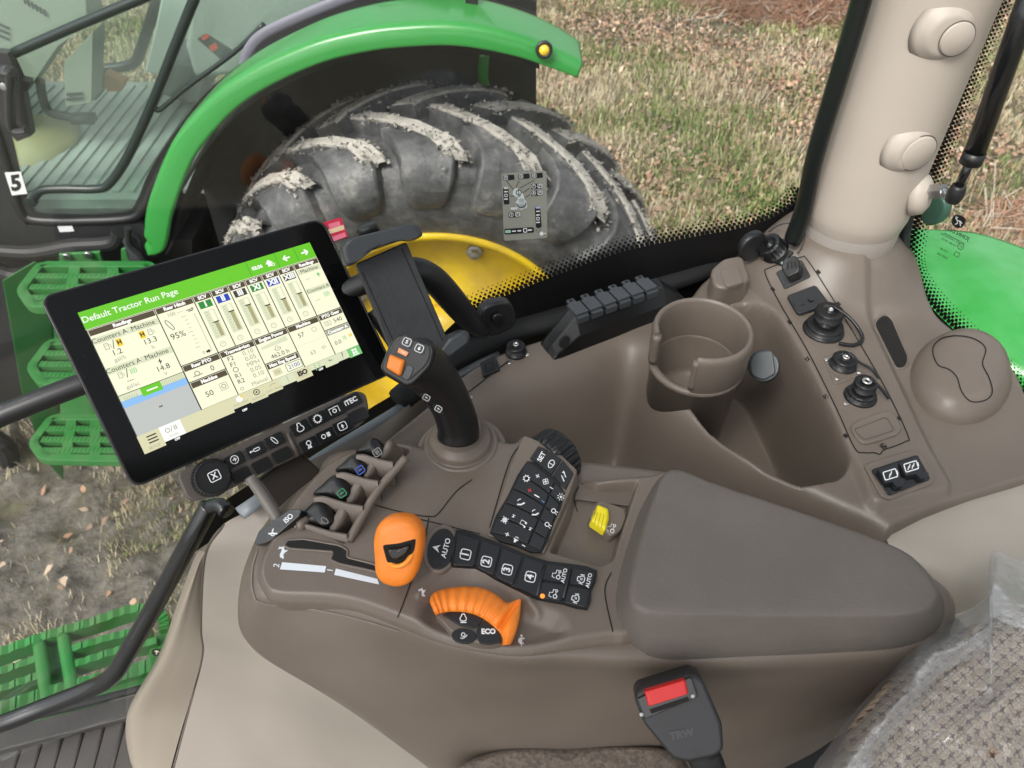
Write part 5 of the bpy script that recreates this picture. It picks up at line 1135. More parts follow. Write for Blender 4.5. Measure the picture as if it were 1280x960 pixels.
mb = MB(); V, Fc, t4 = slab(t2, [(499, 435), (511, 441), (508, 446), (497, 440.5)], .002); mb.add(V, Fc, 0); put(mb, [('s', [(-1.3, 0), (1.3, 0)], .35)], t4, 504, 440.5, 2.4, -27, 1); mb.build('thumb_button', [mat('orange_pale', (.85, .35, .15), .5), ink], js, smooth=False)
V, Fc, t3 = pillow(t2, rounded([(510, 455), (518, 459), (513, 473), (508, 476), (502, 471)], 3), dome(.0012, .001)); obj('thumb_rest', V, Fc, mat('slate_rest', (.07, .075, .082), .45), js)
for cx_, cy_ in ((533, 497), (548, 511)):
    mb = MB(); V, Fc, t3 = slab(NK, [(cx_-8, cy_-7), (cx_+2, cy_-6), (cx_+8, cy_+5), (cx_-1, cy_+5)], .0012, .003); mb.add(V, Fc, 0); put(mb, [('s', rrect(0, 0, 1.9, 1.6, .4), .2, True), ('s', [(-.4, 0), (.4, 0)], .35)], t3, cx_, cy_, 4.2, -30, 1); mb.build('grip_button', [key, ink], js, smooth=False)

# orange throttle lever
tl_ = sub('throttle_lever', CO)
TS = Plane(Pz(495, 706, .565), (-.1, -.75, .55))
oq = crs([(482, 650), (499, 647), (515, 651), (525, 663), (527.5, 678), (525, 700), (518, 722), (508, 733), (493, 736), (477, 731), (468, 719), (466, 700), (465, 678), (470, 660)], 5)
V, Fc, tp = pillow(TS, oq, [(.012, -.026), (.003, -.022), (0, -.014), (0, -.006), (.0015, -.0015), (.005, .001), (.010, .002)]); obj('lever_knob', V, Fc, orange, tl_)
V, Fc, t2 = pillow(tp.up(-.0004), rounded([(478, 681), (498, 679), (520, 673), (518, 688), (509, 701), (496, 707), (484, 703)], 4, 4), dome(.0008, .0006)); obj('knob_inlay', V, Fc, mat('knob_black', (.003, .003, .003), .5, spec=.2), tl_)
V, Fc, t3 = pillow(t2, crs([(485, 686), (500, 684), (513, 681), (509, 692), (498, 699), (488, 697)], 4), dome(.0030, .0025)); obj('knob_button', V, Fc, mat('knob_gloss', (.006, .004, .003), .12, spec=.5), tl_)
V, Fc = tube([t2.up(-.003).hit(484, 702), t2.up(.0012).hit(496, 708), t2.up(.0012).hit(508, 703), t2.up(-.003).hit(517, 690)], .0022, 8, 4); obj('knob_rim', V, Fc, mat('orange_bright', (.95, .33, .03), .35), tl_)
V, Fc = tube([Pz(486, 722, .66), TS.up(-.018).hit(492, 712)], .006, 10, 1, spl=False); obj('lever_stalk', V, Fc, dark, tl_)

# oval auto button
V, Fc, tp = pillow(DK.plane(549, 690).up(.001), ell(551.5, 687, 21.5, 31, -14, 40), dome(.003, .0025, base=-.008)); o = obj('auto_surround', V, Fc, taupe, CO)
mb = MB(); V, Fc, tp = pillow(tp, ell(551.5, 686.5, 17, 26, -14, 40), dome(.0009, .0007)); mb.add(V, Fc, 0)
put(mb, [('f', [(-.75, -.6), (0, .9), (.1, -.1)]), ('f', [(.0, .9), (.75, -.6), (.1, -.1)]), ], tp, 546, 685, 6.6, 75, 1, lift=.001); put(mb, [('t', 'AUTO', 0, 0, 1.6, .02)], tp, 557.5, 685, 5.6, 75, 1, lift=.0011); mb.build('auto_button', [key, ink], CO, smooth=False)

# icons
tractor_i = [('s', circ(-.55, -.45, .42), .18, True), ('s', circ(.75, -.55, .25), .16, True), ('s', [(-.9, .3), (-.7, .95), (.1, .95), (.2, .25), (.95, .2), (.95, -.2)], .16), ('s', [(-.1, -.45), (.45, -.5)], .16)]
engine_i = [('s', crs([(-.5, .5), (-.5, .9), (.4, .9), (.4, .5), (.8, .0), (.5, -.6), (-.5, -.6), (-.8, 0)], 3).tolist(), .18, True), ('s', [(-.25, .2), (.3, .2)], .14), ('s', [(-.25, -.1), (.3, -.1)], .14), ('s', [(-.95, .5), (-1.1, -.5)], .16), ('s', [(.95, .5), (1.1, -.5)], .16)]
def nkey(t): return [('s', rrect(0, 0, 1.75, 1.75, .45), .16, True), ('t', t, 0, 0, 1.7, .03), ('f', rrect(0, .88, .22, .3, .02))]
KB = [([(572, 667), (600, 675), (593, 709), (566, 708)], nkey('1'), 582, 693, 7.1), ([(602, 676), (626, 684), (617, 721), (595, 710)], nkey('2'), 608, 702, 7.1),
      ([(628, 685), (654, 696), (641, 733), (619, 722)], nkey('3'), 634, 712, 7.1), ([(656, 697), (681, 705), (672, 748), (644, 735)], nkey('4'), 663, 721, 7.1),
      ([(683, 706), (714, 710), (709, 730), (677, 726)], tractor_i+[('t', 'AUTO', .1, -1.7, 1.2, .02)], 696, 718, 5.5), ([(716, 711), (744, 717), (739, 736), (711, 731)], engine_i+[('t', 'AUTO', .1, -1.7, 1.2, .02)], 727, 724, 5.5),
      ([(676, 728), (708, 732), (702, 752), (671, 748)], tractor_i, 692, 742, 5.5), ([(710, 733), (738, 738), (733, 761), (704, 754)], engine_i, 720, 748, 5.5)]
V, Fc, tp = slab(DK, crs([(571, 665), (601, 673), (630, 684), (656, 695), (684, 704), (715, 708), (746, 716), (739, 740), (734, 763), (703, 756), (671, 750), (643, 737), (617, 724), (594, 711), (564, 709), (567, 690)], 2), .0042, .006); kp = obj('key_row_base', V, Fc, mat('key_gap', (.008, .009, .010), .6), CO, smooth=False)
for q, ic, sx_, sy_, sz in KB:
    mb = MB(); c_ = np.mean(q, 0); q = [c_+(np.array(p)-c_)*.96 for p in q]; V, Fc, t2 = slab(tp, rounded(q, 2.5, 2), .0016, .001); mb.add(V, Fc, 0); put(mb, ic, t2, sx_, sy_, sz, 77, 1); mb.build('row_key', [key, ink], CO, smooth=False, bevel=.0007)
V, Fc = lathe(rprof(.0022, .0012, .0008), tp.hit(678, 746)+tp.nn*.001, tp.nn, 12); obj('indicator_lamp', V, Fc, mat('lamp_orange', (.9, .2, .02), .4, emit=(1, .25, .03), estr=.6), CO)
for a_, b_ in (([(681, 706), (675, 730), (671, 747)]), ([(714, 712), (708, 733), (703, 751)]))if False else (((681, 706), (671, 745)), ((713, 712), (704, 748))):
    V, Fc = tube([tp.up(.002).hit(*a_), tp.up(.002).hit(*b_)], .0014, 8, 1, spl=False); obj('key_rib', V, Fc, key, CO)

# keypad block
KS = Plane(DK.hit(640, 640)+UP*.0015, UP*.97+np.array([-.1, -.1, 0]))
V, Fc, tp = pillow(KS, rounded([(655, 546), (690, 560), (722, 590), (712, 618), (680, 694), (610, 672), (640, 580)], 4), dome(.004, .002, base=-.03)); kb = obj('keypad_frame', V, Fc, taupe, CO)
V, Fc, t1 = slab(tp, crs([(659, 577), (685, 590), (706, 617), (692, 655), (677, 691), (645, 682), (612, 667), (635, 620)], 2), .0010); obj('keypad_base', V, Fc, mat('key_gap2', (.007, .008, .009), .6), CO, smooth=False)
Q0 = [(659, 577), (706, 617), (677, 691), (612, 667)]
def bil(u, v):
    a, b, c, d = [np.array(p, float) for p in Q0]; bow = -6*(u-u*u)*4*.55
    p = (a*(1-u)+b*u)*(1-v)+(d*(1-u)+c*u)*v; return (p[0]+(-bow)*.45*0, p[1]+bow)
def kq(u0, u1, v0, v1, t=.0022):
    g = .006; pts = [bil(u, v0+g) for u in np.linspace(u0+g, u1-g, 4)]+[bil(u, v1-g) for u in np.linspace(u1-g, u0+g, 4)]; return slab(t1, pts, t, .001)
phone_i = [('s', [(-.8, .5), (-.4, -.3), (.4, -.8)], .35), ('s', circ(0, .1, .7, 8, 20, 100), .18)]
lamp_i = [('s', circ(0, .25, .5), .2, True), ('s', [(-.3, -.3), (-.6, -.9)], .18), ('s', [(.1, -.35), (.1, -1)], .18)]
sun_i = [('f', circ(0, 0, .3, 8))]+[('s', [(.5*math.cos(a), .5*math.sin(a)), (1*math.cos(a), 1*math.sin(a))], .16) for a in np.arange(0, 6.28, .785)]
fan_i = [('s', circ(.4*math.cos(a), .4*math.sin(a), .35, 10), .16, True) for a in (0, 1.57, 3.14, 4.71)]
note_i = [('s', [(-.5, -.6), (-.5, .8), (.5, .8), (.5, -.4)], .18), ('f', circ(.3, -.5, .28, 8)), ('f', circ(-.7, -.65, .28, 8))]
plus_i = [('s', [(-.8, 0), (.8, 0)], .32), ('s', [(0, -.8), (0, .8)], .32)]; minus_i = [('s', [(0, -.8), (0, .8)], .32)]; mute_i = plus_i+[('s', [(-.8, -.8), (.8, .8)], .2), ('s', [(-.8, .8), (.8, -.8)], .2), ('s', circ(0, 0, .5), .15, True)]
vol_i = [('f', [(-.7, -.3), (-.7, .3), (-.2, .3), (.3, .8), (.3, -.8), (-.2, -.3)]), ('s', circ(.3, 0, .6, 6, -50, 50), .18)]; skip_i = [('f', [(-.6, -.6), (-.6, .6), (.2, 0)]), ('s', [(.4, -.6), (.4, .6)], .3)]
gear_i = [('s', circ(0, 0, .6), .22, True)]+[('s', [(.6*math.cos(a), .6*math.sin(a)), (.95*math.cos(a), .95*math.sin(a))], .22) for a in np.arange(0, 6.28, .785)]
rows = [(0, .19, [(gear_i, 658, 598, 5, 0), (plus_i, 672, 595, 3.2, 0), (fan_i, 682, 602, 5, 0), (minus_i, 689.5, 610, 3, 0)], (sun_i, 701, 621, 4.8)),
        (.2, .38, [(plus_i, 662, 613, 3.2, 1), (minus_i, 671, 620, 4.5, 0), (minus_i, 679, 627, 2.6, 2)], (lamp_i, 693, 639, 5)),
        (.39, .58, [(phone_i, 651, 628, 5.5, 0), (phone_i, 669, 641, 5, 0)], (lamp_i, 685, 656, 5)),
        (.59, .78, [(skip_i, 642, 645, 3, 0), (note_i, 654.5, 654, 5, 0), (skip_i, 663, 661, 3, 0), (mute_i, 631, 650, 4.6, 0)], None),
        (.79, .99, [(plus_i, 634, 668, 3.4, 0), (vol_i, 644.5, 675, 4.5, 0), (minus_i, 654.5, 682, 3, 0)], None)]
for v0, v1, ics, rc in rows:
    mb = MB(); V, Fc, t2 = kq(0.01, .73, v0, v1); mb.add(V, Fc, 0)
    for ic, x, y, s, m_ in ics: put(mb, ic, t2, x, y, s, 52 if ic in (minus_i,) and False else 60, 1+m_)
    mb.build('keypad_key', [key, ink, inkred, inkblue], CO, smooth=False, bevel=.0006)
    mb = MB(); V, Fc, t2 = kq(.745, .99, v0, v1); mb.add(V, Fc, 0)
    if rc: put(mb, rc[0], t2, rc[1], rc[2], rc[3], 65, 1)
    mb.build('keypad_key', [key, ink], CO, smooth=False, bevel=.0006)
for q, ic, x, y, s in (([(673, 559.5), (685, 564), (674, 582), (663, 574.5)], [('t', 'SET', 0, 0, 1.5, .03)], 677, 571, 5.5), ([(686.5, 565), (702, 575), (690, 594), (675.5, 583)], [('s', crs([(-.9, 0), (-.3, .5), (.5, .5), (.9, 0), (.5, -.5), (-.3, -.5)], 2).tolist(), .16, True), ('s', [(0, -.5), (0, .5)], .16)], 689, 580, 6), ([(703.5, 576), (717, 593), (707, 613), (691.5, 595)], [('s', [(-.8, -.5), (0, .6), (.1, -.4), (.8, .5)], .22), ('f', [(.5, .8), (1.1, .7), (.8, .2)])], 705, 596, 6)):
    mb = MB(); V, Fc, t2 = slab(tp, q, .0026, .001); mb.add(V, Fc, 0); put(mb, ic, t2, x, y, s, 60, 1); mb.build('keypad_key', [key, ink], CO, smooth=False, bevel=.0007)
# ribbed scroll wheel behind the keypad
wc = Pz(693, 573, .608); wa = Pz(664, 596, .612)-Pz(703, 566, .612); wa = wa/np.linalg.norm(wa)
prw = [(.0, -.012), (.026, -.012), (.0285, -.010), (.0295, -.007), (.0295, .007), (.0285, .010), (.026, .012), (0, .012)]; V, Fc = lathe(prw, wc+UP*.002, wa, 96, caps=False); m = len(prw)
for k in range(96):
    if (k//2) % 2:
        for j in (2, 3, 4, 5):
            q = V[k*m+j]-wc-UP*.002; ax_ = wa*(q @ wa); V[k*m+j] = wc+UP*.002+ax_+(q-ax_)*.955
obj('scroll_wheel', V, Fc, blacks, CO, smooth=False)
# yellow guarded switch
V, Fc, tp = pillow(Plane(DK.hit(755, 668), UP*.95+np.array([.1, -.15, 0])), rounded([(733, 656), (744, 634), (776, 644), (779, 654), (772, 672), (760, 680)], 4), dome(.016, .002, base=-.012)); o = obj('switch_housing', V, Fc, taupe, CO)
V, Fc, t2 = pillow(tp.up(-.003), rounded([(745, 634), (759, 640), (760, 652), (755, 668), (736, 655), (742, 645)], 3), dome(.009, .004)); y_ = obj('yellow_switch', V, Fc, yel, CO)
mb = MB()
for k in range(4): V, Fc = ribbon(t2, [(743+k*4, 638+k*1.6), (738+k*4.4, 654+k*2.4)], .9, .0004, n=2); mb.add(V, Fc)
mb.build('switch_grooves', mat('yellow_dark', (.5, .4, .01), .5), y_, smooth=False)
mb = MB(); put(mb, tractor_i, tp, 764, 660, 5.5, 70, 0); mb.build('switch_symbol', ink, o, smooth=False)

# orange speed wheel with its fan of keys
sw = sub('speed_wheel', CO)
oo = crs([(537, 752), (541, 742), (556, 736), (580, 733), (603, 735), (620, 743), (633, 753), (640, 752), (650, 749), (651, 757), (648, 780), (640, 803), (634, 806)], 10, False)
ii = crs([(544, 769), (550, 767), (560, 765), (577, 765), (592, 768), (603, 773), (613, 780), (618, 784), (623, 789), (626, 793), (628, 798), (628, 804), (626, 807)], 10, False)
n_ = len(oo); HH = []
for k in range(n_):
    f = k/(n_-1); rib = (.0009*math.sin(f*n_*1.05)) if .05 < f < .52 else 0
    dip = .006*math.exp(-((f-.66)/.06)**2)
    HH.append((rib, dip))
rws = []
for (w_, dh) in ((0, .614), (0, .594), (.10, .590), (.5, .587), (.9, .590), (1.0, .594), (1.0, .612)):
    rws.append([Pz(oo[k][0]*(1-w_)+ii[k][0]*w_, oo[k][1]*(1-w_)+ii[k][1]*w_, dh-(HH[k][0]-(HH[k][1] if .05 < w_ < .95 else 0) if dh < .6 else 0)) for k in range(n_)])
mb = MB(); mb.add(np.array(rws).reshape(-1, 3), grid_faces(len(rws), n_)); mb.build('wheel_ring', orange, sw)
V, Fc, tp = pillow(Plane(Pz(590, 785, .603), UP), crs([(545, 770), (560, 763), (592, 767), (615, 780), (628, 796), (628, 806), (600, 808), (570, 797), (552, 780)], 4), dome(.006, .002)); obj('wheel_face', V, Fc, taupe, sw)
eng2 = [('s', crs([(-.4, .5), (-.3, .9), (.3, .9), (.4, .5), (.7, 0), (.4, -.5), (-.4, -.5), (-.7, 0)], 3).tolist(), .2, True), ('s', [(-.6, -.85), (.7, -.85)], .25)]
for q, ic, x, y, s in (([(552, 769), (562, 765.5), (578, 765), (592, 768), (604, 773), (600, 781), (594, 786), (574, 782)], eng2, 579, 773, 5.8), ([(606, 774), (618, 783), (625, 793), (627, 803), (612, 806), (600, 805), (595, 794), (596, 787)], [('t', 'ECO', 0, 0, 1.7, .05)], 610.5, 789.5, 5.2), (ell(580, 795.5, 15.5, 9.5, -4, 24), [('s', [(-.8, -.5), (-.2, -.6), (.5, -.2), (.9, .3)], .22), ('s', circ(-.1, .35, .45), .2, True)], 579.5, 795, 5)):
    mb = MB(); V, Fc, t2 = slab(tp, rounded(q, 1.5, 2) if len(q) < 12 else q, .0016, .001); mb.add(V, Fc, 0); put(mb, ic, t2, x, y, s, 0, 1); mb.build('mode_key', [key, ink], sw, smooth=False, bevel=.0006)

# padded armrest lid
AR = Plane(Pz(960, 700, .572), (0, 0, 1.))
lo = crs([(836, 592), (900, 612), (1000, 646), (1100, 680), (1150, 706), (1176, 740), (1180, 770), (1164, 795), (1118, 812), (1040, 818), (940, 822), (830, 825), (795, 812), (772, 790), (763, 765), (766, 730), (780, 680), (800, 630)], 5)
hi = crs([(838, 587), (900, 607), (1000, 640), (1096, 674), (1140, 696), (1166, 728), (1170, 748), (1150, 765), (1105, 770), (1030, 771), (930, 770), (830, 768), (800, 762), (790, 752), (788, 735), (792, 712), (802, 672), (816, 628)], 5)
mid = lo*.5+hi*.5
c_ = hi.mean(0); rr_ = []
def rg(px, h): return [Pz(x, y, h) for x, y in px]
rows_ = [rg(lo, .640), rg(lo, .618), rg(lo*.93+hi*.07, .612), rg(lo*.80+hi*.20, .603), rg(mid, .590), rg(lo*.14+hi*.86, .5755), rg(lo*.03+hi*.97, .5715), rg(hi*.98+c_*.02, .5695), rg(hi*.95+c_*.05, .5688), rg(hi*.8+c_*.2, .5675), rg(hi*.5+c_*.5, .5662), rg(hi*.15+c_*.85, .566)]
V = np.array(rows_).reshape(-1, 3); m = len(lo); k_ = len(rows_); V = np.vstack([V, Pz(*c_, .566)]); Fc = grid_faces(k_, m, True)+[[(k_-1)*m+j, (k_-1)*m+(j+1) % m, k_*m] for j in range(m)]
obj('armrest_lid', V, Fc, soft, CO)
AS = MeshS(V, Fc)

# ================================================================ display
DN = np.array([.45, -.48, .755]); DP = CAM+ray(97, 391)*.74
DS_ = Plane(DP, DN)
DI = thing('display', 'large black touch display showing a lit run page, with grey key panel', 'display', DS_.hit(280, 450))
dq = rounded([(51, 373), (402, 274), (493, 464), (167, 609)], 16, 6)
glossy = dusty(mat('display_glass', (.0035, .0038, .0042), .10, spec=.25), (.25, .25, .25), .5, 1500)
V, Fc, tp = pillow(DS_, dq, [(.006, -.03), (.001, -.026), (0, -.008), (0, -.001), (.0008, -.0001), (.0012, .0), (.0018, .0)]); obj('display_body', V, Fc, glossy, DI); SCR = tp.up(.0002)
V, Fc = tube([tp.up(-.002).hit(x, y) for x, y in dq], .0016, 6, 1, closed=True, spl=False); obj('display_edge', V, Fc, blackg, DI)
emats = {}
def em(name, c, s=.55):
    if name not in emats: emats[name] = mat('screen_'+name, tuple(x*.02 for x in c), .3, emit=c, estr=s)
    return emats[name]
EM = [em('cream', (.90, .90, .66)), em('green', (.14, .56, .02)), em('olive', (.085, .065, .035)), em('black', (.02, .02, .02)), em('white', (.95, .95, .9)), em('pale', (.68, .72, .50)), em('tan', (.40, .37, .19)), em('blue', (.02, .06, .45)), em('darkgreen', (.03, .25, .04)), em('grey', (.05, .05, .05)), em('sky', (.26, .50, .85)), em('map', (.50, .52, .50)), em('beige', (.68, .66, .42)), em('mint', (.18, .55, .18)), em('amber', (.85, .6, .03)), em('midgrey', (.32, .32, .25))]
CRM, GRN, OLV, BLK, WHT, PAL, TAN, BLU, DGR, GRY, SKYc, MAP, BEI, MNT, AMB, MID = range(16)
UI = MB()
# screen coordinates: u 0..1000 across, v 0..625 down, mapped through the photographed quad onto the plane
SQ = [SCR.hit(97, 391), SCR.hit(387, 303), SCR.hit(457, 449), SCR.hit(181, 568)]
def uv(u, v, l=0):
    u /= 1000.; v /= 625.; P = (SQ[0]*(1-u)+SQ[1]*u)*(1-v)+(SQ[3]*(1-u)+SQ[2]*u)*v
    return P+SCR.nn*(l*.00025)
def up_(poly, mi, l=1):
    W = [uv(x, y, l) for x, y in poly]; UI.add(W, [list(range(len(W)))[::-1]] if fit_n(W) @ SCR.nn < 0 else [list(range(len(W)))], mi)
def ur(x0, y0, x1, y1, mi, l=1): up_([(x0, y0), (x1, y0), (x1, y1), (x0, y1)], mi, l)
def uic(ic, x, y, s, mi, l=4, sx=1.):
    V, Fc = icon_mesh(ic); W = np.array([uv(x+a*s*sx, y-b*s, l) for a, b in V]); UI.add(W, [f if fit_n(W[f]) @ SCR.nn > 0 else f[::-1] for f in Fc], mi)
def ut(t, x, y, s, mi=BLK, l=4, b=.0, sx=1.): uic([('t', t, 0, 0, 1.35, b)], x, y, s, mi, l, sx)
ur(0, 0, 1000, 548, CRM, 0); ur(0, 0, 1000, 76, GRN, 1)
ut('Default Tractor Run Page', 190, 37, 27, WHT, b=.008)
for x in (690, 822, 915): ur(x, 2, x+2, 74, DGR, 2)
ut('02:36', 728, 42, 16, WHT, b=.05); uic([('f', [(-1, 0), (0, 1), (1, 0), (.5, 0), (.5, -.8), (-.5, -.8), (-.5, 0)])], 785, 40, 18, WHT); uic([('s', circ(0, 0, .5), .25, True)], 800, 50, 12, WHT, 5)
uic([('s', [(-.8, 0), (.8, 0)], .4), ('s', [(-.1, .7), (-.85, 0), (-.1, -.7)], .4)], 868, 40, 19, WHT); uic([('s', [(-.8, 0), (.8, 0)], .4), ('s', [(.1, .7), (.85, 0), (.1, -.7)], .4)], 955, 40, 19, WHT)
def pane(x0, y0, x1, y1, title=None, hm=OLV):
    ur(x0, y0, x1, y1, BLK, 1); ur(x0+3, y0+3, x1-1, y1-1, CRM, 2)
    if title: ur(x0+5, y0+5, x1-3, y0+29, hm, 3); ut(title, (x0+x1)/2, y0+17, 15, WHT, 5, .06)
pane(0, 78, 262, 370, 'Readings')
for x, y in ((5, 118), (135, 118), (5, 250), (135, 250)): ur(x, y, x+125, y+28, PAL, 3)
ut('Counters A', 68, 131, 21); ut('Machine', 198, 131, 21); ut('Counters A', 68, 263, 21); ut('Machine', 198, 263, 21)
pump = [('s', rrect(-.2, 0, 1., 1.6, .1), .16, True), ('s', [(.3, .4), (.8, .2), (.8, -.7)], .14), ('s', [(-.5, .2), (.1, .2)], .14)]
uic(pump, 45, 166, 15, MID); uic([('s', [(-.3, -1), (.3, 1)], .16)], 68, 166, 18, BLK); ur(80, 150, 102, 182, AMB, 3); ut('H', 91, 166, 17, BLK, 5, .05)
ut('1.2', 68, 201, 24, BLK); ut('gal/h', 68, 230, 18, MID); ur(170, 150, 192, 182, AMB, 3); ut('H', 181, 166, 17, BLK, 5, .05); uic(pump, 215, 166, 15, MID); ut('13.3', 198, 201, 24); ut('h', 198, 230, 18, MID)
uic(pump, 45, 294, 14, MID); uic([('s', [(-.3, -1), (.3, 1)], .16)], 68, 294, 18, BLK); uic([('s', [(-.8+k*.5, -.8), (-.6+k*.5, 0), (-.8+k*.5, .8)], .2) for k in range(4)], 92, 294, 14, MNT); ut('---', 68, 325, 20); ut('gal/ac', 68, 350, 17, MID)
uic([('f', [(-.5, -.1), (.3, 1), (.1, .1), (.6, .1), (-.3, -1), (-.05, -.1)])], 198, 295, 15, BLK); ut('14.8', 198, 325, 24); ut('V', 198, 352, 16, MID)
pane(262, 78, 420, 345, 'Rear Hitch')
ut('100 —', 330, 125, 17, MID); ut('95%', 305, 218, 27, BLK); uic([('s', ell(0, 0, .28, 1, -20, 14), .1, True), ], 292, 165, 26, BLK); ut('0', 368, 325, 16, MID)
uic([('s', [(-1, 0), (1, 0), (.4, .3)], .2), ('s', [(-.6, -.4), (.7, -.4)], .25)], 392, 128, 16, BLK); uic([('f', [(-.8, -.4), (0, -.4), (0, -.8), (.8, 0), (0, .8), (0, .4), (-.8, .4)])], 388, 325, 12, BLK)
for k in range(9): ur(355-(k % 4 == 0)*8, 148+k*18, 366, 150+k*18, MID, 3)
ur(400, 150, 402, 330, MID, 3)
vals = [.50, .30, .28, .55, .52, .52]
for k, (t, c) in enumerate((('I', DGR), ('II', BLU), ('III', GRY), ('XI', DGR), ('XII', BLU), ('XIII', GRY))):
    x0 = 420+k*76.5; x1 = x0+76.5; pane(x0, 78, x1, 345, 'SCV'); ur(x0+12, 112, x1-10, 144, c, 3); ut(t, (x0+x1)/2+1, 128, 25, WHT, 5, .05)
    ur(x0+16, 156, x1-14, 288, PAL, 3); ur(x0+40, 160, x0+56, 282, CRM, 4); ur(x0+40, 160+122*vals[k]*.9, x0+56, 282, TAN, 5); ur(x0+34, 158+122*vals[k]*.9, x0+60, 163+122*vals[k]*.9, BLK, 6)
    for j in range(10): ur(x0+22, 164+j*12.5, x0+32, 165.5+j*12.5, MID, 5)
    uic([('s', circ(0, 0, .8), .14, True), ('s', [(0, .4), (0, 0), (.3, 0)], .14)], x0+34, 318, 14, MID)
pane(879, 78, 1000, 345, 'Readings')
ur(884, 112, 996, 138, PAL, 3); ut('Machine', 940, 125, 19); ut('---', 915, 165, 18, MID); uic([('f', [(-.8, -.3), (0, .8), (.8, -.3), (.2, -.2), (.2, -.9), (-.2, -.9), (-.2, -.2)])], 970, 160, 13, MNT)
ur(884, 212, 996, 238, PAL, 3); ut('Counters A', 940, 225, 17); uic([('s', [(-.8+k*.5, -.8), (-.6+k*.5, 0), (-.8+k*.5, .8)], .2) for k in range(4)], 965, 262, 14, MNT); ut('---', 915, 275, 18, MID)
# lower row
pane(262, 345, 420, 422, 'Rear PTO'); ut('0', 372, 400, 24); uic([('s', circ(0, 0, .5), .2, True), ('s', [(-1, -.4), (1, -.4)], .2)], 308, 398, 20, MID)
pane(262, 422, 420, 548, 'Machine'); ut('50', 318, 497, 25); uic([('s', circ(0, 0, .5), .2, True), ('s', rrect(0, 0, 1.8, 1.8, .2), .12, True)], 382, 490, 17, MID)
pane(420, 345, 574, 548, 'Transmission')
for k, (a, b) in enumerate((('F2', '0.10'), ('F1', '0.05'), ('', 'MPH'), ('R1', '0.05'), ('R2', '0.10'))): ut(a, 455, 390+k*27, 21); ut(b, 533, 390+k*27, 21, MID)
uic([('s', circ(0, 0, .8), .2, True)], 455, 443, 13, GRY); ut('Manual', 525, 530, 19, MID); uic([('s', circ(0, 0, .8), .3, True)], 445, 530, 8, MID)
pane(574, 345, 728, 468, 'Engine Power'); up_([(590, 392), (712, 380), (712, 404), (590, 404)], PAL, 3); ut('462.0 h', 655, 450, 21); uic(engine_i, 655, 423, 13, MID)
pane(574, 468, 728, 548, 'Max Eng Speed'); ut('2100', 688, 522, 20, BLU); uic([('s', rrect(0, 0, 3.4, 1.7, .2), .1, True)], 688, 522, 21, BLK); ur(592, 506, 630, 536, BEI, 3); uic(engine_i, 611, 521, 9, MID)
pane(728, 345, 879, 548, 'Machine'); ut('57', 775, 405, 22); ut('63', 790, 500, 20, MID); uic([('s', circ(0, 0, .8), .15, True)], 840, 400, 13, MID); uic([('s', circ(0, 0, .6), .15, True), ('s', [(-1.2, 0), (1.2, 0)], .12)], 845, 495, 12, MID); ur(735, 448, 872, 450, PAL, 3)
pane(879, 345, 1000, 425, 'PTO Gear'); ut('540', 960, 398, 21, GRY); uic([('s', rrect(0, 0, 2, 1.4, .1), .16, True), ('s', circ(0, 0, .35), .16, True)], 910, 398, 14, MID)
pane(879, 425, 1000, 548, 'Counters A', MID); ut('0.0', 915, 500, 20, GRY); uic([('s', [(-.8+k*.5, -.8), (-.6+k*.5, 0), (-.8+k*.5, .8)], .2) for k in range(3)], 955, 490, 12, MNT); ut('H', 982, 490, 16, AMB, 5, .06)
# map pane
ur(0, 370, 262, 548, BLK, 1); ur(3, 372, 260, 548, MAP, 2); ur(3, 372, 260, 425, SKYc, 3); ur(3, 372, 260, 396, PAL, 4); ur(85, 372, 165, 408, GRN, 5); ur(105, 388, 148, 394, WHT, 6)
for k in range(11): ur(170+k*8, 376, 171.5+k*8, 400, TAN, 6)
for k in range(6): ur(20+k*9, 384, 21.5+k*9, 400, MID, 6)
uic([('f', [(-1, -.4), (-.5, .5), (0, -.1), (.5, .5), (1, -.4)])], 128, 470, 8, BLK, 6)
for a in (-60, -30, 0, 30, 60): up_([(128, 470), (130, 470), (130+a*2.2, 546), (127+a*2.2, 546)], PAL, 3) if False else None
# bottom task bar (ragged)
def tab(x0, x1, y1, c, txt=None, ic=None, icm=MID): 
    x0, x1 = x0*.9, x1*.9; ur(x0, 548, x1, y1, c, 2)
    if ic: uic(ic, (x0+x1)/2, 568, 15, icm)
    if txt: ut(txt, (x0+x1)/2, y1-13, 9, MID)
tab(0, 95, 625, BEI, None); uic([('s', [(-1, .7), (1, .7)], .28), ('s', [(-1, 0), (1, 0)], .28), ('s', [(-1, -.7), (1, -.7)], .28)], 50, 578, 19, BLK); ut('SETUP', 45, 612, 12, MID)
tab(95, 190, 612, WHT, 'WORK'); uic([('s', circ(-1.3, 0, .7), .25, True), ('s', [(-.3, -1), (.3, 1)], .2), ('s', [(1, -.8), (1, .8)], .3), ('s', [(1.6, -.8), (1.6, .8)], .3)], 128, 572, 12, MID)
tab(190, 420, 612, BEI); tab(420, 505, 600, BEI, 'AUTOTRAC', [('f', circ(0, 0, .9))], WHT); uic([('f', [(-.2, .2), (.9, .9), (.3, -.3)])], 424, 562, 13, AMB, 5); tab(505, 590, 606, BEI, 'GUIDANCE', [('s', circ(0, 0, .8), .25, True), ('f', circ(0, 0, .3))], GRY); tab(590, 670, 600, BEI, 'SHIFT TRACK', [('s', [(-1, 0), (0, .5), (1, .2)], .15)]); tab(670, 745, 590, PAL, None, [('s', [(0, -1), (0, 1)], .15)]); tab(745, 830, 598, BEI, 'DISPLAY'); ut('ISO', 708, 568, 22, BLK, 5, .06)
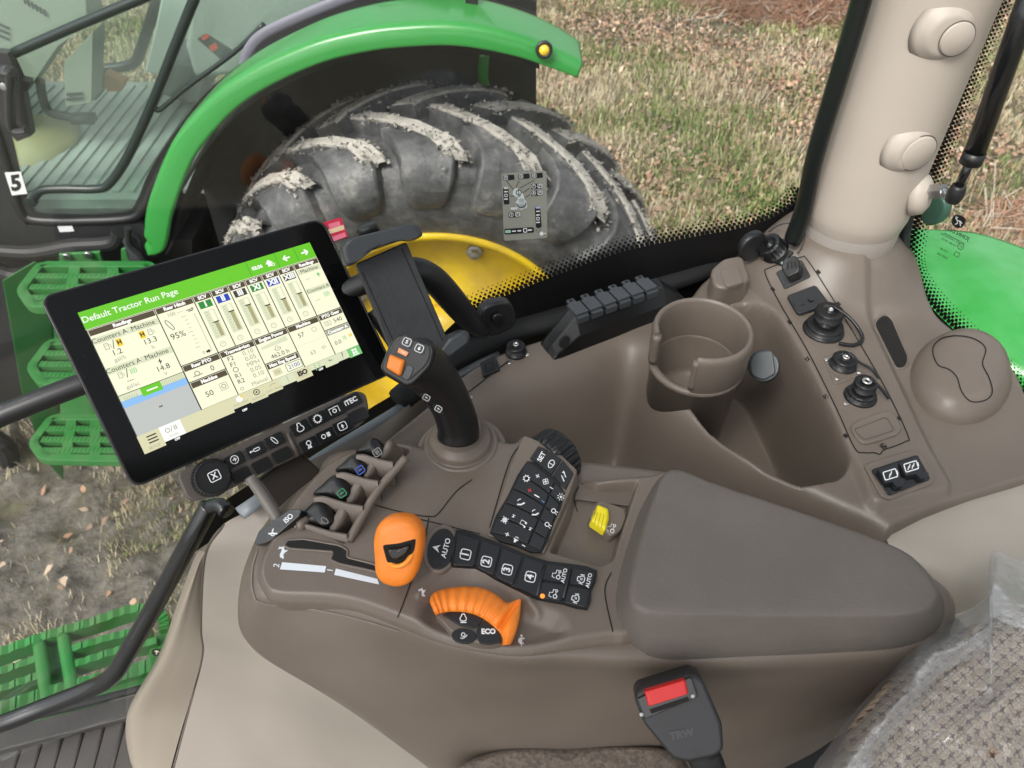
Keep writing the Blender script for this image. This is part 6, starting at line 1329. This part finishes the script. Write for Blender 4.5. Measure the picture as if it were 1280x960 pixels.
tab(830, 905, 575, PAL, None, [('f', circ(a*.7, b*.8, .22, 8)) for a in (-1, 1) for b in (-1, 0, 1)], MNT); tab(905, 975, 590, PAL, None, [('f', [(-.8, .8), (.9, .1), (-.3, -.1)])]); tab(975, 1040, 586, PAL); ut('?', 907, 565, 28, GRY)
tab(1040, 1110, 592, MNT, None, [('f', rrect(a*.45, b*.45, .7, .7, .1)) for a in (-1, 1) for b in (-1, 1)], WHT); ur(952, 583, 984, 588, WHT, 5)
for x in (132, 418, 790): ut('OFF', x, 620 if x != 790 else 586, 9, WHT, 3, .06)
UI.build('screen', EM, DI, smooth=False)

# key panel below the display
KP = DS_.up(.004); kpq = rounded([(219, 592), (446, 487), (459, 492), (463, 517), (452, 532), (272, 619), (240, 627), (232, 622)], 10, 5)
V, Fc, tp = pillow(KP, kpq, [(.004, -.018), (.001, -.014), (0, -.004), (.001, -.001), (.0025, 0), (.0032, 0)]); kpn = obj('key_panel', V, Fc, taupe2, DI)
mb = MB(); 
KK = [(293, 575, [('s', circ(0, 0, .9), .18, True), ('s', [(-.4, 0), (.4, 0)], .25), ('s', [(0, .4), (.45, 0), (0, -.4)], .25)]), (319, 563, [('s', rrect(.35, 0, 1.4, .6, .3), .18, True), ('s', [(-.4, 0), (-1, 0)], .2), ('f', circ(-1.1, 0, .25, 8))]), (343, 551, [('s', ell(0, 0, .35, 1, -25, 14), .18, True)]),
      (375, 535, [('s', crs([(-.3, 1), (.3, 1), (.4, .4), (.8, -.2), (.5, -.8), (-.5, -.8), (-.8, -.2), (-.4, .4)], 2).tolist(), .2, True)]), (397, 524, [('s', circ(0, 0, .75), .2, True)]+[('s', [(.8*math.cos(a), .8*math.sin(a)), (1.05*math.cos(a), 1.05*math.sin(a))], .2) for a in np.arange(0, 6.28, .52)]), (418, 513.5, [('s', [(-1.1, -.7), (-1.1, .7), (1.1, .7), (1.1, -.7)], .2), ('s', circ(0, -.1, .4), .2, True)]), (438.5, 502, [('t', 'iTEC', 0, 0, 1.5, .04)]),
      (301, 594, None), (327, 582, None), (352, 569, None), (386, 556, [('s', circ(.1, .3, .5), .2, True), ('s', [(-.1, -.2), (-.5, -.9)], .25), ('f', [(-.5, -.9), (.3, -.2), (.5, -.9)])]), (407, 545, [('s', circ(-.5, 0, .45), .2, True), ('f', rrect(.7, 0, .8, 1, .1))]), (428, 533, [('s', rrect(0, 0, 1.9, 1.7, .5), .18, True), ('f', [(-.4, -.1), (0, .5), (.4, -.1), (.15, -.1), (.15, -.5), (-.15, -.5), (-.15, -.1)])]), (447, 520, None)]
for x, y, ic in KK:
    a = math.radians(26); w2, h2 = 12.3, 7.4; q = [(x+u*w2*math.cos(a)-v*h2*math.sin(a)*.5+v*3.2*0, y-u*w2*math.sin(a)-v*h2*math.cos(a)*1.0+0) for u, v in ((-1, -1), (1, -1), (1, 1), (-1, 1))]
    q = [(px+(4.0 if (py > y) else -4.0)*.6*(1 if True else 0), py) for px, py in q]
    mb = MB(); V, Fc, t2 = slab(tp, rounded(q, 3, 3), .003, .001); mb.add(V, Fc, 0)
    if ic: put(mb, ic, t2, x, y-.5, 5.6, 26, 1)
    mb.build('panel_key', [blackg, ink], DI, smooth=False, bevel=.001)
V, Fc = tube([tp.up(.0005).hit(359, 541), tp.up(.0005).hit(373, 570)], .0028, 10, 1, spl=False); obj('panel_rib', V, Fc, taupe2, DI)
V, Fc = lathe([(.0195, 0), (.0195, .009), (.0175, .0125), (.016, .013), (.0155, .0115), (.0, .0115)], tp.hit(264, 598), tp.nn, 72, caps=False); m = 6
cw = tp.hit(264, 598)
for k in range(72):
    if k % 2:
        for j in (0, 1, 2): q = V[k*m+j]-cw; ax_ = tp.nn*(q @ tp.nn); V[k*m+j] = cw+ax_+(q-ax_)*.95
kn = MB(); kn.add(V, Fc, 0); put(kn, [('s', rrect(0, 0, 1.9, 1.6, .35), .16, True), ('t', 'X', 0, 0, 1.3, .04)], Plane(cw+tp.nn*.0116, tp.nn), 268, 595, 7.6, 26, 1, lift=.0005); kn.build('rotary_knob', [blacks, ink], DI, smooth=False)
# mounting arm
V, Fc = prism([DS_.up(-.02).hit(x, y) for x, y in [(322, 600), (372, 560), (415, 600), (372, 655), (348, 640)]], 0, DN, .05); obj('mount_block', V, Fc, mat('mount_brown', (.03, .022, .017), .5), DI, smooth=False, bevel=.004)
V, Fc = tube([Pd(312, 596, .74), Pd(330, 622, .74), Pd(352, 656, .735)], [.0055, .006, .0065], 10, 3); obj('mount_arm', V, Fc, mat('arm_taupe', (.16, .145, .13), .45), DI)
# red tag on the display corner
S = Plane(SCR.hit(415, 290)-DN*.004, DN+np.array([0, 0, .1])); mb = MB(); V, Fc, t2 = slab(S, [(402, 279), (426, 272), (435, 296), (411, 304)], .001); mb.add(V, Fc, 0)
W, Fc = ribbon(t2, [(407, 291), (430, 284)], 6, .0004, n=1); mb.add(W, Fc, 1); W, Fc = ribbon(t2, [(411, 283), (425, 279)], 6, .0003, n=1); mb.add(W, Fc, 2); W, Fc = ribbon(t2, [(416, 299), (432, 293)], 6, .0003, n=1); mb.add(W, Fc, 2)
tg = mb.build('red_tag', [mat('tag_red', (.62, .02, .06), .5), mat('tag_cream', (.85, .62, .4), .5), mat('tag_pink', (.85, .2, .3), .5)], smooth=False, loc=S.p); tag(tg, 'small red and pink tag stuck on the top right corner of the display', 'tag')

# ================================================================ phone holder
PH = thing('phone_holder', 'empty black clamp style device holder standing behind the joystick', 'holder', Pd(510, 370, .84))
HP = Plane(Pd(508, 380, .84), (.25, -.78, .62))
V, Fc, tp = pillow(HP, rounded([(444, 330), (507, 303), (562, 432), (548, 446), (500, 470), (490, 445)], 4), dome(.008, .002, base=-.01)); obj('back_plate', V, Fc, mat('holder_black', (.024, .026, .029), .5, bump=.3, bscale=200, var=.4, vscale=30), PH)
V, Fc = ribbon(tp, [(453, 340), (500, 445)], 1.3, .0004, n=2); mb = MB(); mb.add(V, Fc); V, Fc = ribbon(tp, [(502, 310), (553, 425)], 1.3, .0004, n=2); mb.add(V, Fc); mb.build('plate_groove', dark, PH, smooth=False)
V, Fc, tp = pillow(HP.up(.012), rounded([(424, 312), (432, 301), (505, 283), (520, 284), (526, 297), (514, 302), (503, 300), (448, 319), (446, 330), (430, 334)], 5, 4), dome(.03, .006, base=-.012)); obj('top_clamp', V, Fc, mat('clamp_slate', (.035, .040, .046), .38), PH)
V, Fc, tp = pillow(HP.up(.006), rounded([(545, 438), (556, 420), (576, 411), (583, 416), (582, 428), (556, 446)], 4), dome(.026, .005)); obj('bottom_clamp', V, Fc, mat('clamp_slate', (.035, .04, .046), .38), PH)
V, Fc = tube([Pd(470, 385, .89), Pd(500, 430, .90), Pd(530, 470, .90)], .014, 12, 4); obj('holder_arm', V, Fc, blackp, PH)
V, Fc = lathe(rprof(.012, .01, .003), HP.up(-.0).hit(462, 292), (-.3, .3, .9), 20); obj('clamp_knob', V, Fc, blackp, PH)

# ================================================================ wheel-arch trim, floor, step, rail, seat
C0 = [(330, 600, .72), (319, 632, .74), (280, 655, .78), (258, 685, .81), (252, 724, .88), (250, 787, 1.0), (252, 817, 1.07), (240, 870, 1.2), (217, 955, 1.34), (208, 990, 1.4)]
C1 = [(400, 570, .72), (390, 600, .73), (330, 670, .77), (308, 700, .81), (305, 745, .88), (308, 800, .98), (312, 840, 1.06), (305, 900, 1.18), (290, 975, 1.32), (285, 1010, 1.38)]
C2 = [(470, 535, .72), (440, 575, .73), (380, 690, .77), (355, 730, .81), (352, 770, .87), (352, 820, .96), (352, 855, 1.02), (350, 905, 1.12), (346, 980, 1.26), (344, 1030, 1.33)]
C3 = [(520, 500, .72), (490, 560, .74), (460, 700, .80), (440, 740, .84), (430, 790, .88), (425, 840, .94), (432, 885, .99), (445, 930, 1.06), (470, 990, 1.14), (480, 1040, 1.2)]
C4 = [(560, 480, .75), (540, 560, .80), (560, 720, .88), (560, 780, .9), (560, 830, .92), (570, 890, .96), (590, 940, 1.0), (620, 990, 1.06), (650, 1040, 1.12), (660, 1080, 1.16)]
cols_ = [C0, C1, C2, C3, C4]; V, Fc, nr, nc = surf([ring([c[i] for c in cols_]) for i in range(10)], 8, 6)
WT = thing('wheel_arch_trim', 'pale beige wheel arch trim panel curving down below the control console', 'trim', Pz(300, 850, 1.1))
obj('main_panel', V, Fc, beige2, WT)
F0 = [(255, 690, .84), (246, 707, .86), (226, 761, .95), (204, 821, 1.08), (170, 881, 1.22), (163, 912, 1.28), (166, 950, 1.34), (172, 985, 1.38)]
F1 = [(262, 690, .83), (256, 715, .88), (252, 770, .98), (252, 820, 1.08), (238, 875, 1.21), (226, 915, 1.28), (215, 955, 1.34), (207, 990, 1.385)]
mid_ = [((a[0]+b[0])/2-2, (a[1]+b[1])/2, (a[2]+b[2])/2-.006) for a, b in zip(F0, F1)]
V, Fc, nr, nc = surf([ring(F1), ring(mid_), ring(F0), ring([(x-6, y-2, h+.06) for x, y, h in F0])], 6, 6); obj('edge_panel', V, Fc, mat('beige_edge_plastic', (.235, .205, .165), .5, bump=.15, bscale=900), WT)
V, Fc = tube(ring([(x+2, y, h+.001) for x, y, h in C0[2:]]), .0022, 8, 6); obj('panel_seam', V, Fc, mat('seam_brown', (.06, .05, .04), .7), WT)
# rear beige panel
BP = [[(1100, 648, .74), (1150, 622, .735), (1215, 606, .73), (1300, 578, .73), (1380, 560, .73)], [(1104, 662, .72), (1155, 640, .715), (1215, 622, .71), (1300, 598, .71), (1380, 580, .71)], [(1115, 690, .725), (1170, 680, .71), (1230, 668, .70), (1300, 650, .70), (1380, 640, .70)], [(1140, 740, .75), (1190, 735, .73), (1240, 730, .72), (1310, 720, .72), (1380, 720, .72)], [(1170, 800, .80), (1210, 800, .78), (1260, 800, .77), (1320, 800, .77), (1380, 800, .77)]]
V, Fc, nr, nc = surf([ring(r) for r in BP], 8, 8); o = obj('corner_trim', V, Fc, dusty(mat('corner_beige', (.36, .33, .285), .45, bump=.3, bscale=700, var=.12, vscale=8), (.15, .13, .10), .6, 450), loc=Pz(1220, 690, .75)); tag(o, 'pale beige corner trim panel between armrest lid and seat', 'trim')
# floor mat with ribs and sill
FL = thing('floor_mat', 'dark ribbed rubber floor mat at the bottom left corner', 'mat', Pz(80, 930, 1.36))
fm = dusty(mat('floor_rubber', (.040, .036, .033), .6, bump=.3, bscale=300, var=.5, vscale=12), (.3, .26, .2), .5, 700)
V, Fc = prism(ring([(-200, 985, 1.36), (0, 936, 1.36), (170, 893, 1.36), (330, 860, 1.36), (420, 1200, 1.36), (-300, 1300, 1.36)]), 0, UP, .02); obj('mat_base', V, Fc, fm, FL, smooth=False)
V, Fc = prism(ring([(-200, 958, 1.345), (0, 912, 1.345), (168, 868, 1.345), (260, 850, 1.345), (262, 872, 1.345), (172, 894, 1.345), (0, 938, 1.345), (-200, 990, 1.345)]), 0, UP, .02); obj('mat_border', V, Fc, fm, FL, smooth=False, bevel=.004)
mb = MB()
for k in range(12):
    x = 4+k*25.5; V, Fc = tube([Pz(x+26, 922-k*5.5, 1.36), Pz(x-4, 1010, 1.36)], .0035, 6, 1, spl=False, flat=.8); mb.add(V, Fc)
mb.build('mat_ribs', fm, FL)
V, Fc = tube(ring([(-200, 950, 1.35), (0, 906, 1.35), (168, 863, 1.35), (240, 846, 1.35)]), .007, 8, 3); obj('door_seal_strip', V, Fc, blackm, FL)
# window-side rail tube low left
o = MB(); V, Fc = tube([Pz(x, y, h) for x, y, h in [(-60, 922, 1.22), (0, 905, 1.19), (60, 882, 1.17), (110, 862, 1.14), (140, 845, 1.11), (160, 815, 1.07), (200, 745, .99), (240, 672, .90), (262, 632, .86)]], .0135, 20, 8); o.add(V, Fc)
V, Fc = tube([Pz(262, 634, .86), Pz(275, 632, .85), Pz(284, 640, .85)], .011, 12, 3); o.add(V, Fc)
rt = o.build('guard_rail', blackg, loc=Pz(150, 840, 1.1)); tag(rt, 'bent black tube rail in front of the green boarding step', 'rail')
# own boarding step
BS = thing('boarding_step', 'green serrated boarding step seen outside below the guard rail', 'step', Pz(100, 840, 1.5))
gs = dusty(mat('green_step', (.016, .22, .032), .45, coat=.15, var=.3, vscale=13, vcol=(.075, .17, .05), bump=.2, bscale=120), (.2, .17, .12), .7, 300); H_ = 1.5
def bars(pts, r=.016, name='step_bar', hh=.034, tt=.004):
    P = crs([Pz(x, y, H_) for x, y in pts], 3, False); q = MB()
    for k in range(len(P)-1): V, Fc = fbar(P[k], P[k+1]+(P[k+1]-P[k])*.15, r, hh, tt); q.add(V, Fc)
    q.build(name, gs, BS, smooth=False)
bars([(-60, 845), (0, 822), (60, 800), (120, 782), (165, 767), (192, 766), (207, 776), (208, 792)], .020); bars([(-60, 868), (0, 846), (50, 828)]); bars([(92, 816), (140, 802), (188, 790)]); bars([(-60, 890), (0, 868), (55, 848)]); bars([(95, 836), (150, 818), (198, 806)]); bars([(-60, 915), (0, 893), (70, 870), (160, 846), (212, 830)], .03)
for a_, b_ in (((49, 803), (60, 880)), ((79, 793), (92, 868))): V, Fc = tube([Pz(*a_, H_-.012), Pz((a_[0]+b_[0])/2, (a_[1]+b_[1])/2, H_-.016), Pz(*b_, H_-.012)], .013, 12, 4, flat=.7); obj('step_rib', V, Fc, gs, BS)
V, Fc = prism([Pz(x, y, H_+.01) for x, y in [(50, 805), (84, 795), (98, 870), (62, 884)]], 0, UP, .01); obj('step_web', V, Fc, gs, BS, smooth=False)
V, Fc = prism([Pz(x, y, H_-.005) for x, y in [(190, 800), (215, 775), (222, 790), (205, 845), (120, 880), (0, 915), (-60, 935), (-60, 925), (0, 905), (110, 866), (180, 838)]], 0, UP, .012); sp = obj('step_plate', V, Fc, gs, BS, smooth=False, bevel=.002)
mb = MB(); S = Plane(Pz(196, 815, H_-.005), UP); put(mb, [('f', circ(0, 0, 1, 20))], S, 196, 815.5, 6.5, 0, 0, asp=.75); put(mb, [('s', [(-.5, .2), (0, .3), (.5, .1)], .25), ('s', [(0, .2), (-.1, -.5)], .2)], S.up(.0006), 196, 815.5, 5.5, 0, 1)
for k in range(4): put(mb, [('t', ['BE CAREFUL', 'USE STEPS', 'AND RAIL', 'ALWAYS'][k] if False else '', 0, 0, 1)], S, 190, 825+k*4, 3, 0, 1) if False else None
mb.build('step_emblem', [blackm, mat('emblem_yellow', (.8, .75, .5), .5)], BS, smooth=False)

# seat
ST_ = thing('seat', 'brown patterned fabric operator seat at the lower right corner', 'seat', Pz(1200, 900, .7))
fab = bpy.data.materials.new('seat_fabric'); fab.use_nodes = True; nt = fab.node_tree; p = nt.nodes['Principled BSDF']; p.inputs['Roughness'].default_value = .95; p.inputs['Specular IOR Level'].default_value = .1
geo = nt.nodes.new('ShaderNodeNewGeometry'); mp = nt.nodes.new('ShaderNodeMapping'); mp.inputs['Rotation'].default_value = (0, 0, .35); nt.links.new(geo.outputs['Position'], mp.inputs['Vector'])
sx_ = nt.nodes.new('ShaderNodeSeparateXYZ'); nt.links.new(mp.outputs[0], sx_.inputs[0])
def mth(op, a, b=None, c=None):
    n = nt.nodes.new('ShaderNodeMath'); n.operation = op
    for i, q in enumerate((a, b, c)):
        if q is None: continue
        if isinstance(q, (int, float)): n.inputs[i].default_value = q
        else: nt.links.new(q, n.inputs[i])
    return n.outputs[0]
nz = nt.nodes.new('ShaderNodeTexNoise'); nz.inputs['Scale'].default_value = 300; nt.links.new(geo.outputs['Position'], nz.inputs['Vector'])
wob = mth('MULTIPLY', mth('SUBTRACT', nz.outputs['Fac'], .5), 1.6)
U_ = mth('ADD', mth('MULTIPLY', sx_.outputs[0], 2*math.pi/.0105), wob); V_ = mth('ADD', mth('MULTIPLY', sx_.outputs[1], 2*math.pi/.0135), wob)
su = mth('SINE', U_); sv = mth('SINE', V_); pr1 = mth('MULTIPLY', su, sv); x3 = mth('MULTIPLY', mth('SINE', mth('MULTIPLY', U_, 3.)), mth('SINE', mth('MULTIPLY', V_, 3.)))
sm = mth('ADD', pr1, mth('MULTIPLY', x3, .35))
rp = nt.nodes.new('ShaderNodeValToRGB'); e = rp.color_ramp.elements; e[0].position = .50; e[0].color = (.50, .39, .29, 1); e[1].position = .64; e[1].color = (.17, .10, .09, 1)
nt.links.new(sm, rp.inputs[0]); n5 = nt.nodes.new('ShaderNodeTexNoise'); n5.inputs['Scale'].default_value = 700; nt.links.new(geo.outputs['Position'], n5.inputs['Vector'])
mx5 = nt.nodes.new('ShaderNodeMix'); mx5.data_type = 'RGBA'; mx5.blend_type = 'MULTIPLY'; mx5.inputs['Factor'].default_value = .6; nt.links.new(rp.outputs[0], mx5.inputs['A']); nt.links.new(n5.outputs['Fac'], mx5.inputs['B'])
hsn = nt.nodes.new('ShaderNodeHueSaturation'); hsn.inputs['Saturation'].default_value = .95; hsn.inputs['Value'].default_value = 1.5; nt.links.new(mx5.outputs['Result'], hsn.inputs['Color']); nt.links.new(hsn.outputs[0], p.inputs['Base Color'])
bp = nt.nodes.new('ShaderNodeBump'); bp.inputs['Strength'].default_value = 1.0; bp.inputs['Distance'].default_value = .0025; nt.links.new(mth('ADD', mth('MULTIPLY', sm, -.6), n5.outputs['Fac']), bp.inputs['Height']); nt.links.new(bp.outputs[0], p.inputs['Normal'])
SP = Plane(Pz(1230, 900, .66), (-.25, -.1, 1))
cq = crs([(1030, 1010), (1052, 930), (1085, 885), (1120, 848), (1165, 815), (1220, 790), (1290, 775), (1380, 790), (1480, 900), (1460, 1100), (1250, 1180), (1060, 1120)], 5)
V, Fc, tp = pillow(SP, cq, dome(.07, .05, 8, base=-.08)+[(.09, .078), (.14, .082), (.2, .084)]); obj('cushion', V, Fc, fab, ST_); CU = MeshS(V, Fc)
V, Fc, t9 = pillow(Plane(Pz(720, 950, .84), UP), crs([(560, 975), (620, 944), (700, 935), (790, 938), (850, 952), (860, 1010), (720, 1060), (570, 1030)], 5), dome(.03, .025, 5)); obj('cushion_front', V, Fc, mat('fabric_dark', (.11, .09, .075), .9, bump=.8, bscale=500, var=1.0, vscale=260), ST_)
V, Fc = prism(ring([(560, 930, 1.05), (700, 860, 1.05), (1000, 800, 1.05), (1250, 760, 1.05), (1500, 900, 1.05), (1400, 1400, 1.05), (500, 1400, 1.05)]), 0, UP, .1); obj('seat_base', V, Fc, blackm, ST_, smooth=False)
# crumpled plastic film over the seat
fo = crs([(1015, 985), (1040, 930), (1070, 890), (1098, 858), (1112, 838), (1128, 812), (1150, 792), (1182, 774), (1215, 762), (1240, 738), (1236, 712), (1242, 690), (1262, 698), (1300, 712), (1380, 740), (1500, 900), (1470, 1120), (1250, 1200), (1040, 1140)], 8)
fp = Plane(SP.p+SP.nn*.0, SP.nn); cI = np.array([1240., 940.]); rings_ = 70; n_ = len(fo); VV = []
def lift(px, py, f):
    w1 = fbm(px, py, .012, 3, 71); w2 = fbm(px+py*.5, py-px*.3, .035, 3, 75); rid = 1-np.abs(2*fbm(px+40*w2, py-30*w1, .02, 2, 81)-1); rid2 = 1-np.abs(2*fbm(px*1.4+30*w1, py*.6+20*w2, .05, 2, 91)-1)
    return .003+.014*rid**5*f+.008*w1*f
for k in range(rings_):
    f = (k/(rings_-1))**.8; s = 1-f*.97
    for j in range(n_):
        x = cI[0]+(fo[j][0]-cI[0])*s; y = cI[1]+(fo[j][1]-cI[1])*s; edge_ = 1-f
        base = .02+.068*ss(np.array(f), 0.0, .42); l_ = float(lift(np.array(x), np.array(y), min(1, .35+edge_)))
        VV.append(fp.up(float(base)+l_-(.05*ss(np.array(.06-f), 0, .06))).hit(x, y))
flm = bpy.data.materials.new('plastic_film'); flm.use_nodes = True; nt = flm.node_tree
for n in list(nt.nodes):
    if n.type != 'OUTPUT_MATERIAL': nt.nodes.remove(n)
o_ = nt.nodes[0]; tr = nt.nodes.new('ShaderNodeBsdfTransparent'); tr.inputs[0].default_value = (.93, .95, .96, 1); gl = nt.nodes.new('ShaderNodeBsdfGlossy'); gl.inputs['Roughness'].default_value = .12; df = nt.nodes.new('ShaderNodeBsdfDiffuse'); df.inputs[0].default_value = (.92, .95, .98, 1)
lw = nt.nodes.new('ShaderNodeLayerWeight'); lw.inputs['Blend'].default_value = .3; m1 = nt.nodes.new('ShaderNodeMixShader'); m2 = nt.nodes.new('ShaderNodeMixShader'); m2.inputs[0].default_value = .10
mm = nt.nodes.new('ShaderNodeMapRange'); mm.inputs['To Min'].default_value = .045; mm.inputs['To Max'].default_value = .5; nt.links.new(lw.outputs['Facing'], mm.inputs['Value'])
nt.links.new(tr.outputs[0], m2.inputs[1]); nt.links.new(df.outputs[0], m2.inputs[2]); nt.links.new(mm.outputs['Result'], m1.inputs[0]); nt.links.new(m2.outputs[0], m1.inputs[1]); nt.links.new(gl.outputs[0], m1.inputs[2]); nt.links.new(m1.outputs[0], o_.inputs[0])
fl = obj('seat_film', np.array(VV), grid_faces(rings_, n_, True), flm, loc=Pz(1200, 850, .65)); fl_v = []
for k in range(34):
    f = k/33.; s = 1.01-f*.34
    for j in range(n_):
        x = cI[0]+(fo[j][0]-cI[0])*s; y = cI[1]+(fo[j][1]-cI[1])*s; X_, Y_ = np.array(x), np.array(y)
        a1_ = 1-abs(2*float(fbm(X_*.8+Y_*.3, Y_*.8, .022, 2, 101))-1); a2_ = 1-abs(2*float(fbm(X_, Y_*1.3-X_*.4, .05, 2, 111))-1)
        fl_v.append(fp.up(.012+.082*float(ss(np.array(f), 0, .62))+math.sin(f*math.pi)*(.020*a1_**2.5+.008*a2_**3)-.02*float(ss(np.array(.12-f), 0, .12))).hit(x, y))
flm2 = flm.copy(); flm2.name = 'plastic_film_bunched'
for q in flm2.node_tree.nodes:
    if q.type == 'MIX_SHADER' and not q.inputs[0].is_linked: q.inputs[0].default_value = .20
obj('film_fold', np.array(fl_v), grid_faces(34, n_, True), flm2, fl)
tag(fl, 'clear crumpled protective plastic film pulled over the seat', 'plastic film')

# seat belt buckle
SB = thing('seat_belt_buckle', 'black seat belt buckle with red release button beside the console', 'buckle', Pz(850, 910, .62))
BP_ = Plane(Pd(848, 900, .60), (-.1, -.62, .78))
V, Fc, tp = pillow(BP_, rounded([(793, 874), (798, 863), (866, 842), (878, 848), (903, 905), (905, 938), (896, 946), (862, 954), (842, 950), (805, 905)], 6, 4), [(.004, -.035), (0, -.03), (0, -.003), (.001, -.0008), (.003, 0), (.0038, 0)]); obj('buckle_housing', V, Fc, mat('buckle_black', (.022, .023, .026), .42, bump=.15, bscale=700), SB)
V, Fc, t2 = slab(tp, rounded([(796, 872), (864, 845), (872, 870), (806, 898)], 3), .003); o = obj('buckle_mouth', V, Fc, blackg, SB, smooth=False, bevel=.001)
V, Fc, t3 = pillow(t2, rounded([(805, 863), (856, 848), (860, 866), (810, 882)], 2.5), dome(.004, .002)); obj('release_button', V, Fc, mat('button_red', (.62, .012, .012), .35), SB)
V, Fc, t4 = slab(t2, [(812, 887), (860, 871), (862, 876), (814, 892)], .0006); obj('tongue_slot', V, Fc, dark, SB, smooth=False)
for x, y in ((802, 893), (866, 870)): V, Fc = lathe(rprof(.0018, .001, .0006), t2.hit(x, y), tp.nn, 12); obj('buckle_screw', V, Fc, mat('rivet_grey', (.35, .36, .36), .4, .8), SB)
mb = MB(); put(mb, [('t', 'TRW', 0, 0, 1.6, .05)], tp, 852, 918, 8.5, 12, 0, lift=.0005); put(mb, [('s', circ(0, 0, 1), .12, True)], tp, 872, 942, 7, 0, 0, asp=.5, lift=.0005); mb.build('embossed_mark', mat('emboss_grey', (.05, .052, .056), .45), SB, smooth=False)
V, Fc = tube([BP_.up(-.03).hit(880, 945), BP_.up(-.06).hit(892, 975)], .014, 8, 1, spl=False, flat=.4); obj('belt_strap', V, Fc, blackm, SB)
# ================================================================ cab roof over the operator (above the frame), with a window added to brighten the cab
AX3 = np.array([B, L, UP]); mb = MB()
for (b0, b1_, l0, l1) in ((-1.02, -.45, -.83, .73), (.68, .93, -.83, .73), (-.45, .68, -.83, -.22), (-.45, .68, .50, .73)):
    V, Fc = box(BL((b0+b1_)/2, (l0+l1)/2, -.60), b1_-b0-.001, l1-l0-.001, .06, AX3); mb.add(V, Fc)
rf_ = thing('cab_roof', 'pale grey cab roof lining above the operator station', 'roof', BL(-.05, -.05, -.60))
mb.build('roof_lining', mat('headliner_grey', (.36, .35, .33), .8), rf_, smooth=False)
V, Fc = box(BL(.115, .14, -.61), 1.13, .72, .004, AX3); obj('added_roof_pane', V, Fc, glassm, rf_, smooth=False)
